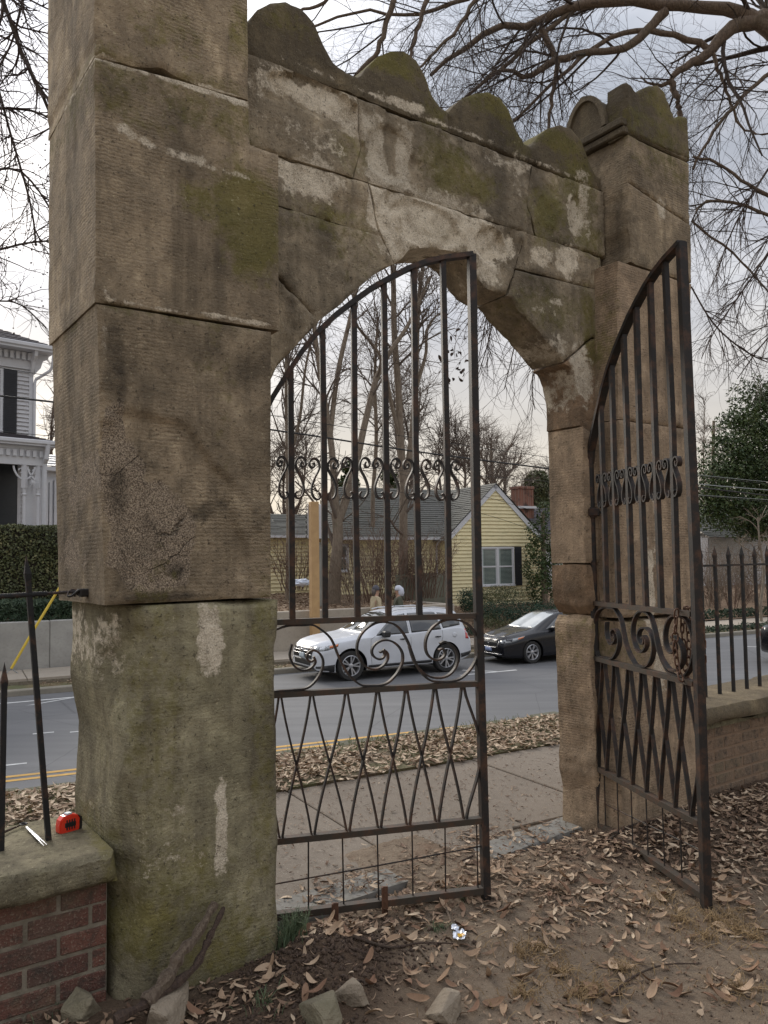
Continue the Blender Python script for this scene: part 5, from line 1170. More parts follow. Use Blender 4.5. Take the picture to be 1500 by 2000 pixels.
# board fence beside the gable
M_GWOOD = simple('weathered_grey_fence_wood', (.20, .19, .15), (.13, .14, .10), 3, .95, bump=.5, bsc=20)
fa0, fz1 = YF.on(772, 1105, 26.2); fa1 = YF.on(876, 1105, 26.9)[0]
fe = thing('board_fence', 'weathered grey board fence beside the yellow gable behind the bare shrubs', 'fence', YF((fa0 + fa1) / 2, 26.5, -.8))
nb_ = int((fa1 - fa0) / .16)
for k in range(nb_):
    a = fa0 + (fa1 - fa0) * k / nb_; zt = .95 + .05 * k / nb_ + random.uniform(-.03, .03); b = 26.2 + .7 * k / nb_
    m = MB(xf=lambda p: YF(*p)); m.box(a + .006, a + .154, b, b + .025, -.9, zt, .004); m.build('board', M_GWOOD, fe)
m = MB(xf=lambda p: YF(*p)); m.box(fa0, fa1, 26.95, 27.0, .6, .7); m.build('rail', M_GWOOD, fe)
# ------------------------------------------------------------------ retaining wall, yard bank
M_RET = conc_mat('stained_retaining_concrete', (.42, .37, .30), (.33, .29, .24), specks=False)
M_RETL = conc_mat('grey_retaining_concrete', (.40, .39, .36), (.28, .27, .25), specks=False)
def retw(label, a0, a1, q, z0, z1, mat, ret=True):
    w = thing('retaining_wall', label, 'wall', St((a0 + a1) / 2, q, z0)); n = max(1, int((a1 - a0) / 3))
    for k in range(n):
        m = MB(xf=lambda p: St(*p)); m.box(a0 + (a1 - a0) * k / n + .004, a0 + (a1 - a0) * (k + 1) / n - .004, q, q + .28, z0, z1, .02); m.build('wall_panel', mat, w)
    if ret: m = MB(xf=lambda p: St(*p)); m.box(a1 - .28, a1, q + .285, q + 4, z0, z1, .02); m.build('wall_panel', mat, w)
    return w
retw('grey concrete retaining wall below the clipped hedge', -22, 5.2, 23.3, -1.3, .03, M_RETL, False)
retw('buff concrete retaining wall behind the silver car', 5.2, 15.1, 23.3, -1.3, -.02, M_RET)
g = G('leafy_bank'); v = g.obj(); a = g.noise(v, 2.4, 5, .65); b = g.noise(v, 26, 4, .8); cc = g.ramp(a, [(.35, (.24, .16, .095)), (.6, (.17, .11, .07)), (.75, (.11, .10, .045))]); cc = g.mix(g.ramp(b, [(.5, 0.0), (.66, .8)]), cc, (.36, .26, .17)); g.col(cc); g.bump(b, 1, .04); M_BANK = g.set(Roughness=.95)
def yard(x, y): 
    z = np.where(x < 15.0, -.12 + .055 * (y - 23.5), -1.22 + .17 * np.clip(y - 23.3, 0, 5)); z = np.where(x < 5.2, .0 + .06 * (y - 23.5), z)
    z = np.minimum(z, np.where(y > 28, .35, 9)); return z + .05 * fbm(np.stack([x, y, x * 0], 1), 1.5, 4, 6)
for (xa, xb) in ((-24, 14.82), (15.12, 130)):
    V, F_ = grid_mesh(xa, xb, 23.4, 60, .3 if xb < 20 else .5, lambda x, y: yard(x, y)); V2 = np.array([St(*p) for p in V]); o = mobj('yard_ground', V2, F_, M_BANK, smooth=True); o['kind'] = 'structure'

# ------------------------------------------------------------------ white two storey house on the left
c = at_d(63, 850, 27.0); VF = Fr((c.x, c.y), 47.5)
vh = thing('white_victorian_house', 'tall white clapboard house with dark roof, dentilled cornice and turned porch posts', 'house', (c.x, c.y, .3), 0)
z_ = lambda py, px_=40, b=0: VF.on(px_, py, b)[1]; a__ = lambda px_, py=850, b=0: VF.on(px_, py, b)[0]
zc_ = z_(690, 63)              # cornice soffit
sh1, sh0 = z_(722, 15), z_(846, 15); sa1 = a__(31)
gable_siding(VF, vh, -7, -.12, .2, zc_ - .55, None, 0, M_WSID, ex=.14)
m = MB(xf=lambda p: VF(*p)); m.box(-7, -.01, .03, 8, 0, zc_); m.build('wall', M_WSID, vh)
m = MB(xf=lambda p: VF(*p)); m.box(-.14, 0, -.05, .03, .2, zc_ - .5); m.build('corner_board', M_WTRIM, vh)
m = MB(xf=lambda p: VF(*p)); m.box(-7, .02, -.06, .03, zc_ - .55, zc_ - .02); m.box(-7, .04, -.10, -.06, zc_ - .12, zc_ - .02); m.box(-7, .04, -.09, -.05, zc_ - .60, zc_ - .54); m.build('frieze', M_WTRIM, vh)
for k in range(36): 
    m = MB(xf=lambda p: VF(*p)); x = -.12 - k * .19; m.box(x - .11, x, -.18, -.10, zc_ - .30, zc_ - .05); m.build('dentil', M_WTRIM, vh)
m = MB(xf=lambda p: VF(*p)); m.prism([(-.05, zc_ - .02), (-.55, zc_ - .02), (-.5, zc_ - .2), (-.3, zc_ - .35), (-.2, zc_ - .6), (-.05, zc_ - .85)], -.12, -.02, 'x'); m.build('bracket', M_WTRIM, vh)
m = MB(xf=lambda p: VF(*p)); m.prism([(.02, zc_ - .02), (.5, zc_ - .02), (.46, zc_ - .16), (.3, zc_ - .24), (.22, zc_ - .5), (.02, zc_ - .75)], -.10, .04, 'y'); recalc(m.build('bracket', M_WTRIM, vh))
m = MB(xf=lambda p: VF(*p)); m.box(-7, .55, -.60, 8.5, zc_ - .02, zc_ + .06); m.box(-7, .60, -.66, -.58, zc_ + .06, zc_ + .20, .02); m.box(.52, .60, -.58, 8.5, zc_ + .06, zc_ + .20, .02); m.build('cornice', M_WTRIM, vh)
shingles(VF, vh, (-7.4, -.62, zc_ + .16), (.56, -.62, zc_ + .16), (-3.4, 3.6, zc_ + 2.2), (-3.6, 3.6, zc_ + 2.2), M_SHIND, 18)
shingles(VF, vh, (.56, -.62, zc_ + .16), (.56, 8.5, zc_ + .16), (-3.4, 3.7, zc_ + 2.2), (-3.4, 3.6, zc_ + 2.2), M_SHIND, 18)
m = MB(xf=lambda p: VF(*p)); m.tube([(.50, -.55, zc_ + .08), (.48, -.5, zc_ - .45), (.42, -.4, zc_ - .62), (.06, -.10, zc_ - .92), (.03, -.09, zc_ - 1.05), (.03, -.09, z_(862, 63))], .05, 8); m.build('downspout', M_WTRIM, vh)
window(VF, vh, sa1 - 1.9, sa1 - .45, sh0, sh1, -.02, cols=1, blinds=False, shut=[(sa1 - .42, sa1)])
# porch
pb = -2.2; pz = VF.on(60, 868, pb)[1]; pr = VF.on(117, 872, pb)[0]; y0f = .25
m = MB(xf=lambda p: VF(*p)); m.box(-7, pr - .25, pb + .25, 0, pz - .12, pz - .02); m.box(-7, pr - .06, pb + .04, -.02, pz - .02, pz + .04); m.box(-7, pr, pb - .02, pb + .08, pz + .04, pz + .17, .02); m.box(pr - .08, pr, pb + .08, 0, pz + .04, pz + .17, .02); m.build('porch_cornice', M_WTRIM, vh)
shingles(VF, vh, (-7, pb + .02, pz + .16), (pr - .02, pb + .02, pz + .16), (pr - .5, -.02, pz + .62), (-7, -.02, pz + .62), M_SHIND, 6)
m = MB(xf=lambda p: VF(*p)); m.box(-7, pr - .35, pb + .28, pb + .42, pz - .62, pz - .12); m.box(pr - .5, pr - .35, pb + .42, 0, pz - .62, pz - .12); m.build('porch_frieze', M_WTRIM, vh)
for k in range(30):
    m = MB(xf=lambda p: VF(*p)); x = pr - .45 - k * .2; m.box(x - .11, x, pb + .20, pb + .28, pz - .36, pz - .16); m.build('dentil', M_WTRIM, vh)
def post(a, b, r=.07):
    m = MB(); P0 = VF(a, b, 0); pr_ = [(r, y0f), (r * 1.2, y0f + .1), (r * .8, y0f + .3), (r * .95, y0f + .9), (r * .7, pz - 1.6), (r * 1.1, pz - 1.55), (r * .75, pz - 1.5), (r * .9, pz - 1.35)]
    m.lathe([(rr, z) for rr, z in pr_], 12, (P0.x, P0.y, 0)); m.box(P0.x - r, P0.x + r, P0.y - r, P0.y + r, pz - 1.35, pz - .6); return recalc(m.build('porch_post', M_WTRIM, vh))
for pxx in (47, 74): post(VF.on(pxx, 980, pb + .35)[0], pb + .35)
post(VF.on(47, 980, pb + .35)[0] - 2.2, pb + .35)
aa = VF.on(60, 980, pb + .3)[0]; m = MB(xf=lambda p: VF(*p)); m.box(aa - .14, aa + .14, pb + .5, pb + .62, y0f, pz - .6); m.build('pilaster', M_WTRIM, vh)
aa = VF.on(86, 980, pb + .3)[0]; m = MB(xf=lambda p: VF(*p)); m.tube([(aa + .02, pb + .05, pz + .05), (aa + .0, pb + .12, pz - .4), (aa, pb + .3, pz - .55), (aa, pb + .3, y0f)], .075, 8); m.build('downspout', M_WTRIM, vh)
for px0, sg in ((47, 1), (47, -1), (74, -1)):
    aa = VF.on(px0, 920, pb + .35)[0]; m = MB(xf=lambda p: VF(*p))
    m.ribbon([(aa + sg * (.06 + .26 * math.sin(t) ** 1.3), pb + .35, pz - .66 - .40 * math.cos(t) ** 1.2 * 1) for t in np.linspace(0, math.pi / 2, 9)], .05, .05); m.ribbon([(aa + sg * (.10 + .07 * math.cos(t)), pb + .35, pz - .80 + .07 * math.sin(t)) for t in np.linspace(0, 5, 9)], .04, .03); m.build('porch_bracket', M_WTRIM, vh)
# star ornament and light cable on the porch
st = thing('star_ornament', 'white many pointed star ornament hung on the porch post', 'ornament', VF(VF.on(63, 942, pb + .2)[0], pb + .15, VF.on(63, 942, pb + .2)[1])); m = MB()
for k in range(12): 
    t = k * math.pi / 6; l = .20 if k % 2 == 0 else .12; d = Vector((math.cos(t) * VF.e[0], math.cos(t) * VF.e[1], math.sin(t))); m.tube([Vector((0, 0, 0)), d * l], [.022, .002], 4)
m.build('star', M_WTRIM, st, local=True)
da0, da1 = VF.on(-60, 960, -.02)[0], VF.on(33, 960, -.02)[0]
m = MB(xf=lambda p: VF(*p)); m.box(da1 - 1.15, da1, -.06, .0, y0f, VF.on(15, 905, 0)[1]); m.build('front_door', M_DOORD, vh)
m = MB(xf=lambda p: VF(*p)); m.box(da1, da1 + .1, -.08, .0, y0f, VF.on(15, 905, 0)[1] + .1); m.box(da1 - 1.25, da1, -.08, 0, VF.on(15, 905, 0)[1], VF.on(15, 905, 0)[1] + .1); m.build('door_frame', M_WTRIM, vh)
m = MB(xf=lambda p: VF(*p)); m.box(-7, pr - .2, pb + .2, 0, -.2, y0f); m.build('porch_floor', M_WTRIM, vh)
# low side wing with tall windows
sb = 1.6; s1 = VF.on(150, 900, sb)[0]; szt = VF.on(110, 922, sb)[1]
m = MB(xf=lambda p: VF(*p)); m.box(0, s1, sb + .05, sb + 4, -.2, szt); m.box(-.02, s1 + .3, sb - .25, sb + 4.3, szt, szt + .16, .02); m.build('wing_wall', M_WTRIM, vh)
shingles(VF, vh, (-.02, sb - .25, szt + .17), (s1 + .3, sb - .25, szt + .17), (s1, sb + 2, szt + .9), (0, sb + 2, szt + .9), simple('metal_roof', (.42, .43, .45), (.33, .34, .36), 3, .5), 5)
for p0, p1 in ((88, 101), (105, 122)): window(VF, vh, VF.on(p0, 980, sb)[0], VF.on(p1, 980, sb)[0], y0f, VF.on(110, 938, sb)[1], sb - .0, cols=1, blinds=False, fw=.10, sash=False)

# far grey house beyond the right railing
gh = thing('grey_house', 'pale grey house half hidden behind bare shrubs, past the right railing', 'house', St(33, 33, -.5)); GF = Fr((0, 0), 62)
g0, g1 = GF.on(1385, 1100, 34)[0], GF.on(1475, 1100, 34)[0]
m = MB(xf=lambda p: GF(*p)); m.box(g0, g1 + 6, 34.03, 40, -1, 2.6); m.build('wall', M_WSID, gh); gable_siding(GF, gh, g0, g1 + 6, -.8, 2.6, None, 34, M_WSID, ex=.16)
window(GF, gh, GF.on(1462, 1100, 34)[0], GF.on(1474, 1100, 34)[0], .2, 1.9, 33.97, cols=1, blinds=False)
shingles(GF, gh, (g0 - .4, 33.6, 2.6), (g1 + 6.4, 33.6, 2.6), (g1 + 6.4, 37, 4.6), (g0 - .4, 37, 4.6), M_SHIN, 14)
# ------------------------------------------------------------------ vegetation tools
def tubes_batch(P, R, k=3):
    n, m, _ = P.shape; T = np.empty_like(P); T[:, 1:-1] = P[:, 2:] - P[:, :-2]; T[:, 0] = P[:, 1] - P[:, 0]; T[:, -1] = P[:, -1] - P[:, -2]
    T /= np.maximum(np.linalg.norm(T, axis=2, keepdims=True), 1e-9)
    a = np.where(np.abs(T[:, :1, 2:3]) > .9, np.array([1., 0, 0]), np.array([0., 0, 1.])); X = np.cross(T, a); X /= np.maximum(np.linalg.norm(X, axis=2, keepdims=True), 1e-9); Y = np.cross(T, X)
    an = 2 * np.pi * np.arange(k) / k
    V = P[:, :, None, :] + R[:, :, None, None] * (X[:, :, None, :] * np.cos(an)[None, None, :, None] + Y[:, :, None, :] * np.sin(an)[None, None, :, None])
    idx = np.arange(n * m * k).reshape(n, m, k); i0, i1 = idx[:, :-1], idx[:, 1:]
    F = np.stack([i0, np.roll(i0, -1, 2), np.roll(i1, -1, 2), i1], -1).reshape(-1, 4)
    return V.reshape(-1, 3), F
def cat_m(parts):
    vs, fs, b = [], [], 0
    for v, f in parts: vs.append(v); fs.append(f + b); b += len(v)
    return np.concatenate(vs), np.concatenate(fs)
def resamp(path, rad, m):
    p = np.array(path, float); p = np.array(catm([tuple(x) for x in p], 6)); d = np.concatenate([[0], np.cumsum(np.linalg.norm(np.diff(p, axis=0), axis=1))])
    u = np.linspace(0, d[-1], m); q = np.stack([np.interp(u, d, p[:, i]) for i in range(3)], 1)
    rr = np.interp(u / d[-1], np.linspace(0, 1, len(rad)), rad); return q, rr
def spawn(P, R, n, length, ang=(.5, 1.0), droop=0.0, wig=.15, m=6, u=(.15, 1.0), rs=.55, rmin=.002, rng=RNG, up=0.0, tip=.35):
    """n children on random parents; length(parent_len, u) in metres"""
    seg = np.linalg.norm(np.diff(P, axis=1), axis=2).sum(1); pr = seg / seg.sum(); pi = rng.choice(len(P), n, p=pr); uu = rng.uniform(u[0], u[1], n)
    M_ = P.shape[1]; x = uu * (M_ - 1); i = np.clip(x.astype(int), 0, M_ - 2); f = (x - i)[:, None]
    p0 = P[pi, i] * (1 - f) + P[pi, i + 1] * f; r0 = R[pi, i] * (1 - f[:, 0]) + R[pi, i + 1] * f[:, 0]
    t = P[pi, i + 1] - P[pi, i]; t /= np.maximum(np.linalg.norm(t, axis=1, keepdims=True), 1e-9)
    rv = rng.normal(size=(n, 3)); pe = rv - (rv * t).sum(1, keepdims=True) * t; pe /= np.linalg.norm(pe, axis=1, keepdims=True)
    a = rng.uniform(ang[0], ang[1], n)[:, None]; d = t * np.cos(a) + pe * np.sin(a)
    if np.isscalar(length): Ln = rng.uniform(.6, 1.2, n) * length
    else: Ln = rng.uniform(length[0], length[1], n)
    Ln = Ln * (1.15 - .45 * uu); st_ = Ln / (m - 1); out_ = np.empty((n, m, 3)); out_[:, 0] = p0; cur = d; w = rng.normal(size=(n, 3)) * wig
    for k in range(1, m):
        w = w * .6 + rng.normal(size=(n, 3)) * wig; cur = cur + w + np.array([0, 0, up - droop * (k / m)]); cur /= np.linalg.norm(cur, axis=1, keepdims=True); out_[:, k] = out_[:, k - 1] + cur * st_[:, None]
    r = np.maximum(r0 * rs, rmin)[:, None] * np.linspace(1, tip, m)[None, :]; return out_, np.maximum(r, rmin * .5)
def pal(paths, m):
    P, R = zip(*[resamp(p, r, m) for p, r in paths]); return np.array(P), np.array(R)
def bark_mat(name, c1, c2, sc=9):
    g = G(name); v = g.obj((3, 3, .7)); a = g.noise(v, sc, 5, .7); b = g.noise(g.obj(), 3, 4); cc = g.ramp(a, [(.35, c1), (.65, c2)]); cc = g.mix(g.ramp(b, [(.55, 0.0), (.75, .4)]), cc, (.16, .15, .10))
    g.col(cc); g.bump(a, 1, .03); return g.set(Roughness=.95)
M_BARK = bark_mat('grey_brown_bark', (.28, .225, .17), (.15, .115, .085)); M_BARKD = bark_mat('dark_branch_bark', (.085, .06, .045), (.05, .035, .028), 20)
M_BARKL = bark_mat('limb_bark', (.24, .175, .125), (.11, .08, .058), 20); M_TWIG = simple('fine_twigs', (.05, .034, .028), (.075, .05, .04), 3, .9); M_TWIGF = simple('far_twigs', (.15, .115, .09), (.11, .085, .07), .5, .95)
M_TWIGR = simple('reddish_shrub_twigs', (.17, .105, .075), (.11, .07, .05), 1, .95); M_TWIGP = simple('pale_shrub_twigs', (.25, .20, .15), (.16, .12, .09), 1, .95)

# ---- big limbs of the street tree reaching over the gateway from the right
def pxpath(pts, d): return [tuple(at_d(x, y, d + (dd if dd else 0))) for x, y, dd in [(p + (0,))[:3] if len(p) == 2 else p for p in pts]]
ot = thing('overhanging_tree', 'bare tree whose thick limb and fine twigs hang over the gateway from the right', 'tree', (9.5, 8.5, -1.4))
D_ = 8.6; rp_ = lambda *r: [x * .85 * D_ / FPX for x in r]
limb = [
 (pxpath([(1800, 1180), (1770, 760), (1730, 440), (1660, 210), (1600, 140)], D_), rp_(75, 62, 48, 38)),]
P1 = [
 (pxpath([(1655, 215), (1600, 140), (1500, 55), (1440, 22), (1330, 12), (1200, 4), (1104, 18), (1039, 51), (978, 49), (931, 79), (880, 112), (840, 150)], D_), rp_(36, 26, 17, 13, 12, 10, 7, 4)),
 (pxpath([(1520, 30), (1430, 55), (1380, 105), (1330, 135), (1304, 163), (1283, 166), (1250, 150)], D_), rp_(22, 17, 12, 7, 1.5)),
 (pxpath([(1310, 160), (1322, 195), (1330, 240), (1338, 300)], D_), rp_(8, 6, 5)),
 (pxpath([(1300, 20), (1230, 90), (1160, 102), (1113, 112), (1076, 121), (1029, 150), (990, 135), (950, 150)], D_), rp_(12, 10, 8, 9, 6, 3)),
 (pxpath([(1388, 100), (1335, 72), (1240, 60), (1160, 93), (1080, 163), (1006, 233), (960, 300)], D_), rp_(8, 6, 4, 2)),
 (pxpath([(1060, 60), (1085, 120), (1078, 195), (1072, 245), (1085, 300)], D_), rp_(8, 6, 4, 3)),
 (pxpath([(790, -60), (768, 0), (740, 93), (702, 140), (660, 200)], D_), rp_(8, 6, 4)),
 (pxpath([(870, -60), (833, 0), (807, 93), (790, 160)], D_), rp_(8, 5, 3)),
 (pxpath([(1180, -20), (1066, 60), (926, 177), (870, 230)], D_), rp_(6, 5, 3)),
 (pxpath([(1700, 470), (1600, 420), (1500, 385), (1440, 345), (1400, 318), (1350, 304)], D_), rp_(8, 6, 4, 3)),
 (pxpath([(1640, 500), (1500, 420), (1430, 395), (1375, 395), (1352, 435), (1380, 455), (1440, 500), (1500, 570)], D_), rp_(5, 4, 3, 2)),
 (pxpath([(1390, 100), (1420, 180), (1440, 240), (1470, 260), (1540, 260)], D_), rp_(5, 3, 2)),
 (pxpath([(1700, 90), (1560, 120), (1480, 160), (1400, 250), (1350, 330)], D_), rp_(6, 5, 3)),
 (pxpath([(1250, -40), (1180, 0), (1120, -20), (980, -30), (880, 10), (800, 30), (700, 20), (600, 60)], D_ + .6), rp_(9, 8, 6, 4, 3)),
 (pxpath([(1000, -80), (930, 0), (890, 60), (840, 110), (780, 170)], D_ - .5), rp_(6, 4, 2)),
 (pxpath([(700, -80), (640, 0), (590, 20), (520, 40)], D_ - .4), rp_(6, 4, 2)),
]
PP, PR = pal(P1, 22); TP, TR = pal(limb, 14)
V, F_ = tubes_batch(TP, TR, 14); mobj('trunk', V, F_, M_BARKL, ot, smooth=True)
for i in range(len(PP)):
    q = PP[i:i + 1] + RNG.normal(size=PP[i:i + 1].shape) * .008; V, F_ = tubes_batch(q, PR[i:i + 1], 10); mobj('limb', V, F_, M_BARKL, ot, smooth=True)
b1P, b1R = spawn(PP, PR, 130, (.7, 2.0), (.4, 1.0), .10, .09, 9, rs=.35, rmin=.0045)
b2P, b2R = spawn(np.concatenate([b1P]), b1R, 900, (.4, 1.1), (.3, .9), .16, .13, 7, rs=.55, rmin=.0026)
b3P, b3R = spawn(b2P, b2R, 3400, (.25, .75), (.3, .9), .14, .13, 6, rs=.7, rmin=.0016)
b4P, b4R = spawn(b3P, b3R, 5600, (.14, .45), (.3, .9), .10, .14, 5, rs=.8, rmin=.0013)
def clip_front(P, R, tmax=.9):
    """nothing may hang through the gateway"""
    s_, t_ = st_of(P[:, :, 0], P[:, :, 1]); ok = (t_ > tmax).all(1); return P[ok], R[ok]
for nm, P_, R__, k in (('branches', b1P, b1R, 6), ('branches', b2P, b2R, 4), ('twigs', b3P, b3R, 3), ('twigs', b4P, b4R, 3)):
    P_, R__ = clip_front(P_, R__); V, F_ = tubes_batch(P_, R__, k); o = mobj(nm, V, F_, M_BARKD if nm == 'branches' else M_TWIG, ot, smooth=nm == 'branches'); o['kind'] = 'stuff'
# weeping sprays seen through the arch opening and right of the farther pillar
P2 = [(pxpath([(1100, 380), (1060, 520), (1020, 620), (985, 760)], D_), rp_(3, 2, 1)), (pxpath([(1000, 380), (975, 520), (960, 640), (935, 730)], D_), rp_(3, 2, 1)), (pxpath([(1120, 420), (1075, 600), (1040, 740), (1045, 800)], D_), rp_(3, 2, 1)),
      (pxpath([(930, 420), (955, 560), (935, 700)], D_), rp_(3, 2, 1)), (pxpath([(1560, 400), (1470, 540), (1400, 640), (1370, 700)], D_), rp_(3, 2, 1)), (pxpath([(1600, 560), (1500, 660), (1440, 740)], D_), rp_(3, 2, 1)), (pxpath([(1520, 300), (1440, 430), (1390, 560)], D_), rp_(3, 2, 1)),
      (pxpath([(1350, 560), (1400, 640), (1480, 700), (1560, 720)], D_), rp_(2, 2, 1))]
wP, wR = pal(P2, 14); w2P, w2R = spawn(wP, wR, 230, (.35, .9), (.3, .9), .25, .10, 8, rs=.7, rmin=.0022); w3P, w3R = spawn(w2P, w2R, 700, (.15, .5), (.3, .8), .2, .14, 6, rs=.8, rmin=.0017)
V, F_ = cat_m([tubes_batch(wP, wR, 5), tubes_batch(w2P, w2R, 3), tubes_batch(w3P, w3R, 3)]); o = mobj('twigs', V, F_, M_TWIG, ot); o['kind'] = 'stuff'
# left tree: hanging branches at the top left corner
lt = thing('overhanging_tree', 'bare tree hanging seed studded branches into the top left corner', 'tree', (-9, 8.5, -1.4)); DL = 8.2
P3 = [(pxpath([(-60, -160), (5, 0), (45, 110), (85, 190), (108, 260), (112, 340)], DL), rp_(7, 5, 4, 3)), (pxpath([(-200, 240), (-60, 215), (50, 214), (105, 235)], DL), rp_(6, 4, 2)), (pxpath([(-200, 340), (-40, 335), (30, 330), (70, 365), (105, 420)], DL), rp_(5, 3, 2)),
      (pxpath([(-160, 520), (0, 487), (50, 475), (100, 470)], DL), rp_(4, 3, 2)), (pxpath([(-160, 660), (-40, 600), (30, 590), (90, 640)], DL), rp_(3, 2, 1.5)), (pxpath([(-100, 40), (0, 70), (80, 110), (120, 160)], DL), rp_(3, 2, 1.5)), (pxpath([(-120, -60), (-20, 130), (20, 260), (60, 400), (70, 480)], DL), rp_(4, 3, 2)),
      (pxpath([(60, -60), (40, 20), (20, 90), (-20, 160)], DL), rp_(3, 2))]
lP, lR = pal(P3, 14); V, F_ = tubes_batch(lP, lR, 7); o = mobj('branches', V, F_, M_BARKD, lt, smooth=True); o['kind'] = 'stuff'
tk, tr = pal([([(-9, 8.5, -1.5), (-8.7, 8.4, 2), (-8.2, 8.2, 5), (-7, 8.1, 7.5)], [.32, .26, .2, .12])], 12); V, F_ = tubes_batch(tk, tr, 14); mobj('trunk', V, F_, M_BARK, lt, smooth=True)
l2P, l2R = spawn(lP, lR, 200, (.3, .9), (.3, 1.0), .12, .16, 7, rs=.6, rmin=.0025); l3P, l3R = spawn(l2P, l2R, 900, (.12, .4), (.3, .9), .12, .2, 5, rs=.8, rmin=.0017)
V, F_ = cat_m([tubes_batch(l2P, l2R, 4), tubes_batch(l3P, l3R, 3)]); o = mobj('twigs', V, F_, M_TWIG, lt); o['kind'] = 'stuff'
def octas(C, r):
    n = len(C); d = np.array([[1, 0, 0], [-1, 0, 0], [0, 1, 0], [0, -1, 0], [0, 0, 1], [0, 0, -1]], float); V = (C[:, None, :] + d[None] * np.asarray(r).reshape(-1, 1, 1)).reshape(-1, 3)
    t = np.array([[0, 2, 4], [2, 1, 4], [1, 3, 4], [3, 0, 4], [2, 0, 5], [1, 2, 5], [3, 1, 5], [0, 3, 5]]); F = (t[None] + (np.arange(n) * 6)[:, None, None]).reshape(-1, 3); return V, F
sel = RNG.choice(len(l3P), 330, replace=False); C = l3P[sel, -1]; V, F_ = octas(C, RNG.uniform(.006, .014, len(C))); o = mobj('seed_heads', V, F_, M_TWIG, lt); o['kind'] = 'stuff'
# a few dead leaves clinging in the sprays seen through the arch
M_DEADL = simple('clinging_dead_leaves', (.075, .05, .035), (.05, .032, .025), 20, .9)

# ---- leaf cards
def leaf_batch(C, N_, L_, Wd, roll, curl=.25, fold=.2, rng=RNG, seg=4):
    """C centres, N_ unit normals, lengths; returns verts, quads, per-vertex index"""
    n = len(C); a = rng.normal(size=(n, 3)); X = a - (a * N_).sum(1, keepdims=True) * N_; X /= np.linalg.norm(X, axis=1, keepdims=True); Y = np.cross(N_, X)
    us = np.linspace(-1, 1, seg + 1); prof = np.sqrt(np.maximum(1 - np.abs(us) ** 1.7, 0)) * (1 - .12 * us); prof[0] = .06; prof[-1] = .03
    cu = rng.normal(size=n) * curl + .3 * curl; fo = rng.uniform(-fold * .3, fold, n); tw = rng.normal(size=n) * .45; V = np.empty((n, seg + 1, 3, 3)); sw = rng.normal(size=n) * .08
    for i, u in enumerate(us):
        z = cu * (u * u) * L_ * .5; sx = sw * (u * u) * L_
        for j, v in enumerate((-1, 0, 1)):
            w = Wd * .5 * prof[i] * v; zz = z + abs(v) * fo * Wd * prof[i] * .6 + tw * u * v * Wd * .35
            V[:, i, j] = C + X * (u * L_ * .5)[:, None] + Y * (w + sx)[:, None] + N_ * zz[:, None]
    K = (seg + 1) * 3; base = np.arange(n) * K; q = []
    for i in range(seg):
        for j in range(2): a0 = i * 3 + j; q.append([a0, a0 + 1, a0 + 4, a0 + 3])
    F = (np.array(q)[None] + base[:, None, None]).reshape(-1, 4); return V.reshape(-1, 3), F, np.repeat(np.arange(n), K)
def foliage_mat(name, c1, c2, c3, rough=.5):
    g = G(name); t = g.attr('tint'); g.col(g.ramp(t, [(0.0, c1), (.6, c2), (1.0, c3)])); g.set(Roughness=rough); g.b.inputs['Specular IOR Level'].default_value = .3; return g.m
M_FEV = foliage_mat('evergreen_leaves', (.025, .045, .016), (.065, .095, .03), (.16, .18, .07)); M_FJUN = foliage_mat('juniper_sprays', (.015, .035, .022), (.035, .075, .045), (.075, .125, .075), .7)
M_FHED = foliage_mat('hedge_leaves', (.045, .055, .024), (.10, .11, .045), (.21, .19, .085)); M_FIVY = foliage_mat('ivy_leaves', (.015, .03, .015), (.035, .06, .03), (.09, .12, .07))
M_CONB = foliage_mat('brown_conifer', (.09, .06, .045), (.14, .095, .07), (.19, .14, .10), .9)
def leafcloud(name, blobs, n, ls, mat, parent, aspect=.55, hollow=.55, seed=0, droop=0, gap=.15):
    """blobs: (centre, (rx,ry,rz)); leaves spread through the volume, thinning inwards, with gaps"""
    rng = np.random.default_rng(seed + 100); vol = np.array([r[0] * r[1] * r[2] for _, r in blobs]) ** .8; bi = rng.choice(len(blobs), int(n * 1.7), p=vol / vol.sum())
    d = rng.normal(size=(len(bi), 3)); d /= np.linalg.norm(d, axis=1, keepdims=True); rad = (hollow + (1.08 - hollow) * rng.uniform(0, 1, len(bi)) ** .8)[:, None]
    c = np.array([b[0] for b in blobs])[bi]; r = np.array([b[1] for b in blobs])[bi]; Pn = c + d * rad * r
    nz = fbm(Pn, 1.3 / max(.2, float(r.mean())) , 4, seed); keep = nz > -gap - .25 * rng.uniform(0, 1, len(nz)); Pn, d, nz = Pn[keep][:n], d[keep][:n], nz[keep][:n]
    Nn = d * .6 + rng.normal(size=d.shape) * .7 + np.array([0, 0, .5]); Nn /= np.linalg.norm(Nn, axis=1, keepdims=True)
    L_ = ls * rng.uniform(.6, 1.3, len(Pn)); V, F, idx = leaf_batch(Pn, Nn, L_, L_ * aspect, 0, .3, .3, rng, seg=2)
    tint = np.clip(.45 + .35 * nz + rng.normal(size=len(Pn)) * .2, 0, 1)[idx]; o = mobj(name, V, F, mat, parent, attrs={'tint': tint}); o['kind'] = 'stuff'; return o
sel = RNG.choice(len(w3P), 60, replace=False)
cl = []
for (x, y) in [(878, 735), (865, 700), (890, 690), (870, 735), (905, 730), (900, 705), (885, 655), (910, 670), (862, 740), (893, 730), (880, 690), (868, 660)]:
    for _ in range(3): cl.append(tuple(at_d(x + random.uniform(-10, 10), y + random.uniform(-12, 12), D_)))
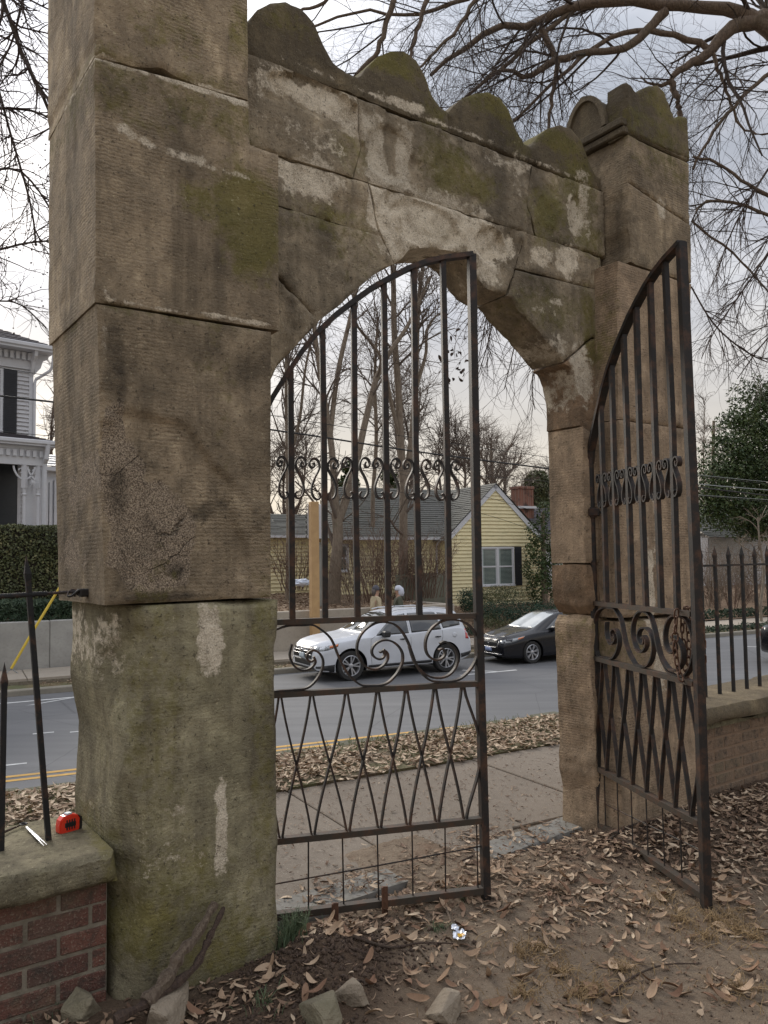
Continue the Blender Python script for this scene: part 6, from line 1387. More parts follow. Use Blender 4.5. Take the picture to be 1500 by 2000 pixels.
cl = np.array(cl); nn = RNG.normal(size=cl.shape); nn /= np.linalg.norm(nn, axis=1, keepdims=True); V, F_, _i = leaf_batch(cl, nn, np.full(len(cl), .07), np.full(len(cl), .035), 0, .4, .4); o = mobj('dead_leaves', V, F_, M_DEADL, ot); o['kind'] = 'stuff'

# ---- trees in the yard across the road
def stpath(pts, q): return [St(*((lambda az: (az[0], q, az[1]))(on_st(x, y, q)))) for x, y in pts]
def bare_tree(name, label, q, mains, counts, mat=M_BARK, tw=M_TWIGF, group=None, seed=0, base=None, lens=((1.5, 3.6), (.9, 2.2), (.5, 1.3))):
    rng = np.random.default_rng(seed); d0 = q * 1.14; pp = [(stpath(p, q), [x * .58 * d0 / FPX for x in r]) for p, r in mains]; b = pp[0][0][0]
    g_ = thing(name, label, 'tree', (b[0], b[1], b[2]), group=group); P_, R__ = pal(pp, 18)
    V, F_ = tubes_batch(P_[:1], R__[:1], 14); nz = 1 + .12 * fbm(V, 3, 3, seed)[:, None]; mobj('trunk', V, F_, mat, g_, smooth=True)
    for i in range(1, len(P_)): V, F_ = tubes_batch(P_[i:i + 1], R__[i:i + 1], 10); mobj('limb', V, F_, mat, g_, smooth=True)
    k1 = max(0, 1); a1, r1 = spawn(P_, R__, counts[0], lens[0], (.4, .95), -.05, .12, 8, u=(.42, 1), rs=.4, rmin=.022, rng=rng, up=.04)
    a2, r2 = spawn(a1, r1, counts[1], lens[1], (.4, .95), .02, .14, 6, rs=.6, rmin=.012, rng=rng); a3, r3 = spawn(a2, r2, counts[2], lens[2], (.4, 1.0), .05, .16, 5, rs=.7, rmin=.0075, rng=rng)
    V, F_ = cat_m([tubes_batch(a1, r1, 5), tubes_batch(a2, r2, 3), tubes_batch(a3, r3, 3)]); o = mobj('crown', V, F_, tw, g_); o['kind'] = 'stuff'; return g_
bare_tree('bare_tree', 'forked bare tree left of centre in the yard, its trunk leaning behind the wooden post', 26.0,
    [([(650, 1185), (655, 1110), (660, 1050), (658, 1000)], (26, 20, 17, 17)), ([(657, 1020), (650, 900), (643, 840), (630, 760), (616, 660), (604, 560)], (14, 11, 10, 8, 5)), ([(645, 850), (660, 727), (690, 593), (702, 500), (712, 400)], (9, 8, 6, 4)),
     ([(660, 1020), (690, 930), (712, 830), (735, 740), (760, 690), (800, 630), (840, 540)], (15, 12, 10, 7, 4))], (44, 240, 720), seed=1)
bare_tree('bare_tree', 'tall bare tree in the yard with twin upright stems and a shrubby foot', 26.6,
    [([(786, 1196), (788, 1120), (788, 1000), (790, 925)], (30, 16, 14, 15)), ([(788, 940), (782, 850), (778, 760), (770, 650), (768, 540), (760, 430)], (14, 12, 10, 7)), ([(793, 930), (805, 850), (812, 740), (816, 620), (826, 520), (850, 420)], (12, 10, 8, 5)),
     ([(812, 760), (832, 690), (833, 645), (858, 612), (868, 625), (872, 660)], (7, 6, 4, 2)), ([(780, 850), (765, 790), (745, 700), (700, 640), (690, 610)], (8, 6, 4))], (44, 240, 720), seed=2)
bare_tree('bare_tree', 'slender bare tree at the far left of the yard, beside the nearer pillar edge', 27.5,
    [([(563, 1180), (565, 1050), (563, 900), (560, 760), (562, 640)], (11, 9, 8, 7)), ([(563, 900), (585, 820), (600, 700), (640, 560)], (6, 4, 3))], (26, 150, 450), seed=3)
bare_tree('bare_tree', 'thin bare tree rising behind the board fence', 29.0, [([(730, 1100), (728, 980), (735, 860), (732, 740), (738, 620)], (8, 7, 6, 4))], (26, 140, 420), seed=4)
bare_tree('bare_tree', 'round headed bare tree standing beyond the yellow roof ridge', 62.0, [([(962, 1040), (962, 960), (960, 900), (960, 860)], (9, 7, 5, 3)), ([(962, 950), (940, 890), (925, 860)], (5, 3)), ([(962, 950), (985, 890), (1000, 865)], (5, 3)), ([(962, 960), (1010, 905), (1018, 885)], (5, 3)), ([(962, 955), (915, 905), (905, 890)], (5, 3))], (70, 380, 1000), seed=5, lens=((2, 4.5), (1.2, 3), (.7, 1.8)))
bare_tree('bare_tree', 'thin leafless sapling poking up behind the farther pillar against the sky', 40.0, [([(1374, 1000), (1374, 900), (1376, 800), (1372, 775)], (4, 3, 2, 1))], (26, 120, 300), seed=6, lens=((.8, 2), (.5, 1), (.3, .6)))
# trees on the skyline behind the houses: one built, copied
def sky_tree(seed, h=11.0):
    rng = np.random.default_rng(seed); g_ = thing('distant_bare_tree', 'bare tree in the hazy row behind the houses', 'tree', (0, 0, 0), group='bare trees on the skyline behind the houses')
    P_, R__ = pal([([(0, 0, 0), (.1, 0, h * .3), (-.1, .1, h * .5)], [.28, .22, .16]), ([(0, 0, h * .35), (.9, .3, h * .6), (1.3, .6, h * .95)], [.13, .08, .03]), ([(0, 0, h * .4), (-1.0, .2, h * .65), (-1.3, -.5, h)], [.13, .08, .03]), ([(0, 0, h * .4), (.2, -.8, h * .7), (.1, -.9, h * .98)], [.13, .08, .03])], 12)
    V, F_ = tubes_batch(P_[:1], R__[:1], 8); mobj('trunk', V, F_, M_BARK, g_, local=True, smooth=True)
    a1, r1 = spawn(P_, R__, 60, (1.5, 3.5), (.4, .9), 0, .12, 7, u=(.4, 1), rs=.4, rmin=.03, rng=rng, up=.05); a2, r2 = spawn(a1, r1, 350, (.9, 2), (.4, .9), 0, .14, 5, rs=.6, rmin=.02, rng=rng); a3, r3 = spawn(a2, r2, 1000, (.5, 1.3), (.4, .9), 0, .14, 4, rs=.7, rmin=.014, rng=rng)
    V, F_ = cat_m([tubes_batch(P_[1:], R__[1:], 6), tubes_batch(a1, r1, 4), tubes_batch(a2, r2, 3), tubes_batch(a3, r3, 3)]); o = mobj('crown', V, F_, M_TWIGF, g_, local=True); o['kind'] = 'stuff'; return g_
protos = [sky_tree(11), sky_tree(12, 13), sky_tree(13, 9)]
rr_ = random.Random(5); slots = []
for k in range(30):
    a = -8 + k * 3.4 + rr_.uniform(-1, 1); slots.append((a, rr_.uniform(42, 68)))
for k, (a, q) in enumerate(slots):
    p = St(a, q, -.6); src = protos[k % 3]; o = src if k < 3 else copy_tree(src); o.location = p; o.rotation_euler = (0, 0, rr_.uniform(0, 6)); s_ = rr_.uniform(.7, 1.15) * (.8 if a > 35 else 1.0); o.scale = (s_, s_, s_)
# far wooded rise
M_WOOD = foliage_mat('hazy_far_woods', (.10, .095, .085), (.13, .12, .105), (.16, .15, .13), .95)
bl = [((St(a, 95 + (k % 3) * 12, -1 + 0)), (7, 6, 6.0 + 2.5 * random.random())) for k, a in enumerate(range(-60, 190, 7))]
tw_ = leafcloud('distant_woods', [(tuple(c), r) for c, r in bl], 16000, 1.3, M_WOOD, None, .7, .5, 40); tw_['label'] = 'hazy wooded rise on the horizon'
# brown conifer and evergreens
def blobtree(name, label, q, blobs, n, ls, mat, trunk=None, seed=0, cat_='tree', dep=.8, **k):
    cs = []
    for (x, y, rx, ry) in blobs:
        a, z = on_st(x, y, q); a2, _ = on_st(x + rx, y, q); _, z2 = on_st(x, y - ry, q); w = abs(a2 - a) * .9; cs.append((tuple(St(a, q, z)), (max(w, .05), max(w * dep, .05), max(abs(z2 - z), .05))))
    b = trunk[0] if trunk else (blobs[0][0], blobs[0][1] + blobs[0][3]); a, z = on_st(b[0], b[1], q); g_ = thing(name, label, cat_, tuple(St(a, q, z)))
    if trunk: P_, R__ = pal([(stpath(trunk, q), [.16 * q / 30, .08 * q / 30])], 8); V, F_ = tubes_batch(P_, R__, 8); mobj('trunk', V, F_, M_BARK, g_, smooth=True)
    leafcloud('crown', cs, n, ls, mat, g_, seed=seed, **k); return g_
blobtree('evergreen_tree', 'large glossy dark evergreen tree on the right beyond the railing', 31.0, [(1500, 780, 55, 50), (1480, 840, 60, 50), (1540, 900, 80, 70), (1440, 880, 55, 35), (1420, 920, 55, 35), (1480, 930, 70, 45), (1400, 960, 45, 40), (1450, 990, 75, 45), (1520, 1000, 80, 50), (1395, 1000, 34, 36), (1440, 820, 30, 20), (1415, 860, 22, 16), (1475, 1035, 50, 25)], 30000, .20, M_FEV, [(1500, 1180), (1510, 900)], 1, dep=.7, hollow=.15, gap=.45)
blobtree('evergreen_tree', 'taller dark evergreen behind the glossy one, cut by the right edge of the photo', 38.0, [(1530, 830, 60, 80), (1520, 940, 70, 60), (1500, 1010, 80, 40)], 5000, .26, M_FEV, [(1530, 1150), (1530, 850)], 2, dep=.7)
blobtree('brown_conifer', 'thin russet conifer with flat tiers left of the dark evergreen', 45.0, [(1392, 835, 22, 6), (1384, 860, 20, 7), (1400, 880, 24, 8), (1380, 900, 24, 10), (1392, 930, 28, 12), (1385, 960, 24, 12), (1405, 838, 12, 5)], 2600, .20, M_CONB, [(1390, 1080), (1394, 822)], 3, aspect=.2, gap=.05)
blobtree('evergreen_tree', 'dark pine seen between the bars above the yellow roof', 48.0, [(684, 915, 16, 14), (680, 950, 22, 22), (760, 930, 14, 10), (764, 950, 12, 8)], 1800, .28, M_FEV, [(684, 1050), (684, 910)], 4)
blobtree('evergreen_tree', 'grey green evergreen beside the chimney', 44.0, [(1050, 945, 22, 26), (1042, 985, 24, 24), (1060, 1000, 20, 40)], 3200, .22, M_FHED, [(1050, 1080), (1050, 930)], 5)
blobtree('holly_tree', 'loose dark holly at the right corner of the yellow house', 27.0, [(1062, 1000, 16, 22), (1050, 1040, 20, 26), (1064, 1080, 24, 34), (1046, 1110, 24, 26), (1058, 1150, 26, 30), (1080, 1120, 20, 60), (1034, 1075, 10, 14)], 3800, .115, M_FEV, [(1064, 1200), (1060, 1000)], 6, gap=.1)
# junipers and low planting under the gable
for k, (lab, q, bl_, n, mt) in enumerate([
    ('dark green spreading juniper under the window, its top brushing the sill', 26.3, [(965, 1165, 45, 22), (990, 1160, 40, 18), (930, 1170, 30, 22)], 2600, M_FHED),
    ('blue green juniper filling the bank beside the wall end', 25.2, [(975, 1200, 50, 26), (1020, 1195, 50, 24), (950, 1190, 30, 20)], 3400, M_FJUN),
    ('blue green juniper spilling towards the black sedan', 24.8, [(1060, 1190, 45, 20), (1100, 1200, 50, 24), (1040, 1215, 40, 18)], 2800, M_FJUN),
    ('greyish clipped shrub at the end of the retaining wall', 25.6, [(912, 1168, 18, 20), (915, 1185, 16, 14)], 1200, M_FJUN),
    ('dark trailing shrub behind the sedan bonnet', 24.4, [(985, 1228, 45, 18), (1020, 1238, 40, 14), (960, 1215, 25, 18)], 2400, M_FHED)]):
    blobtree('juniper_shrub', lab, q, bl_, n, .10, mt, None, 20 + k, 'shrub', dep=.9, aspect=.28, hollow=.3, gap=.3)
blobtree('strappy_plant', 'clump of strappy leaves at the wall end by the pavement', 23.9, [(915, 1240, 20, 14), (935, 1246, 16, 10)], 700, .22, M_FIVY, None, 30, 'plant', aspect=.10)
# hedge and ivy above the left wall
hd = thing('clipped_hedge', 'clipped green hedge above the grey wall, in front of the white house', 'hedge', St(1.5, 25, 0))
aH0, zH1 = on_st(-160, 1024, 24.6); aH1, _ = on_st(260, 1024, 24.6); zH0 = on_st(60, 1150, 24.6)[1]
def boxcloud(name, a0, a1, q0, q1, z0, z1, n, ls, mat, parent, seed, aspect=.6, wob=.06):
    rng = np.random.default_rng(seed); P_ = np.stack([rng.uniform(a0, a1, n), rng.uniform(q0, q1, n), rng.uniform(z0, z1, n)], 1); f = rng.uniform(0, 1, n)
    P_[:, 1] = np.where(f < .55, q0 + rng.exponential(.08, n), P_[:, 1]); P_[:, 2] = np.where(f > .8, z1 - rng.exponential(.05, n), P_[:, 2])
    nz = fbm(P_, 2.2, 4, seed); P_[:, 2] += wob * nz; P_[:, 1] += wob * 2 * nz; W_ = np.array([St(*p) for p in P_])
    Nn = rng.normal(size=(n, 3)) * .7 + np.array([SN[0] * -1, SN[1] * -1, .6]); Nn /= np.linalg.norm(Nn, axis=1, keepdims=True); L_ = ls * rng.uniform(.6, 1.3, n); V, F, idx = leaf_batch(W_, Nn, L_, L_ * aspect, 0, .3, .3, rng, seg=2)
    o = mobj(name, V, F, mat, parent, attrs={'tint': np.clip(.45 + .4 * nz + rng.normal(size=n) * .2, 0, 1)[idx]}); o['kind'] = 'stuff'; return o
m = MB(xf=lambda p: St(*p)); m.box(aH0, aH1, 24.75, 25.9, -.2, zH1 - .1); m.build('branches', simple('hedge_inside', (.03, .028, .018), (.05, .04, .03), 4, 1), hd)
boxcloud('leaves', aH0, aH1, 24.55, 26.0, .2, zH1, 17000, .085, M_FHED, hd, 51)
iv = boxcloud('ground_ivy', on_st(-160, 1180, 23.7)[0], on_st(230, 1180, 23.7)[0], 23.55, 24.5, -.1, .55, 4200, .22, M_FIVY, None, 52, .16); iv['label'] = 'dark strappy ground cover spilling over the grey wall'
ivy2 = boxcloud('ground_ivy', 24.5, 45, 23.6, 24.4, -1.2, -.85, 4200, .12, M_FIVY, None, 53, .6); ivy2['label'] = 'low ivy along the far pavement past the right railing'
ivy3 = boxcloud('ground_ivy', 24.5, 45, 20.7, 21.3, -1.4, -1.15, 3000, .10, M_FIVY, None, 54, .6); ivy3['label'] = 'patchy ivy on the far verge'
# bare shrubs
def bare_shrub(label, px_, py_, q, h, wd, n, tw, seed, pale=False):
    rng = np.random.default_rng(seed); a, z = on_st(px_, py_, q); o0 = np.array(St(a, q, z)); g_ = thing('bare_shrub', label, 'shrub', tuple(o0)); st0 = []
    for k in range(n):
        an = rng.uniform(0, 6.28); r = rng.uniform(0, wd * .35); b = o0 + [r * math.cos(an), r * math.sin(an), -.05]; sp = rng.uniform(.1, .55) * wd; st0.append(([tuple(b), tuple(b + [sp * .4 * math.cos(an), sp * .4 * math.sin(an), h * rng.uniform(.4, .5)]), tuple(b + [sp * math.cos(an), sp * math.sin(an), h * rng.uniform(.75, 1.05)])], [.016, .011, .006]))
    P_, R__ = pal(st0, 8); P_ += rng.normal(size=P_.shape) * .02; a1, r1 = spawn(P_, R__, n * 9, (h * .2, h * .5), (.3, .9), 0, .16, 6, u=(.25, 1), rs=.7, rmin=.006, rng=rng, up=.05); a2, r2 = spawn(a1, r1, n * 22, (h * .08, h * .25), (.3, 1), 0, .18, 4, rs=.8, rmin=.0045, rng=rng)
    V, F_ = tubes_batch(P_, R__, 5); o = mobj('stems', V, F_, tw, g_); o['kind'] = 'stuff'; V, F_ = cat_m([tubes_batch(a1, r1, 3), tubes_batch(a2, r2, 3)]); o = mobj('twigs', V, F_, tw, g_); o['kind'] = 'stuff'; return g_
for i, (lab, x, y, q, h, w_, n, tw) in enumerate([
    ('dense dark bare shrub left of the wooden post', 580, 1150, 27.2, 1.9, 1.9, 26, M_TWIGR), ('arching bare shrub in front of the yellow wall, left of the vine clad trunk', 730, 1175, 25.6, 2.6, 2.6, 34, M_TWIGR),
    ('reddish twiggy shrub round the foot of the twin stemmed tree', 785, 1175, 26.2, 2.4, 2.0, 26, M_TWIGR), ('reddish twiggy shrub in front of the board fence', 835, 1165, 25.8, 2.2, 1.6, 22, M_TWIGR), ('spindly small shrub beside the leaning trunk', 690, 1180, 25.0, 1.8, 1.2, 10, M_TWIGP),
    ('bare shrub tangle just past the farther pillar, behind the railing', 1385, 1190, 25.5, 2.9, 2.2, 26, M_TWIGP), ('bare shrub tangle in front of the grey house', 1425, 1190, 27.0, 2.9, 2.6, 28, M_TWIGP), ('bare shrub at the right edge beyond the railing', 1480, 1190, 26.0, 2.6, 2.4, 26, M_TWIGP), ('low reddish shrub in front of the grey house wall', 1425, 1195, 25.2, 1.5, 2.2, 22, M_TWIGR)]):
    bare_shrub(lab, x, y, q, h, w_, n, tw, 200 + i)
bare_tree('smooth_barked_tree', 'small smooth pale barked tree on the far verge, near the right edge', 21.9, [([(1488, 1232), (1486, 1180), (1492, 1120), (1484, 1060), (1480, 1010)], (7, 6, 5, 3)), ([(1490, 1140), (1500, 1090), (1520, 1030)], (5, 4, 2)), ([(1487, 1200), (1470, 1130), (1474, 1080)], (4, 3, 2))], (24, 90, 200), mat=simple('pale_smooth_bark', (.27, .22, .17), (.18, .15, .11), 6, .8), tw=M_TWIGP, seed=9, lens=((.6, 1.4), (.4, .9), (.2, .5)))

# ------------------------------------------------------------------ wires
M_CABLE = simple('black_cable', (.02, .02, .022), rough=.6); M_CABLEG = simple('grey_cable', (.30, .32, .32), rough=.5)
cables = [('thick black overhead cable crossing above the yellow house', 24, [(-200, 762), (0, 773), (535, 840), (800, 880), (1070, 915), (1500, 968), (1800, 1000)], .03, M_CABLE), ('thin cable above the thick overhead cable', 24.3, [(-200, 700), (0, 718), (535, 812), (1070, 893), (1500, 945), (1800, 975)], .011, M_CABLE),
          ('thin telephone wire below the thick cable', 24.6, [(-200, 838), (0, 842), (600, 905), (1070, 940), (1500, 980), (1800, 1000)], .009, M_CABLE), ('grey service wire in front of the dark evergreen, middle one', 24, [(1340, 940), (1370, 946), (1500, 957), (1700, 972)], .022, M_CABLEG),
          ('grey service wire in front of the dark evergreen, upper one', 24.2, [(1340, 925), (1500, 941), (1700, 958)], .012, M_CABLEG), ('grey service wire in front of the dark evergreen, lowest one', 24.4, [(1340, 965), (1500, 976), (1700, 990)], .012, M_CABLEG),
          ('sagging thin wire slung across the yellow gable', 25.5, [(600, 930), (800, 965), (966, 1010), (1120, 1050), (1500, 1090)], .008, M_CABLE), ('second sagging thin wire slung across the yellow gable', 25.6, [(600, 880), (800, 930), (966, 975), (1120, 1012), (1500, 1060)], .008, M_CABLE),
          ('slanting thin wire right of the farther pillar', 12, [(1340, 665), (1420, 690), (1500, 715), (1700, 770)], .004, M_CABLE), ('second slanting thin wire right of the farther pillar', 12, [(1340, 700), (1500, 745), (1700, 800)], .004, M_CABLE)]
for lab, q, pts, r, mt in cables:
    m = MB(); m.tube(catm([tuple(p) for p in stpath(pts, q)], 5), r, 5); o = m.build('overhead_wire', mt); tag(o, lab, 'wire', 'overhead wires along the street')
M_YG = simple('yellow_guy_guard', (.72, .52, .06), (.6, .42, .05), 2, .5)
gy = thing('guy_wire', 'yellow sleeved guy wire slanting down to the pavement on the left', 'guy wire', St(*((lambda az: (az[0], 22.6, az[1]))(on_st(20, 1305, 22.6)))))
m = MB(); m.tube(stpath([(22, 1306), (60, 1240), (170, 1060)], 22.6), .035, 8); m.build('yellow_sleeve', M_YG, gy); m = MB(); m.tube(stpath([(0, 1326), (22, 1306)], 22.6), .012, 6); m.tube(stpath([(45, 1322), (22, 1306)], 22.6), .012, 6); m.build('anchor_rod', M_CABLEG, gy)
# wooden post with a scalloped board fixed behind it, and a grey metal cabinet
M_NEWW = simple('new_yellow_timber', (.50, .32, .15), (.42, .26, .12), 5, .7, bump=.2, bsc=20)
wp = thing('wooden_post', 'new square timber post standing at the kerb side wall behind the silver car', 'post', St(9.05, 22.9, -1.25)); ap, zp = on_st(613, 980, 22.9); a1p = on_st(622, 1100, 22.9)[0]; a0p = on_st(607, 1100, 22.9)[0]
m = MB(xf=lambda p: St(*p)); m.box(a0p, a1p, 22.82, 23.05, -1.25, zp, .012); m.build('timber', M_NEWW, wp)
sgn = thing('scalloped_sign', 'pale board with black scrolled edging, mounted behind the timber post', 'sign', St(a1p, 23.1, 1.8)); s0, s1 = on_st(597, 1030, 23.15)[0], on_st(636, 1030, 23.15)[0]; zs0, zs1 = on_st(615, 1052, 23.1)[1], on_st(615, 985, 23.1)[1]
m = MB(xf=lambda p: St(*p)); m.box(s0 + .06, s1 - .06, 23.10, 23.14, zs0, zs1, .01); m.build('board', M_WTRIM, sgn)
for k in range(7):
    u = k / 6
    for s_e, sg in ((s0 + .05, -1), (s1 - .05, 1)):
        m = MB(xf=lambda p: St(*p)); m.ribbon([(s_e + sg * .055 * abs(math.sin(t)), 23.12, zs0 + (zs1 - zs0) * (u * .86 + .07) + .06 * math.cos(t)) for t in np.linspace(0, math.pi * 1.3, 8)], .03, .018); m.build('scroll_edging', M_BLACK, sgn)
mc = thing('grey_cabinet', 'weathered grey metal cabinet in the yard just right of the timber post', 'cabinet', St(10, 25, -.1)); c0, c1 = on_st(623, 1120, 25)[0], on_st(641, 1120, 25)[0]
m = MB(xf=lambda p: St(*p)); m.box(c0, c1, 25, 25.4, -.2, on_st(630, 1062, 25)[1], .02); m.box(c0 - .02, c1 + .02, 24.97, 25.43, on_st(630, 1062, 25)[1], on_st(630, 1062, 25)[1] + .04, .01); m.build('cabinet_body', simple('dull_grey_metal', (.26, .26, .24), (.20, .20, .18), 3, .6), mc)
# ------------------------------------------------------------------ people on the far pavement
M_SKIN = simple('skin', (.45, .27, .19), rough=.6)
def person(label, loc, rot, h, coat, trous, hatm, hood=False, arm=0.5):
    g_ = thing('person', label, 'person', loc, rot); k = h / 1.8; fwd = 1
    # joints: local x is the facing direction
    J = {'pel': (0, 0, .95, .12), 'sp': (.01, 0, 1.15, .13), 'ch': (.0, 0, 1.36, .135), 'nk': (.01, 0, 1.50, .058), 'hd0': (.03, 0, 1.60, .082), 'hd1': (.03, 0, 1.70, .088), 'hd2': (.02, 0, 1.765, .06), 'nose': (.125, 0, 1.63, .014)}
    E_ = [('pel', 'sp'), ('sp', 'ch'), ('ch', 'nk'), ('nk', 'hd0'), ('hd0', 'hd1'), ('hd1', 'hd2'), ('hd0', 'nose')]
    for s_, sg in (('l', 1), ('r', -1)):
        J['sh' + s_] = (0, .19 * sg, 1.40, .062); J['el' + s_] = (-.02 + .08 * arm, .24 * sg, 1.13, .045); J['wr' + s_] = (.22 * arm + .04, .20 * sg, 1.02 + .10 * arm, .03); J['pa' + s_] = (.30 * arm + .06, .18 * sg, 1.0 + .14 * arm, .034)
        J['hp' + s_] = (0, .095 * sg, .90, .10); J['kn' + s_] = (.02 + .05 * sg, .10 * sg, .50, .06); J['an' + s_] = (-.02 + .08 * sg, .10 * sg, .09, .042); J['to' + s_] = (.12 + .08 * sg, .11 * sg, .03, .035)
        E_ += [('ch', 'sh' + s_), ('sh' + s_, 'el' + s_), ('el' + s_, 'wr' + s_), ('wr' + s_, 'pa' + s_), ('pel', 'hp' + s_), ('hp' + s_, 'kn' + s_), ('kn' + s_, 'an' + s_), ('an' + s_, 'to' + s_)]
        px0 = J['pa' + s_]
        for f in range(5):
            if f == 4: a = (px0[0] + .02, px0[1] - .035 * sg, px0[2] + .02, .010); b = (px0[0] + .045, px0[1] - .04 * sg, px0[2] + .03, .008)
            else: a = (px0[0] + .05, px0[1] + (.024 - .016 * f) * sg, px0[2] - .004, .009); b = (px0[0] + (.085, .095, .09, .075)[f], px0[1] + (.026 - .017 * f) * sg, px0[2] - .03, .007)
            J['fa%s%d' % (s_, f)] = a; J['fb%s%d' % (s_, f)] = b; E_ += [('pa' + s_, 'fa%s%d' % (s_, f)), ('fa%s%d' % (s_, f), 'fb%s%d' % (s_, f))]
    def skin(name, names, edges, grow, mat):
        ix = {n_: i for i, n_ in enumerate(names)}; me = bpy.data.meshes.new(name); me.from_pydata([(J[n_][0] * k, J[n_][1] * k, J[n_][2] * k) for n_ in names], [(ix[a], ix[b]) for a, b in edges if a in ix and b in ix], [])
        o = bpy.data.objects.new(name, me); COL.objects.link(o); o.parent = g_; o.modifiers.new('skin', 'SKIN'); 
        for i, n_ in enumerate(names): r = (J[n_][3] + grow) * k; me.skin_vertices[0].data[i].radius = (r, r * (1.25 if n_ in ('ch', 'sp', 'pel') else 1.0)); me.skin_vertices[0].data[i].use_root = (i == 0)
        sb = o.modifiers.new('sub', 'SUBSURF'); sb.levels = sb.render_levels = 2; me.materials.append(mat); return o
    skin('body', list(J), E_, 0, M_SKIN)
    cn = ['pel', 'sp', 'ch', 'nk'] + [a + b for b in 'lr' for a in ('sh', 'el', 'wr')]; skin('coat', cn, E_, .024, coat)
    tn = ['pel'] + [a + b for b in 'lr' for a in ('hp', 'kn', 'an')]; skin('trousers', tn, E_, .016, trous)
    for s_ in 'lr': 
        a, b = J['an' + s_], J['to' + s_]; m = MB(); m.tube([(a[0] * k - .05, a[1] * k, .05), (b[0] * k, b[1] * k, .045), (b[0] * k + .06, b[1] * k, .035)], [.05, .048, .03], 10); m.build('shoe', M_TRIM, g_, local=True, smooth=True)
    m = MB(); c_ = (.02 * k, 0, 1.695 * k); m.lathe([(.102 * k, -.035), (.108 * k, .0), (.104 * k, .05), (.08 * k, .095), (.04 * k, .125), (.002, .132)], 16, c_)
    m.build('hat', hatm, g_, local=True, smooth=True)
    if hood: m = MB(); m.tube([(-.05 * k, 0, 1.49 * k), (-.06 * k, 0, 1.58 * k), (-.04 * k, 0, 1.70 * k), (.01, 0, 1.80 * k)], [.09, .12, .115, .05], 12); m.build('hood', hatm, g_, local=True, smooth=True)
    else: m = MB(); m.tube([(-.02 * k, 0, 1.50 * k), (-.04 * k, 0, 1.60 * k), (-.03 * k, 0, 1.69 * k)], [.055, .085, .09], 12); m.build('hair', simple('grey_brown_hair', (.12, .10, .09)), g_, local=True, smooth=True)
    for sg in (-1, 1): m = MB(); m.tube([(.112 * k, .03 * sg * k, 1.665 * k), (.118 * k, .03 * sg * k, 1.665 * k)], .009, 6); m.build('eye', M_TRIM, g_, local=True)
    m = MB(); m.ribbon([(.112 * k, .022 * k, 1.588 * k), (.118 * k, 0, 1.587 * k), (.112 * k, -.022 * k, 1.588 * k)], .008, .006, (0, 0, 1)); m.build('mouth', simple('lips', (.3, .12, .1)), g_, local=True)
    return g_
M_TAN = simple('tan_jacket', (.50, .42, .28), (.42, .35, .23), 5, .9); M_OLV = simple('olive_jacket', (.10, .10, .07), (.07, .075, .05), 5, .9); M_JEAN = simple('dark_trousers', (.05, .055, .07), rough=.9)
M_GBEAN = simple('grey_knit_hat', (.10, .10, .12), (.075, .075, .09), 30, .95); M_WHAT = simple('white_knit_hat', (.62, .64, .72), (.5, .52, .6), 20, .9)
ap_ = on_st(733, 1165, 22.7)[0]; bp_ = on_st(779, 1165, 22.75)[0]
person('person in a tan jacket and dark grey knit hat behind the silver car', tuple(St(ap_, 22.7, -1.22)), SROT, 1.93, M_TAN, M_JEAN, M_GBEAN)
person('person in an olive jacket with a white hood behind the silver car', tuple(St(bp_, 22.75, -1.22)), SROT + math.pi * .9, 1.90, M_OLV, M_JEAN, M_WHAT, hood=True)
# white bag lying on the leafy bank
ab, zb_ = on_st(590, 1142, 25.5); wb_ = thing('plastic_bag', 'crumpled white plastic bag lying on the leafy bank left of the timber post', 'bag', tuple(St(ab, 25.5, zb_)))
def lump(name, c, r, mat, parent, seed, n=16, amp=.25, flat=.7, sc=None, local=False, smooth=True):
    bm = bmesh.new(); bmesh.ops.create_icosphere(bm, subdivisions=4, radius=1); P_ = np.array([v.co[:] for v in bm.verts]); d = 1 + amp * fbm(P_, sc or 1.4, 4, seed); F = [[v.index for v in f.verts] for f in bm.faces]; bm.free()
    r = np.array(r) if hasattr(r, '__len__') else np.array([r, r, r * flat]); V = P_ * d[:, None] * r + np.array(c); return auto_smooth(mobj(name, V, F, mat, parent, local=local), 40) if smooth else mobj(name, V, F, mat, parent, local=local)
lump('bag_film', tuple(St(ab, 25.5, zb_ + .08)), (.30, .2, .12), simple('white_plastic', (.62, .66, .75), (.5, .55, .65), 9, .35), wb_, 3, amp=.5, sc=2.5)

# ------------------------------------------------------------------ leaf litter
g = G('dry_leaves'); t = g.attr('tint'); v = g.obj(); g.col(g.mix(g.math('MULTIPLY', g.noise(v, 130, 3), .35), g.ramp(t, [(0.0, (.10, .06, .04)), (.35, (.21, .135, .088)), (.65, (.35, .25, .165)), (1.0, (.58, .46, .33))]), (.15, .09, .055))); g.bump(g.noise(v, 160, 3), .4, .003); M_LEAF = g.set(Roughness=.75); g.b.inputs['Specular IOR Level'].default_value = .3
g = G('dry_leaf_single'); oi = g.n('ShaderNodeObjectInfo'); v = g.obj(); g.col(g.mix(g.math('MULTIPLY', g.noise(v, 60, 4), .5), g.ramp(oi.outputs['Random'], [(0.0, (.22, .12, .075)), (.4, (.38, .25, .155)), (1.0, (.56, .42, .29))]), (.20, .12, .075))); g.bump(g.noise(g.obj((1, 6, 1)), 60, 3), .6, .003); M_LEAF1 = g.set(Roughness=.72); g.b.inputs['Specular IOR Level'].default_value = .3
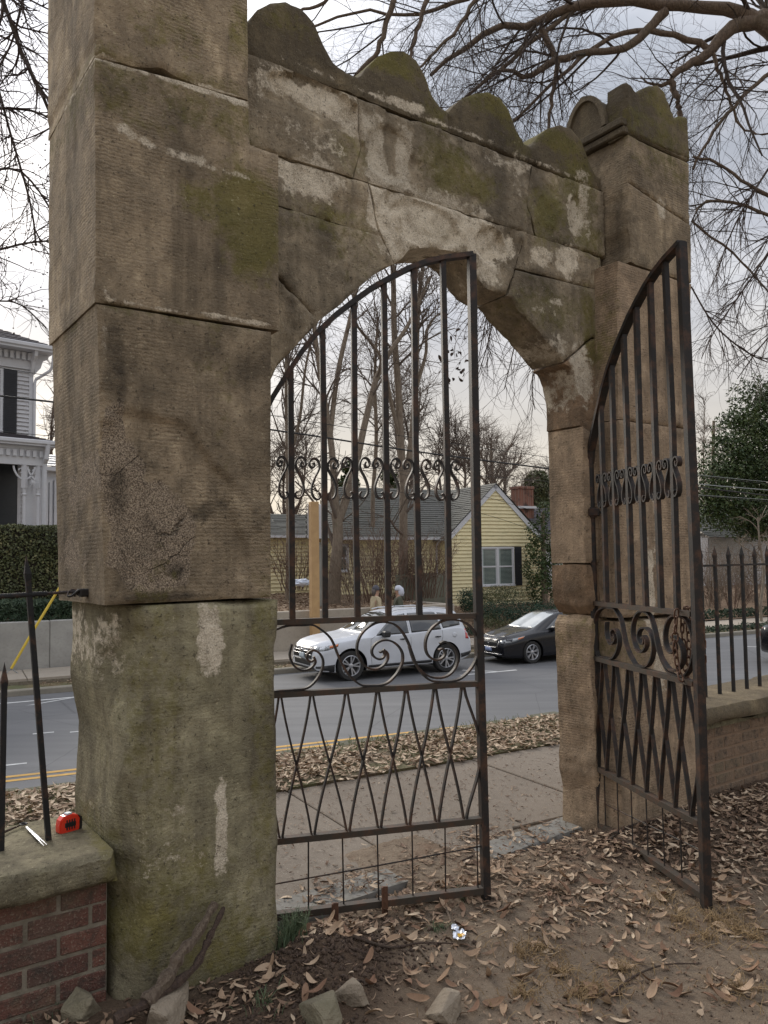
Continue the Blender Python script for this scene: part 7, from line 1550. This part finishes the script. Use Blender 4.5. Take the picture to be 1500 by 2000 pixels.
def litter(name, label, n, region, dens, hf, ls, seed, stack=.02, mat=None, aspect=.27, tilt=.22, fr=None, tintb=.55):
    rng = np.random.default_rng(seed); (x0, x1, y0, y1) = region; P_ = np.stack([rng.uniform(x0, x1, n), rng.uniform(y0, y1, n)], 1); d = dens(P_[:, 0], P_[:, 1]); k = rng.uniform(0, 1, n) < d; P_, d = P_[k], d[k]
    if fr is not None: W_ = np.array([fr(*p)[:2] for p in P_]); z = hf(P_[:, 0], P_[:, 1])
    else: W_ = P_; z = hf(P_[:, 0], P_[:, 1])
    C = np.stack([W_[:, 0], W_[:, 1], z + .004 + rng.uniform(0, 1, len(P_)) * stack * d], 1); Nn = rng.normal(size=C.shape) * tilt + [0, 0, 1]; Nn /= np.linalg.norm(Nn, axis=1, keepdims=True)
    L_ = ls * rng.uniform(.5, 1.25, len(C)); V, F, idx = leaf_batch(C, Nn, L_, L_ * aspect * rng.uniform(.75, 1.3, len(C)), 0, .20, .6, rng, seg=4); tn = np.clip(tintb + rng.normal(size=len(C)) * .27, 0, 1)[idx]
    o = mobj(name, V, F, mat or M_LEAF, attrs={'tint': tn}); o['kind'] = 'stuff'; o['label'] = label; return o
def dens_in(x, y):
    s_, t_ = st_of(x, y); g_ = lambda cs, ct, rs, rt: np.exp(-((s_ - cs) / rs) ** 2 - ((t_ - ct) / rt) ** 2); P_ = np.stack([x, y, x * 0], 1)
    d = .008 + .95 * g_(2.35, -.30, .75, .30) + .9 * g_(3.2, -.5, .8, .55) + .8 * g_(4.2, -.5, .8, .6) + .7 * g_(1.75, .10, .75, .16) + .75 * g_(1.45, .42, .4, .12) + .14 * g_(.8, -1.0, .6, .35) + .10 * g_(2.3, -1.3, .6, .5) + .16 * g_(3.2, -1.6, .9, .7) + .5 * g_(-.1, -.1, .4, .25) + .45 * g_(.25, -.4, .35, .25) + .5 * g_(1.1, -.02, .4, .12) + .6 * g_(2.4, .6, .3, .25) + .25 * g_(1.2, .55, .6, .12)
    d = d * np.clip(.75 + 1.1 * fbm(P_, 4, 3, 77), .05, 1.6); d = np.where((t_ > .13) & (s_ < .72), 0, d); d = np.where((t_ > .05) & (s_ > 2.72), 0, d); d = np.where((s_ > -.02) & (s_ < .70) & (t_ > -.01), 0, d); return np.clip(d, 0, 1) * (t_ < .92)
def hin(x, y):
    s_, t_ = st_of(x, y); z = gz(x, y); z = np.where(t_ > .48, np.maximum(z, -.047), z); return np.where((t_ > .26) & (t_ < .47) & ((s_ < 1.52) | (s_ > 2.02)) & (s_ < 2.8), np.maximum(z, .010), z)
litter('leaf_litter', 'drift of dry brown leaves inside the gateway', 42000, (-1.9, 4.4, 1.9, 6.6), dens_in, hin, .060, 1, stack=.03, tintb=.55)
litter('leaf_litter', 'crumbled dark leaf fragments on the soil', 40000, (-1.9, 4.4, 1.9, 6.6), lambda x, y: np.clip(dens_in(x, y) * 1.3 + .16, 0, 1), hin, .026, 2, stack=.015, tintb=.22)
litter('twiglets', 'tiny twigs and needle bits strewn over the soil', 15000, (-1.9, 4.4, 1.9, 6.6), lambda x, y: np.clip(dens_in(x, y) * .8 + .35, 0, 1), hin, .045, 12, stack=.006, aspect=.055, tintb=.3)
def dv(x, y): return np.clip(1.0 + .9 * fbm(np.stack([x, y, x * 0], 1), 1.6, 3, 9), 0, 1) * np.clip((6.2 - y) * 5, 0, 1) * np.clip((y - 5.1) * 3.5, 0, 1)
litter('leaf_litter', 'thick band of dry leaves along the near verge', 21000, (-5, 11, 5.2, 6.2), dv, lambda x, y: np.full(len(x), -.03), .075, 3, stack=.05, fr=NP, tintb=.78)
litter('leaf_litter', 'scattered bits on the near pavement', 700, (-5, 10, 3.7, 5.3), lambda x, y: np.full(len(x), .35), lambda x, y: np.full(len(x), -.042), .035, 4, stack=.003, fr=NP)
litter('leaf_litter', 'leaves covering the bank across the road', 22000, (5.0, 26, 23.6, 31), lambda x, y: np.clip(.6 + .8 * fbm(np.stack([x, y, x * 0], 1), .8, 3, 9), 0, 1), yard, .13, 5, stack=.03, fr=St, tintb=.66)
litter('leaf_litter', 'leaves in the far gutter and verge', 7000, (-1, 34, 20.6, 21.4), lambda x, y: np.clip(.4 + fbm(np.stack([x, y, x * 0], 1), .9, 3, 9), 0, 1), lambda x, y: np.full(len(x), -1.335), .09, 6, stack=.02, fr=St)
# individually lying leaves on the open soil, the nearest and largest in view
variants = []
rng = np.random.default_rng(44)
for k in range(9):
    V, F, _i = leaf_batch(np.zeros((1, 3)), np.array([[0, 0, 1.]]), np.array([1.0]), np.array([rng.uniform(.26, .40)]), 0, .30, .6, rng, seg=8); me = bpy.data.meshes.new('fallen_leaf'); me.from_pydata([tuple(p) for p in V], [], [tuple(int(i) for i in f) for f in F]); me.materials.append(M_LEAF1)
    for p in me.polygons: p.use_smooth = True
    variants.append(me)
cnt = 0; tries = 0; placed = []
while cnt < 230 and tries < 9000:
    tries += 1; x, y = rng.uniform(60, 1490) if rng.uniform() < .15 else rng.uniform(430, 1495), rng.uniform(1700, 1995) ; p = on_z(x, y, 0); s_, t_ = st_of(p.x, p.y)
    if t_ > .12 or (s_ < .75 and t_ > -.08) or s_ < -.4: continue
    dd = float(dens_in(np.array([p.x]), np.array([p.y]))[0])
    if rng.uniform() > .32 + dd * .8: continue
    L_ = rng.uniform(.04, .095); o = bpy.data.objects.new('fallen_leaf', variants[int(rng.integers(9))]); COL.objects.link(o); zz = gzp(p.x, p.y)
    o.location = (p.x, p.y, zz + .010 + .02 * dd); o.scale = (L_, L_, L_); o.rotation_euler = (rng.normal() * .3, rng.normal() * .3, rng.uniform(0, 6.28)); tag(o, 'curled dry brown leaf lying on the bare soil in the foreground', 'leaf', 'single fallen leaves on the foreground soil'); cnt += 1

# ------------------------------------------------------------------ soil crumbs, twigs, stones, litter, weeds
rng = np.random.default_rng(8)
def clods(n, cs, ct, r, size, label):
    s0 = cs + rng.normal(size=n) * r * .6; t0 = ct + rng.normal(size=n) * r * .45; Pw = np.array([W(a, b)[:2] for a, b in zip(s0, t0)]); z = gz(Pw[:, 0], Pw[:, 1]); rr = size * rng.uniform(.3, 1.1, n) ** 1.5; V, F = octas(np.stack([Pw[:, 0], Pw[:, 1], z + rr * .3], 1), rr); V += rng.normal(size=V.shape) * .25 * np.repeat(rr, 6)[:, None]; return V, F
V, F_ = cat_m([clods(1500, .85, -.14, .30, .009, ''), clods(1000, .55, -.32, .30, .009, ''), clods(1000, 2.75, -.1, .38, .009, ''), clods(1000, 3.5, -.2, .6, .009, ''), clods(2500, 1.8, -1.2, 1.4, .004, '')])
o = mobj('soil_crumbs', V, F_, simple('dark_crumbly_soil', (.085, .055, .037), (.05, .033, .024), 30, 1)); o['kind'] = 'stuff'; o['label'] = 'dark crumbly soil spilled beside the pillars'
M_STICK = bark_mat('dead_wood', (.26, .20, .14), (.13, .09, .065), 30); M_STICKD = bark_mat('dark_dead_wood', (.13, .085, .06), (.07, .045, .035), 30)
def stick(label, pts, r, mat, name='twig', cat_='twig', group='twigs on the soil'):
    P_ = [Vector(p) for p in pts]; m = MB(); m.tube(catm([tuple(p) for p in P_], 4), list(np.linspace(r, r * .4, (len(P_) - 1) * 4 + 1)), 6); o = m.build(name, mat, smooth=True); return tag(o, label, cat_, group)
def gp(x, y, up=.012): p = on_z(x, y, 0); return (p.x, p.y, gzp(p.x, p.y) + up)
for lab, pts, r, mt in [('long thin twig lying left of the silver wrapper', [(690, 1883), (760, 1870), (820, 1852), (885, 1850)], .007, M_STICKD), ('twig leaning up from the wrapper towards the gate stake', [(893, 1835), (878, 1800), (868, 1775), (850, 1757)], .007, M_STICK), ('short forked twig below the long one', [(818, 1862), (838, 1885), (845, 1900)], .005, M_STICK),
    ('thin curved twig in the lower middle foreground', [(1195, 1945), (1240, 1905), (1300, 1885), (1370, 1880)], .006, M_STICKD), ('twig lying in the leaf drift inside the open leaf', [(1180, 1665), (1230, 1640), (1290, 1628)], .007, M_STICKD), ('broken twig at the end of the sill', [(1030, 1640), (1040, 1620), (1034, 1600)], .008, M_STICK),
    ('grey twig beside the mossy stone at the lower left', [(40, 1985), (110, 1940), (180, 1915)], .006, M_STICK), ('twig crossing the gutter of the pavement', [(900, 1690), (960, 1655), (1050, 1640)], .006, M_STICKD)]: stick(lab, [gp(*p) for p in pts], r, mt)
def on_t(x, y, t): s_, z = on_wall(x, y, t); return tuple(W(s_, t, z))
def bark_strip(label, pts, w0, mat, t=-.04):
    m = MB(); P_ = [Vector(on_t(x, y, t - .16 * max(0, (y - 1760) / 230))) for x, y in pts]; P_ = [Vector(p) for p in catm([tuple(p) for p in P_], 5)]; m.tube(P_, [w0 * (1 + .25 * math.sin(i * 1.7)) * (1 - .5 * i / len(P_)) for i in range(len(P_))], 7); VV_ = np.array(m.v); m.v = [tuple(q) for q in VV_ + .006 * np.stack([fbm(VV_, 30, 3, 1), fbm(VV_, 30, 3, 2), fbm(VV_, 30, 3, 3)], 1)]; o = m.build('dead_branch', mat); auto_smooth(o, 25); return tag(o, label, 'branch', 'dead branches leaning on the nearer pillar')
bark_strip('broken brown branch leaning highest against the nearer pillar', [(285, 1960), (330, 1905), (352, 1862), (385, 1826), (420, 1765)], .027, M_STICK)
bark_strip('dark broken branch leaning against the nearer pillar, lower of the pair', [(225, 1992), (300, 1950), (372, 1898), (404, 1846), (412, 1825), (438, 1772)], .017, M_STICKD)
M_ROCK = simple('pale_sandstone_rubble', (.29, .24, .18), (.20, .16, .115), 9, .95, bump=1, bsc=28, bdist=.02); M_ROCKM = simple('mossy_rubble', (.15, .135, .085), (.24, .20, .14), 5, .95, bump=1, bsc=28, bdist=.02)
def rock(label, x, y, r, mat, seed, flat=.65):
    p = on_z(x, y, 0); z = gzp(p.x, p.y); bm = bmesh.new(); rg = np.random.default_rng(seed)
    for _ in range(13): v = rg.uniform(-1, 1, 3); v /= np.abs(v).max(); bm.verts.new(v * rg.uniform(.75, 1.0))
    bmesh.ops.convex_hull(bm, input=bm.verts); bmesh.ops.delete(bm, geom=[v for v in bm.verts if not v.link_faces], context='VERTS')
    bmesh.ops.bevel(bm, geom=list(bm.edges), offset=.05, segments=1, affect='EDGES'); bmesh.ops.triangulate(bm, faces=bm.faces); bmesh.ops.subdivide_edges(bm, edges=bm.edges, cuts=2, use_grid_fill=True)
    P_ = np.array([v.co[:] for v in bm.verts]); P_ = P_ * (1 + .10 * fbm(P_, 2.5, 5, seed) + .05 * fbm(P_, 11, 3, seed + 1))[:, None] * np.array([r, r * .75, r * flat]); F = [[v.index for v in f.verts] for f in bm.faces]; bm.free()
    o = mobj('rock', P_, F, mat); auto_smooth(o, 18); o.location = (p.x, p.y, z + r * flat * .45); o.rotation_euler = (0, 0, rg.uniform(0, 6)); tag(o, label, 'rock', 'loose stones in the foreground'); return o
rock('grey angular stone at the bottom centre, flat topped', 865, 1985, .075, M_ROCK, 3, .7); rock('pale rounded stone left of the flat topped one', 683, 1975, .065, M_ROCK, 4, .8); rock('greenish stone cut by the bottom edge', 640, 2003, .10, M_ROCKM, 5, .6); rock('brown stone at the foot of the leaning branches', 322, 2003, .10, M_ROCK, 6, .8); rock('mossy stone in the lower left corner', 165, 1992, .07, M_ROCKM, 12, .7)
# silver sweet wrapper
wr = gp(898, 1838, .01); wt = thing('sweet_wrapper', 'crumpled silver and yellow sweet wrapper on the soil', 'wrapper', wr); M_FOIL = simple('silver_foil', (.75, .77, .82), (.6, .65, .75), 30, .25, metal=.6); M_FYEL = simple('yellow_print', (.7, .45, .04), (.6, .3, .03), 30, .4)
def crumple(name, w, h, mat, off, seed, lift=0):
    n = 9; V = []; 
    for i in range(n):
        for j in range(n): u, v_ = i / (n - 1) - .5, j / (n - 1) - .5; V.append((u * w * (1 - .5 * abs(v_ * 2) ** 2), v_ * h, 0))
    V = np.array(V); V[:, 2] = lift + .014 * (1 + fbm(V, 55, 3, seed)); V[:, :2] += .006 * np.stack([fbm(V, 40, 2, seed + 1), fbm(V, 40, 2, seed + 2)], 1); V += np.array(off); F = [(i * n + j, i * n + j + 1, (i + 1) * n + j + 1, (i + 1) * n + j) for i in range(n - 1) for j in range(n - 1)]; mobj(name, V, F, mat, wt, local=True)
crumple('foil', .055, .095, M_FOIL, (0, 0, 0), 1); crumple('foil', .03, .05, M_FOIL, (-.012, .06, 0), 5); crumple('printed_patch', .028, .03, M_FYEL, (.004, -.012, .004), 1)
# stakes that stop the gate
for lab, x, y, h in (('rusty angle iron stake under the middle of the closed leaf', 752, 1790, .12), ('short rusty stake near the hinge end of the closed leaf', 655, 1815, .09)):
    p = on_z(x, y, 0); m = MB(); z = gzp(p.x, p.y); m.box(p.x - .014, p.x + .014, p.y - .004, p.y + .004, z - .1, z + h, .001); m.box(p.x - .014, p.x - .006, p.y - .016, p.y - .004, z - .1, z + h, .001); o = m.build('iron_stake', M_RUST); tag(o, lab, 'stake', 'iron stakes at the gate foot')
# grass and straw
def tuft(name, label, pts, n, h, mat, seed, sp=.06, lean=.5):
    rg = np.random.default_rng(seed); P_ = []; R__ = []
    for (x, y) in pts:
        p = on_z(x, y, 0)
        for _ in range(n):
            a = rg.uniform(0, 6.28); r = rg.exponential(sp * .5); b = np.array([p.x + r * math.cos(a), p.y + r * math.sin(a), 0]); b[2] = gzp(b[0], b[1]) - .002; hh = h * rg.uniform(.4, 1.1); d = rg.uniform(0, 6.28); l = rg.uniform(.1, lean) * hh
            P_.append([b, b + [l * .15 * math.cos(d), l * .15 * math.sin(d), hh * .4], b + [l * .5 * math.cos(d), l * .5 * math.sin(d), hh * .75], b + [l * math.cos(d), l * math.sin(d), hh * (.95 - .3 * rg.uniform() * lean)]]); R__.append([.0016, .0014, .001, .0003])
    V, F = tubes_batch(np.array(P_), np.array(R__), 3); o = mobj(name, V, F, mat); o['kind'] = 'stuff'; o['label'] = label; return o
M_GRASS = simple('bluish_grass', (.07, .11, .06), (.12, .15, .07), 30, .7); M_STRAW = simple('dry_straw', (.32, .22, .11), (.24, .16, .08), 20, .9)
tuft('grass', 'bluish grass tuft at the foot of the nearer pillar', [(565, 1850), (580, 1840), (575, 1862), (556, 1868)], 60, .12, M_GRASS, 1, .05, .7); tuft('grass', 'small green sprigs by the wrapper', [(862, 1816), (850, 1822), (905, 1760), (900, 1745)], 22, .035, M_GRASS, 2, .03, 1.5)
tuft('dead_grass', 'matted dry grass in the foreground', [(1050, 1852), (1020, 1862), (1160, 1930), (1130, 1945), (1400, 1800), (1440, 1815), (1420, 1790), (1380, 1830), (1470, 1830), (1100, 1900), (1220, 1890), (1450, 1930), (1020, 1940), (1330, 1800), (1290, 1760)], 90, .045, M_STRAW, 3, .12, 2.5)
tuft('grass', 'green sprigs in the lower left corner and along the wall foot', [(60, 1990), (120, 1980), (20, 1960), (515, 1985)], 40, .05, M_GRASS, 4, .06, 1.2)
# sprigs in the verge
rg = np.random.default_rng(3); P_ = []; R__ = []
for _ in range(2600):
    a, q = rg.uniform(-5, 10), rg.choice([5.95, 5.6, 6.1]) + rg.normal() * .08
    if vnoise(np.array([[a, q * 2, 0]]), 1.3, 5)[0] < .5: continue
    b = np.array(NP(a, q, -.03)); d = rg.uniform(0, 6.28); hh = rg.uniform(.03, .07); P_.append([b, b + [.01 * math.cos(d), .01 * math.sin(d), hh * .6], b + [.03 * math.cos(d), .03 * math.sin(d), hh]]); R__.append([.003, .0025, .0006])
V, F_ = tubes_batch(np.array(P_), np.array(R__), 3); o = mobj('grass', V, F_, simple('verge_grass', (.16, .18, .05), (.10, .13, .04), 3, .8)); o['kind'] = 'stuff'; o['label'] = 'sparse yellow green grass in the near verge'
# ------------------------------------------------------------------ tools lying on the left cap stone
def capz(): return .537
M_TAPER = simple('red_orange_plastic', (.85, .05, .02), (.75, .04, .02), 6, .35, coat=.3)
s_, _z = on_wall(133, 1597, .36); tp = thing('tape_measure', 'red tape measure with black grip standing on the wall cap', 'tape measure', tuple(W(s_, .36, .535)), WROT + .25)
pr = [(-.036, 0), (.034, 0), (.040, .008), (.040, .045), (.030, .060), (.005, .067), (-.025, .064), (-.038, .052), (-.042, .03), (-.041, .008)]
m = MB(); m.prism(pr, -.018, .018); o = m.build('case', M_TAPER, tp, local=True); 
bm = bmesh.new(); bm.from_mesh(o.data); bmesh.ops.recalc_face_normals(bm, faces=bm.faces); bmesh.ops.bevel(bm, geom=[e for e in bm.edges if e.calc_face_angle(0) > .9], offset=.004, segments=2, affect='EDGES'); bm.to_mesh(o.data); bm.free()
m = MB(); m.box(-.022, .022, -.0205, -.016, .022, .040, .002)
for x in (-.016, -.006, .004, .014): m.box(x, x + .005, -.0205, -.016, .012, .050, .001)
m.build('black_grip', M_TRIM, tp, local=True); m = MB(); m.prism([(.034, .0), (.046, .002), (.048, .03), (.046, .05), (.034, .058), (.040, .045)], -.0185, .0185); recalc(m.build('rubber_end', M_TRIM, tp, local=True))
m = MB(); m.box(-.012, .010, -.012, .012, .064, .072, .002); m.build('lock_button', M_PLATE, tp, local=True)
dvp = thing('steel_dividers', 'steel dividers with a ring joint lying on the wall cap', 'dividers', (0, 0, 0)); M_STEEL = simple('bright_steel', (.40, .41, .43), (.22, .23, .25), 60, .35, metal=.8)
A_, B1, B2 = [Vector(on_z(x, y, .548)) for x, y in ((48, 1612), (92, 1650), (86, 1652))]; dvp.location = A_
for B_ in (B1, B2): m = MB(); m.tube([A_ + (B_ - A_) * .12, A_ + (B_ - A_) * .6, B_], [.0055, .0045, .0012], 6); m.build('leg', M_STEEL, dvp)
m = MB(); c = A_ - (B1 - A_) * .05; m.tube([c + Vector((.012 * math.cos(t), .012 * math.sin(t), .002)) for t in np.linspace(0, 2 * math.pi, 17)], .0035, 6); m.build('ring_joint', M_TRIM, dvp)
st2 = stick('dark twig lying behind the dividers on the wall cap', [tuple(on_z(x, y, .545)) for x, y in ((2, 1628), (25, 1618), (48, 1608))], .006, M_STICKD)
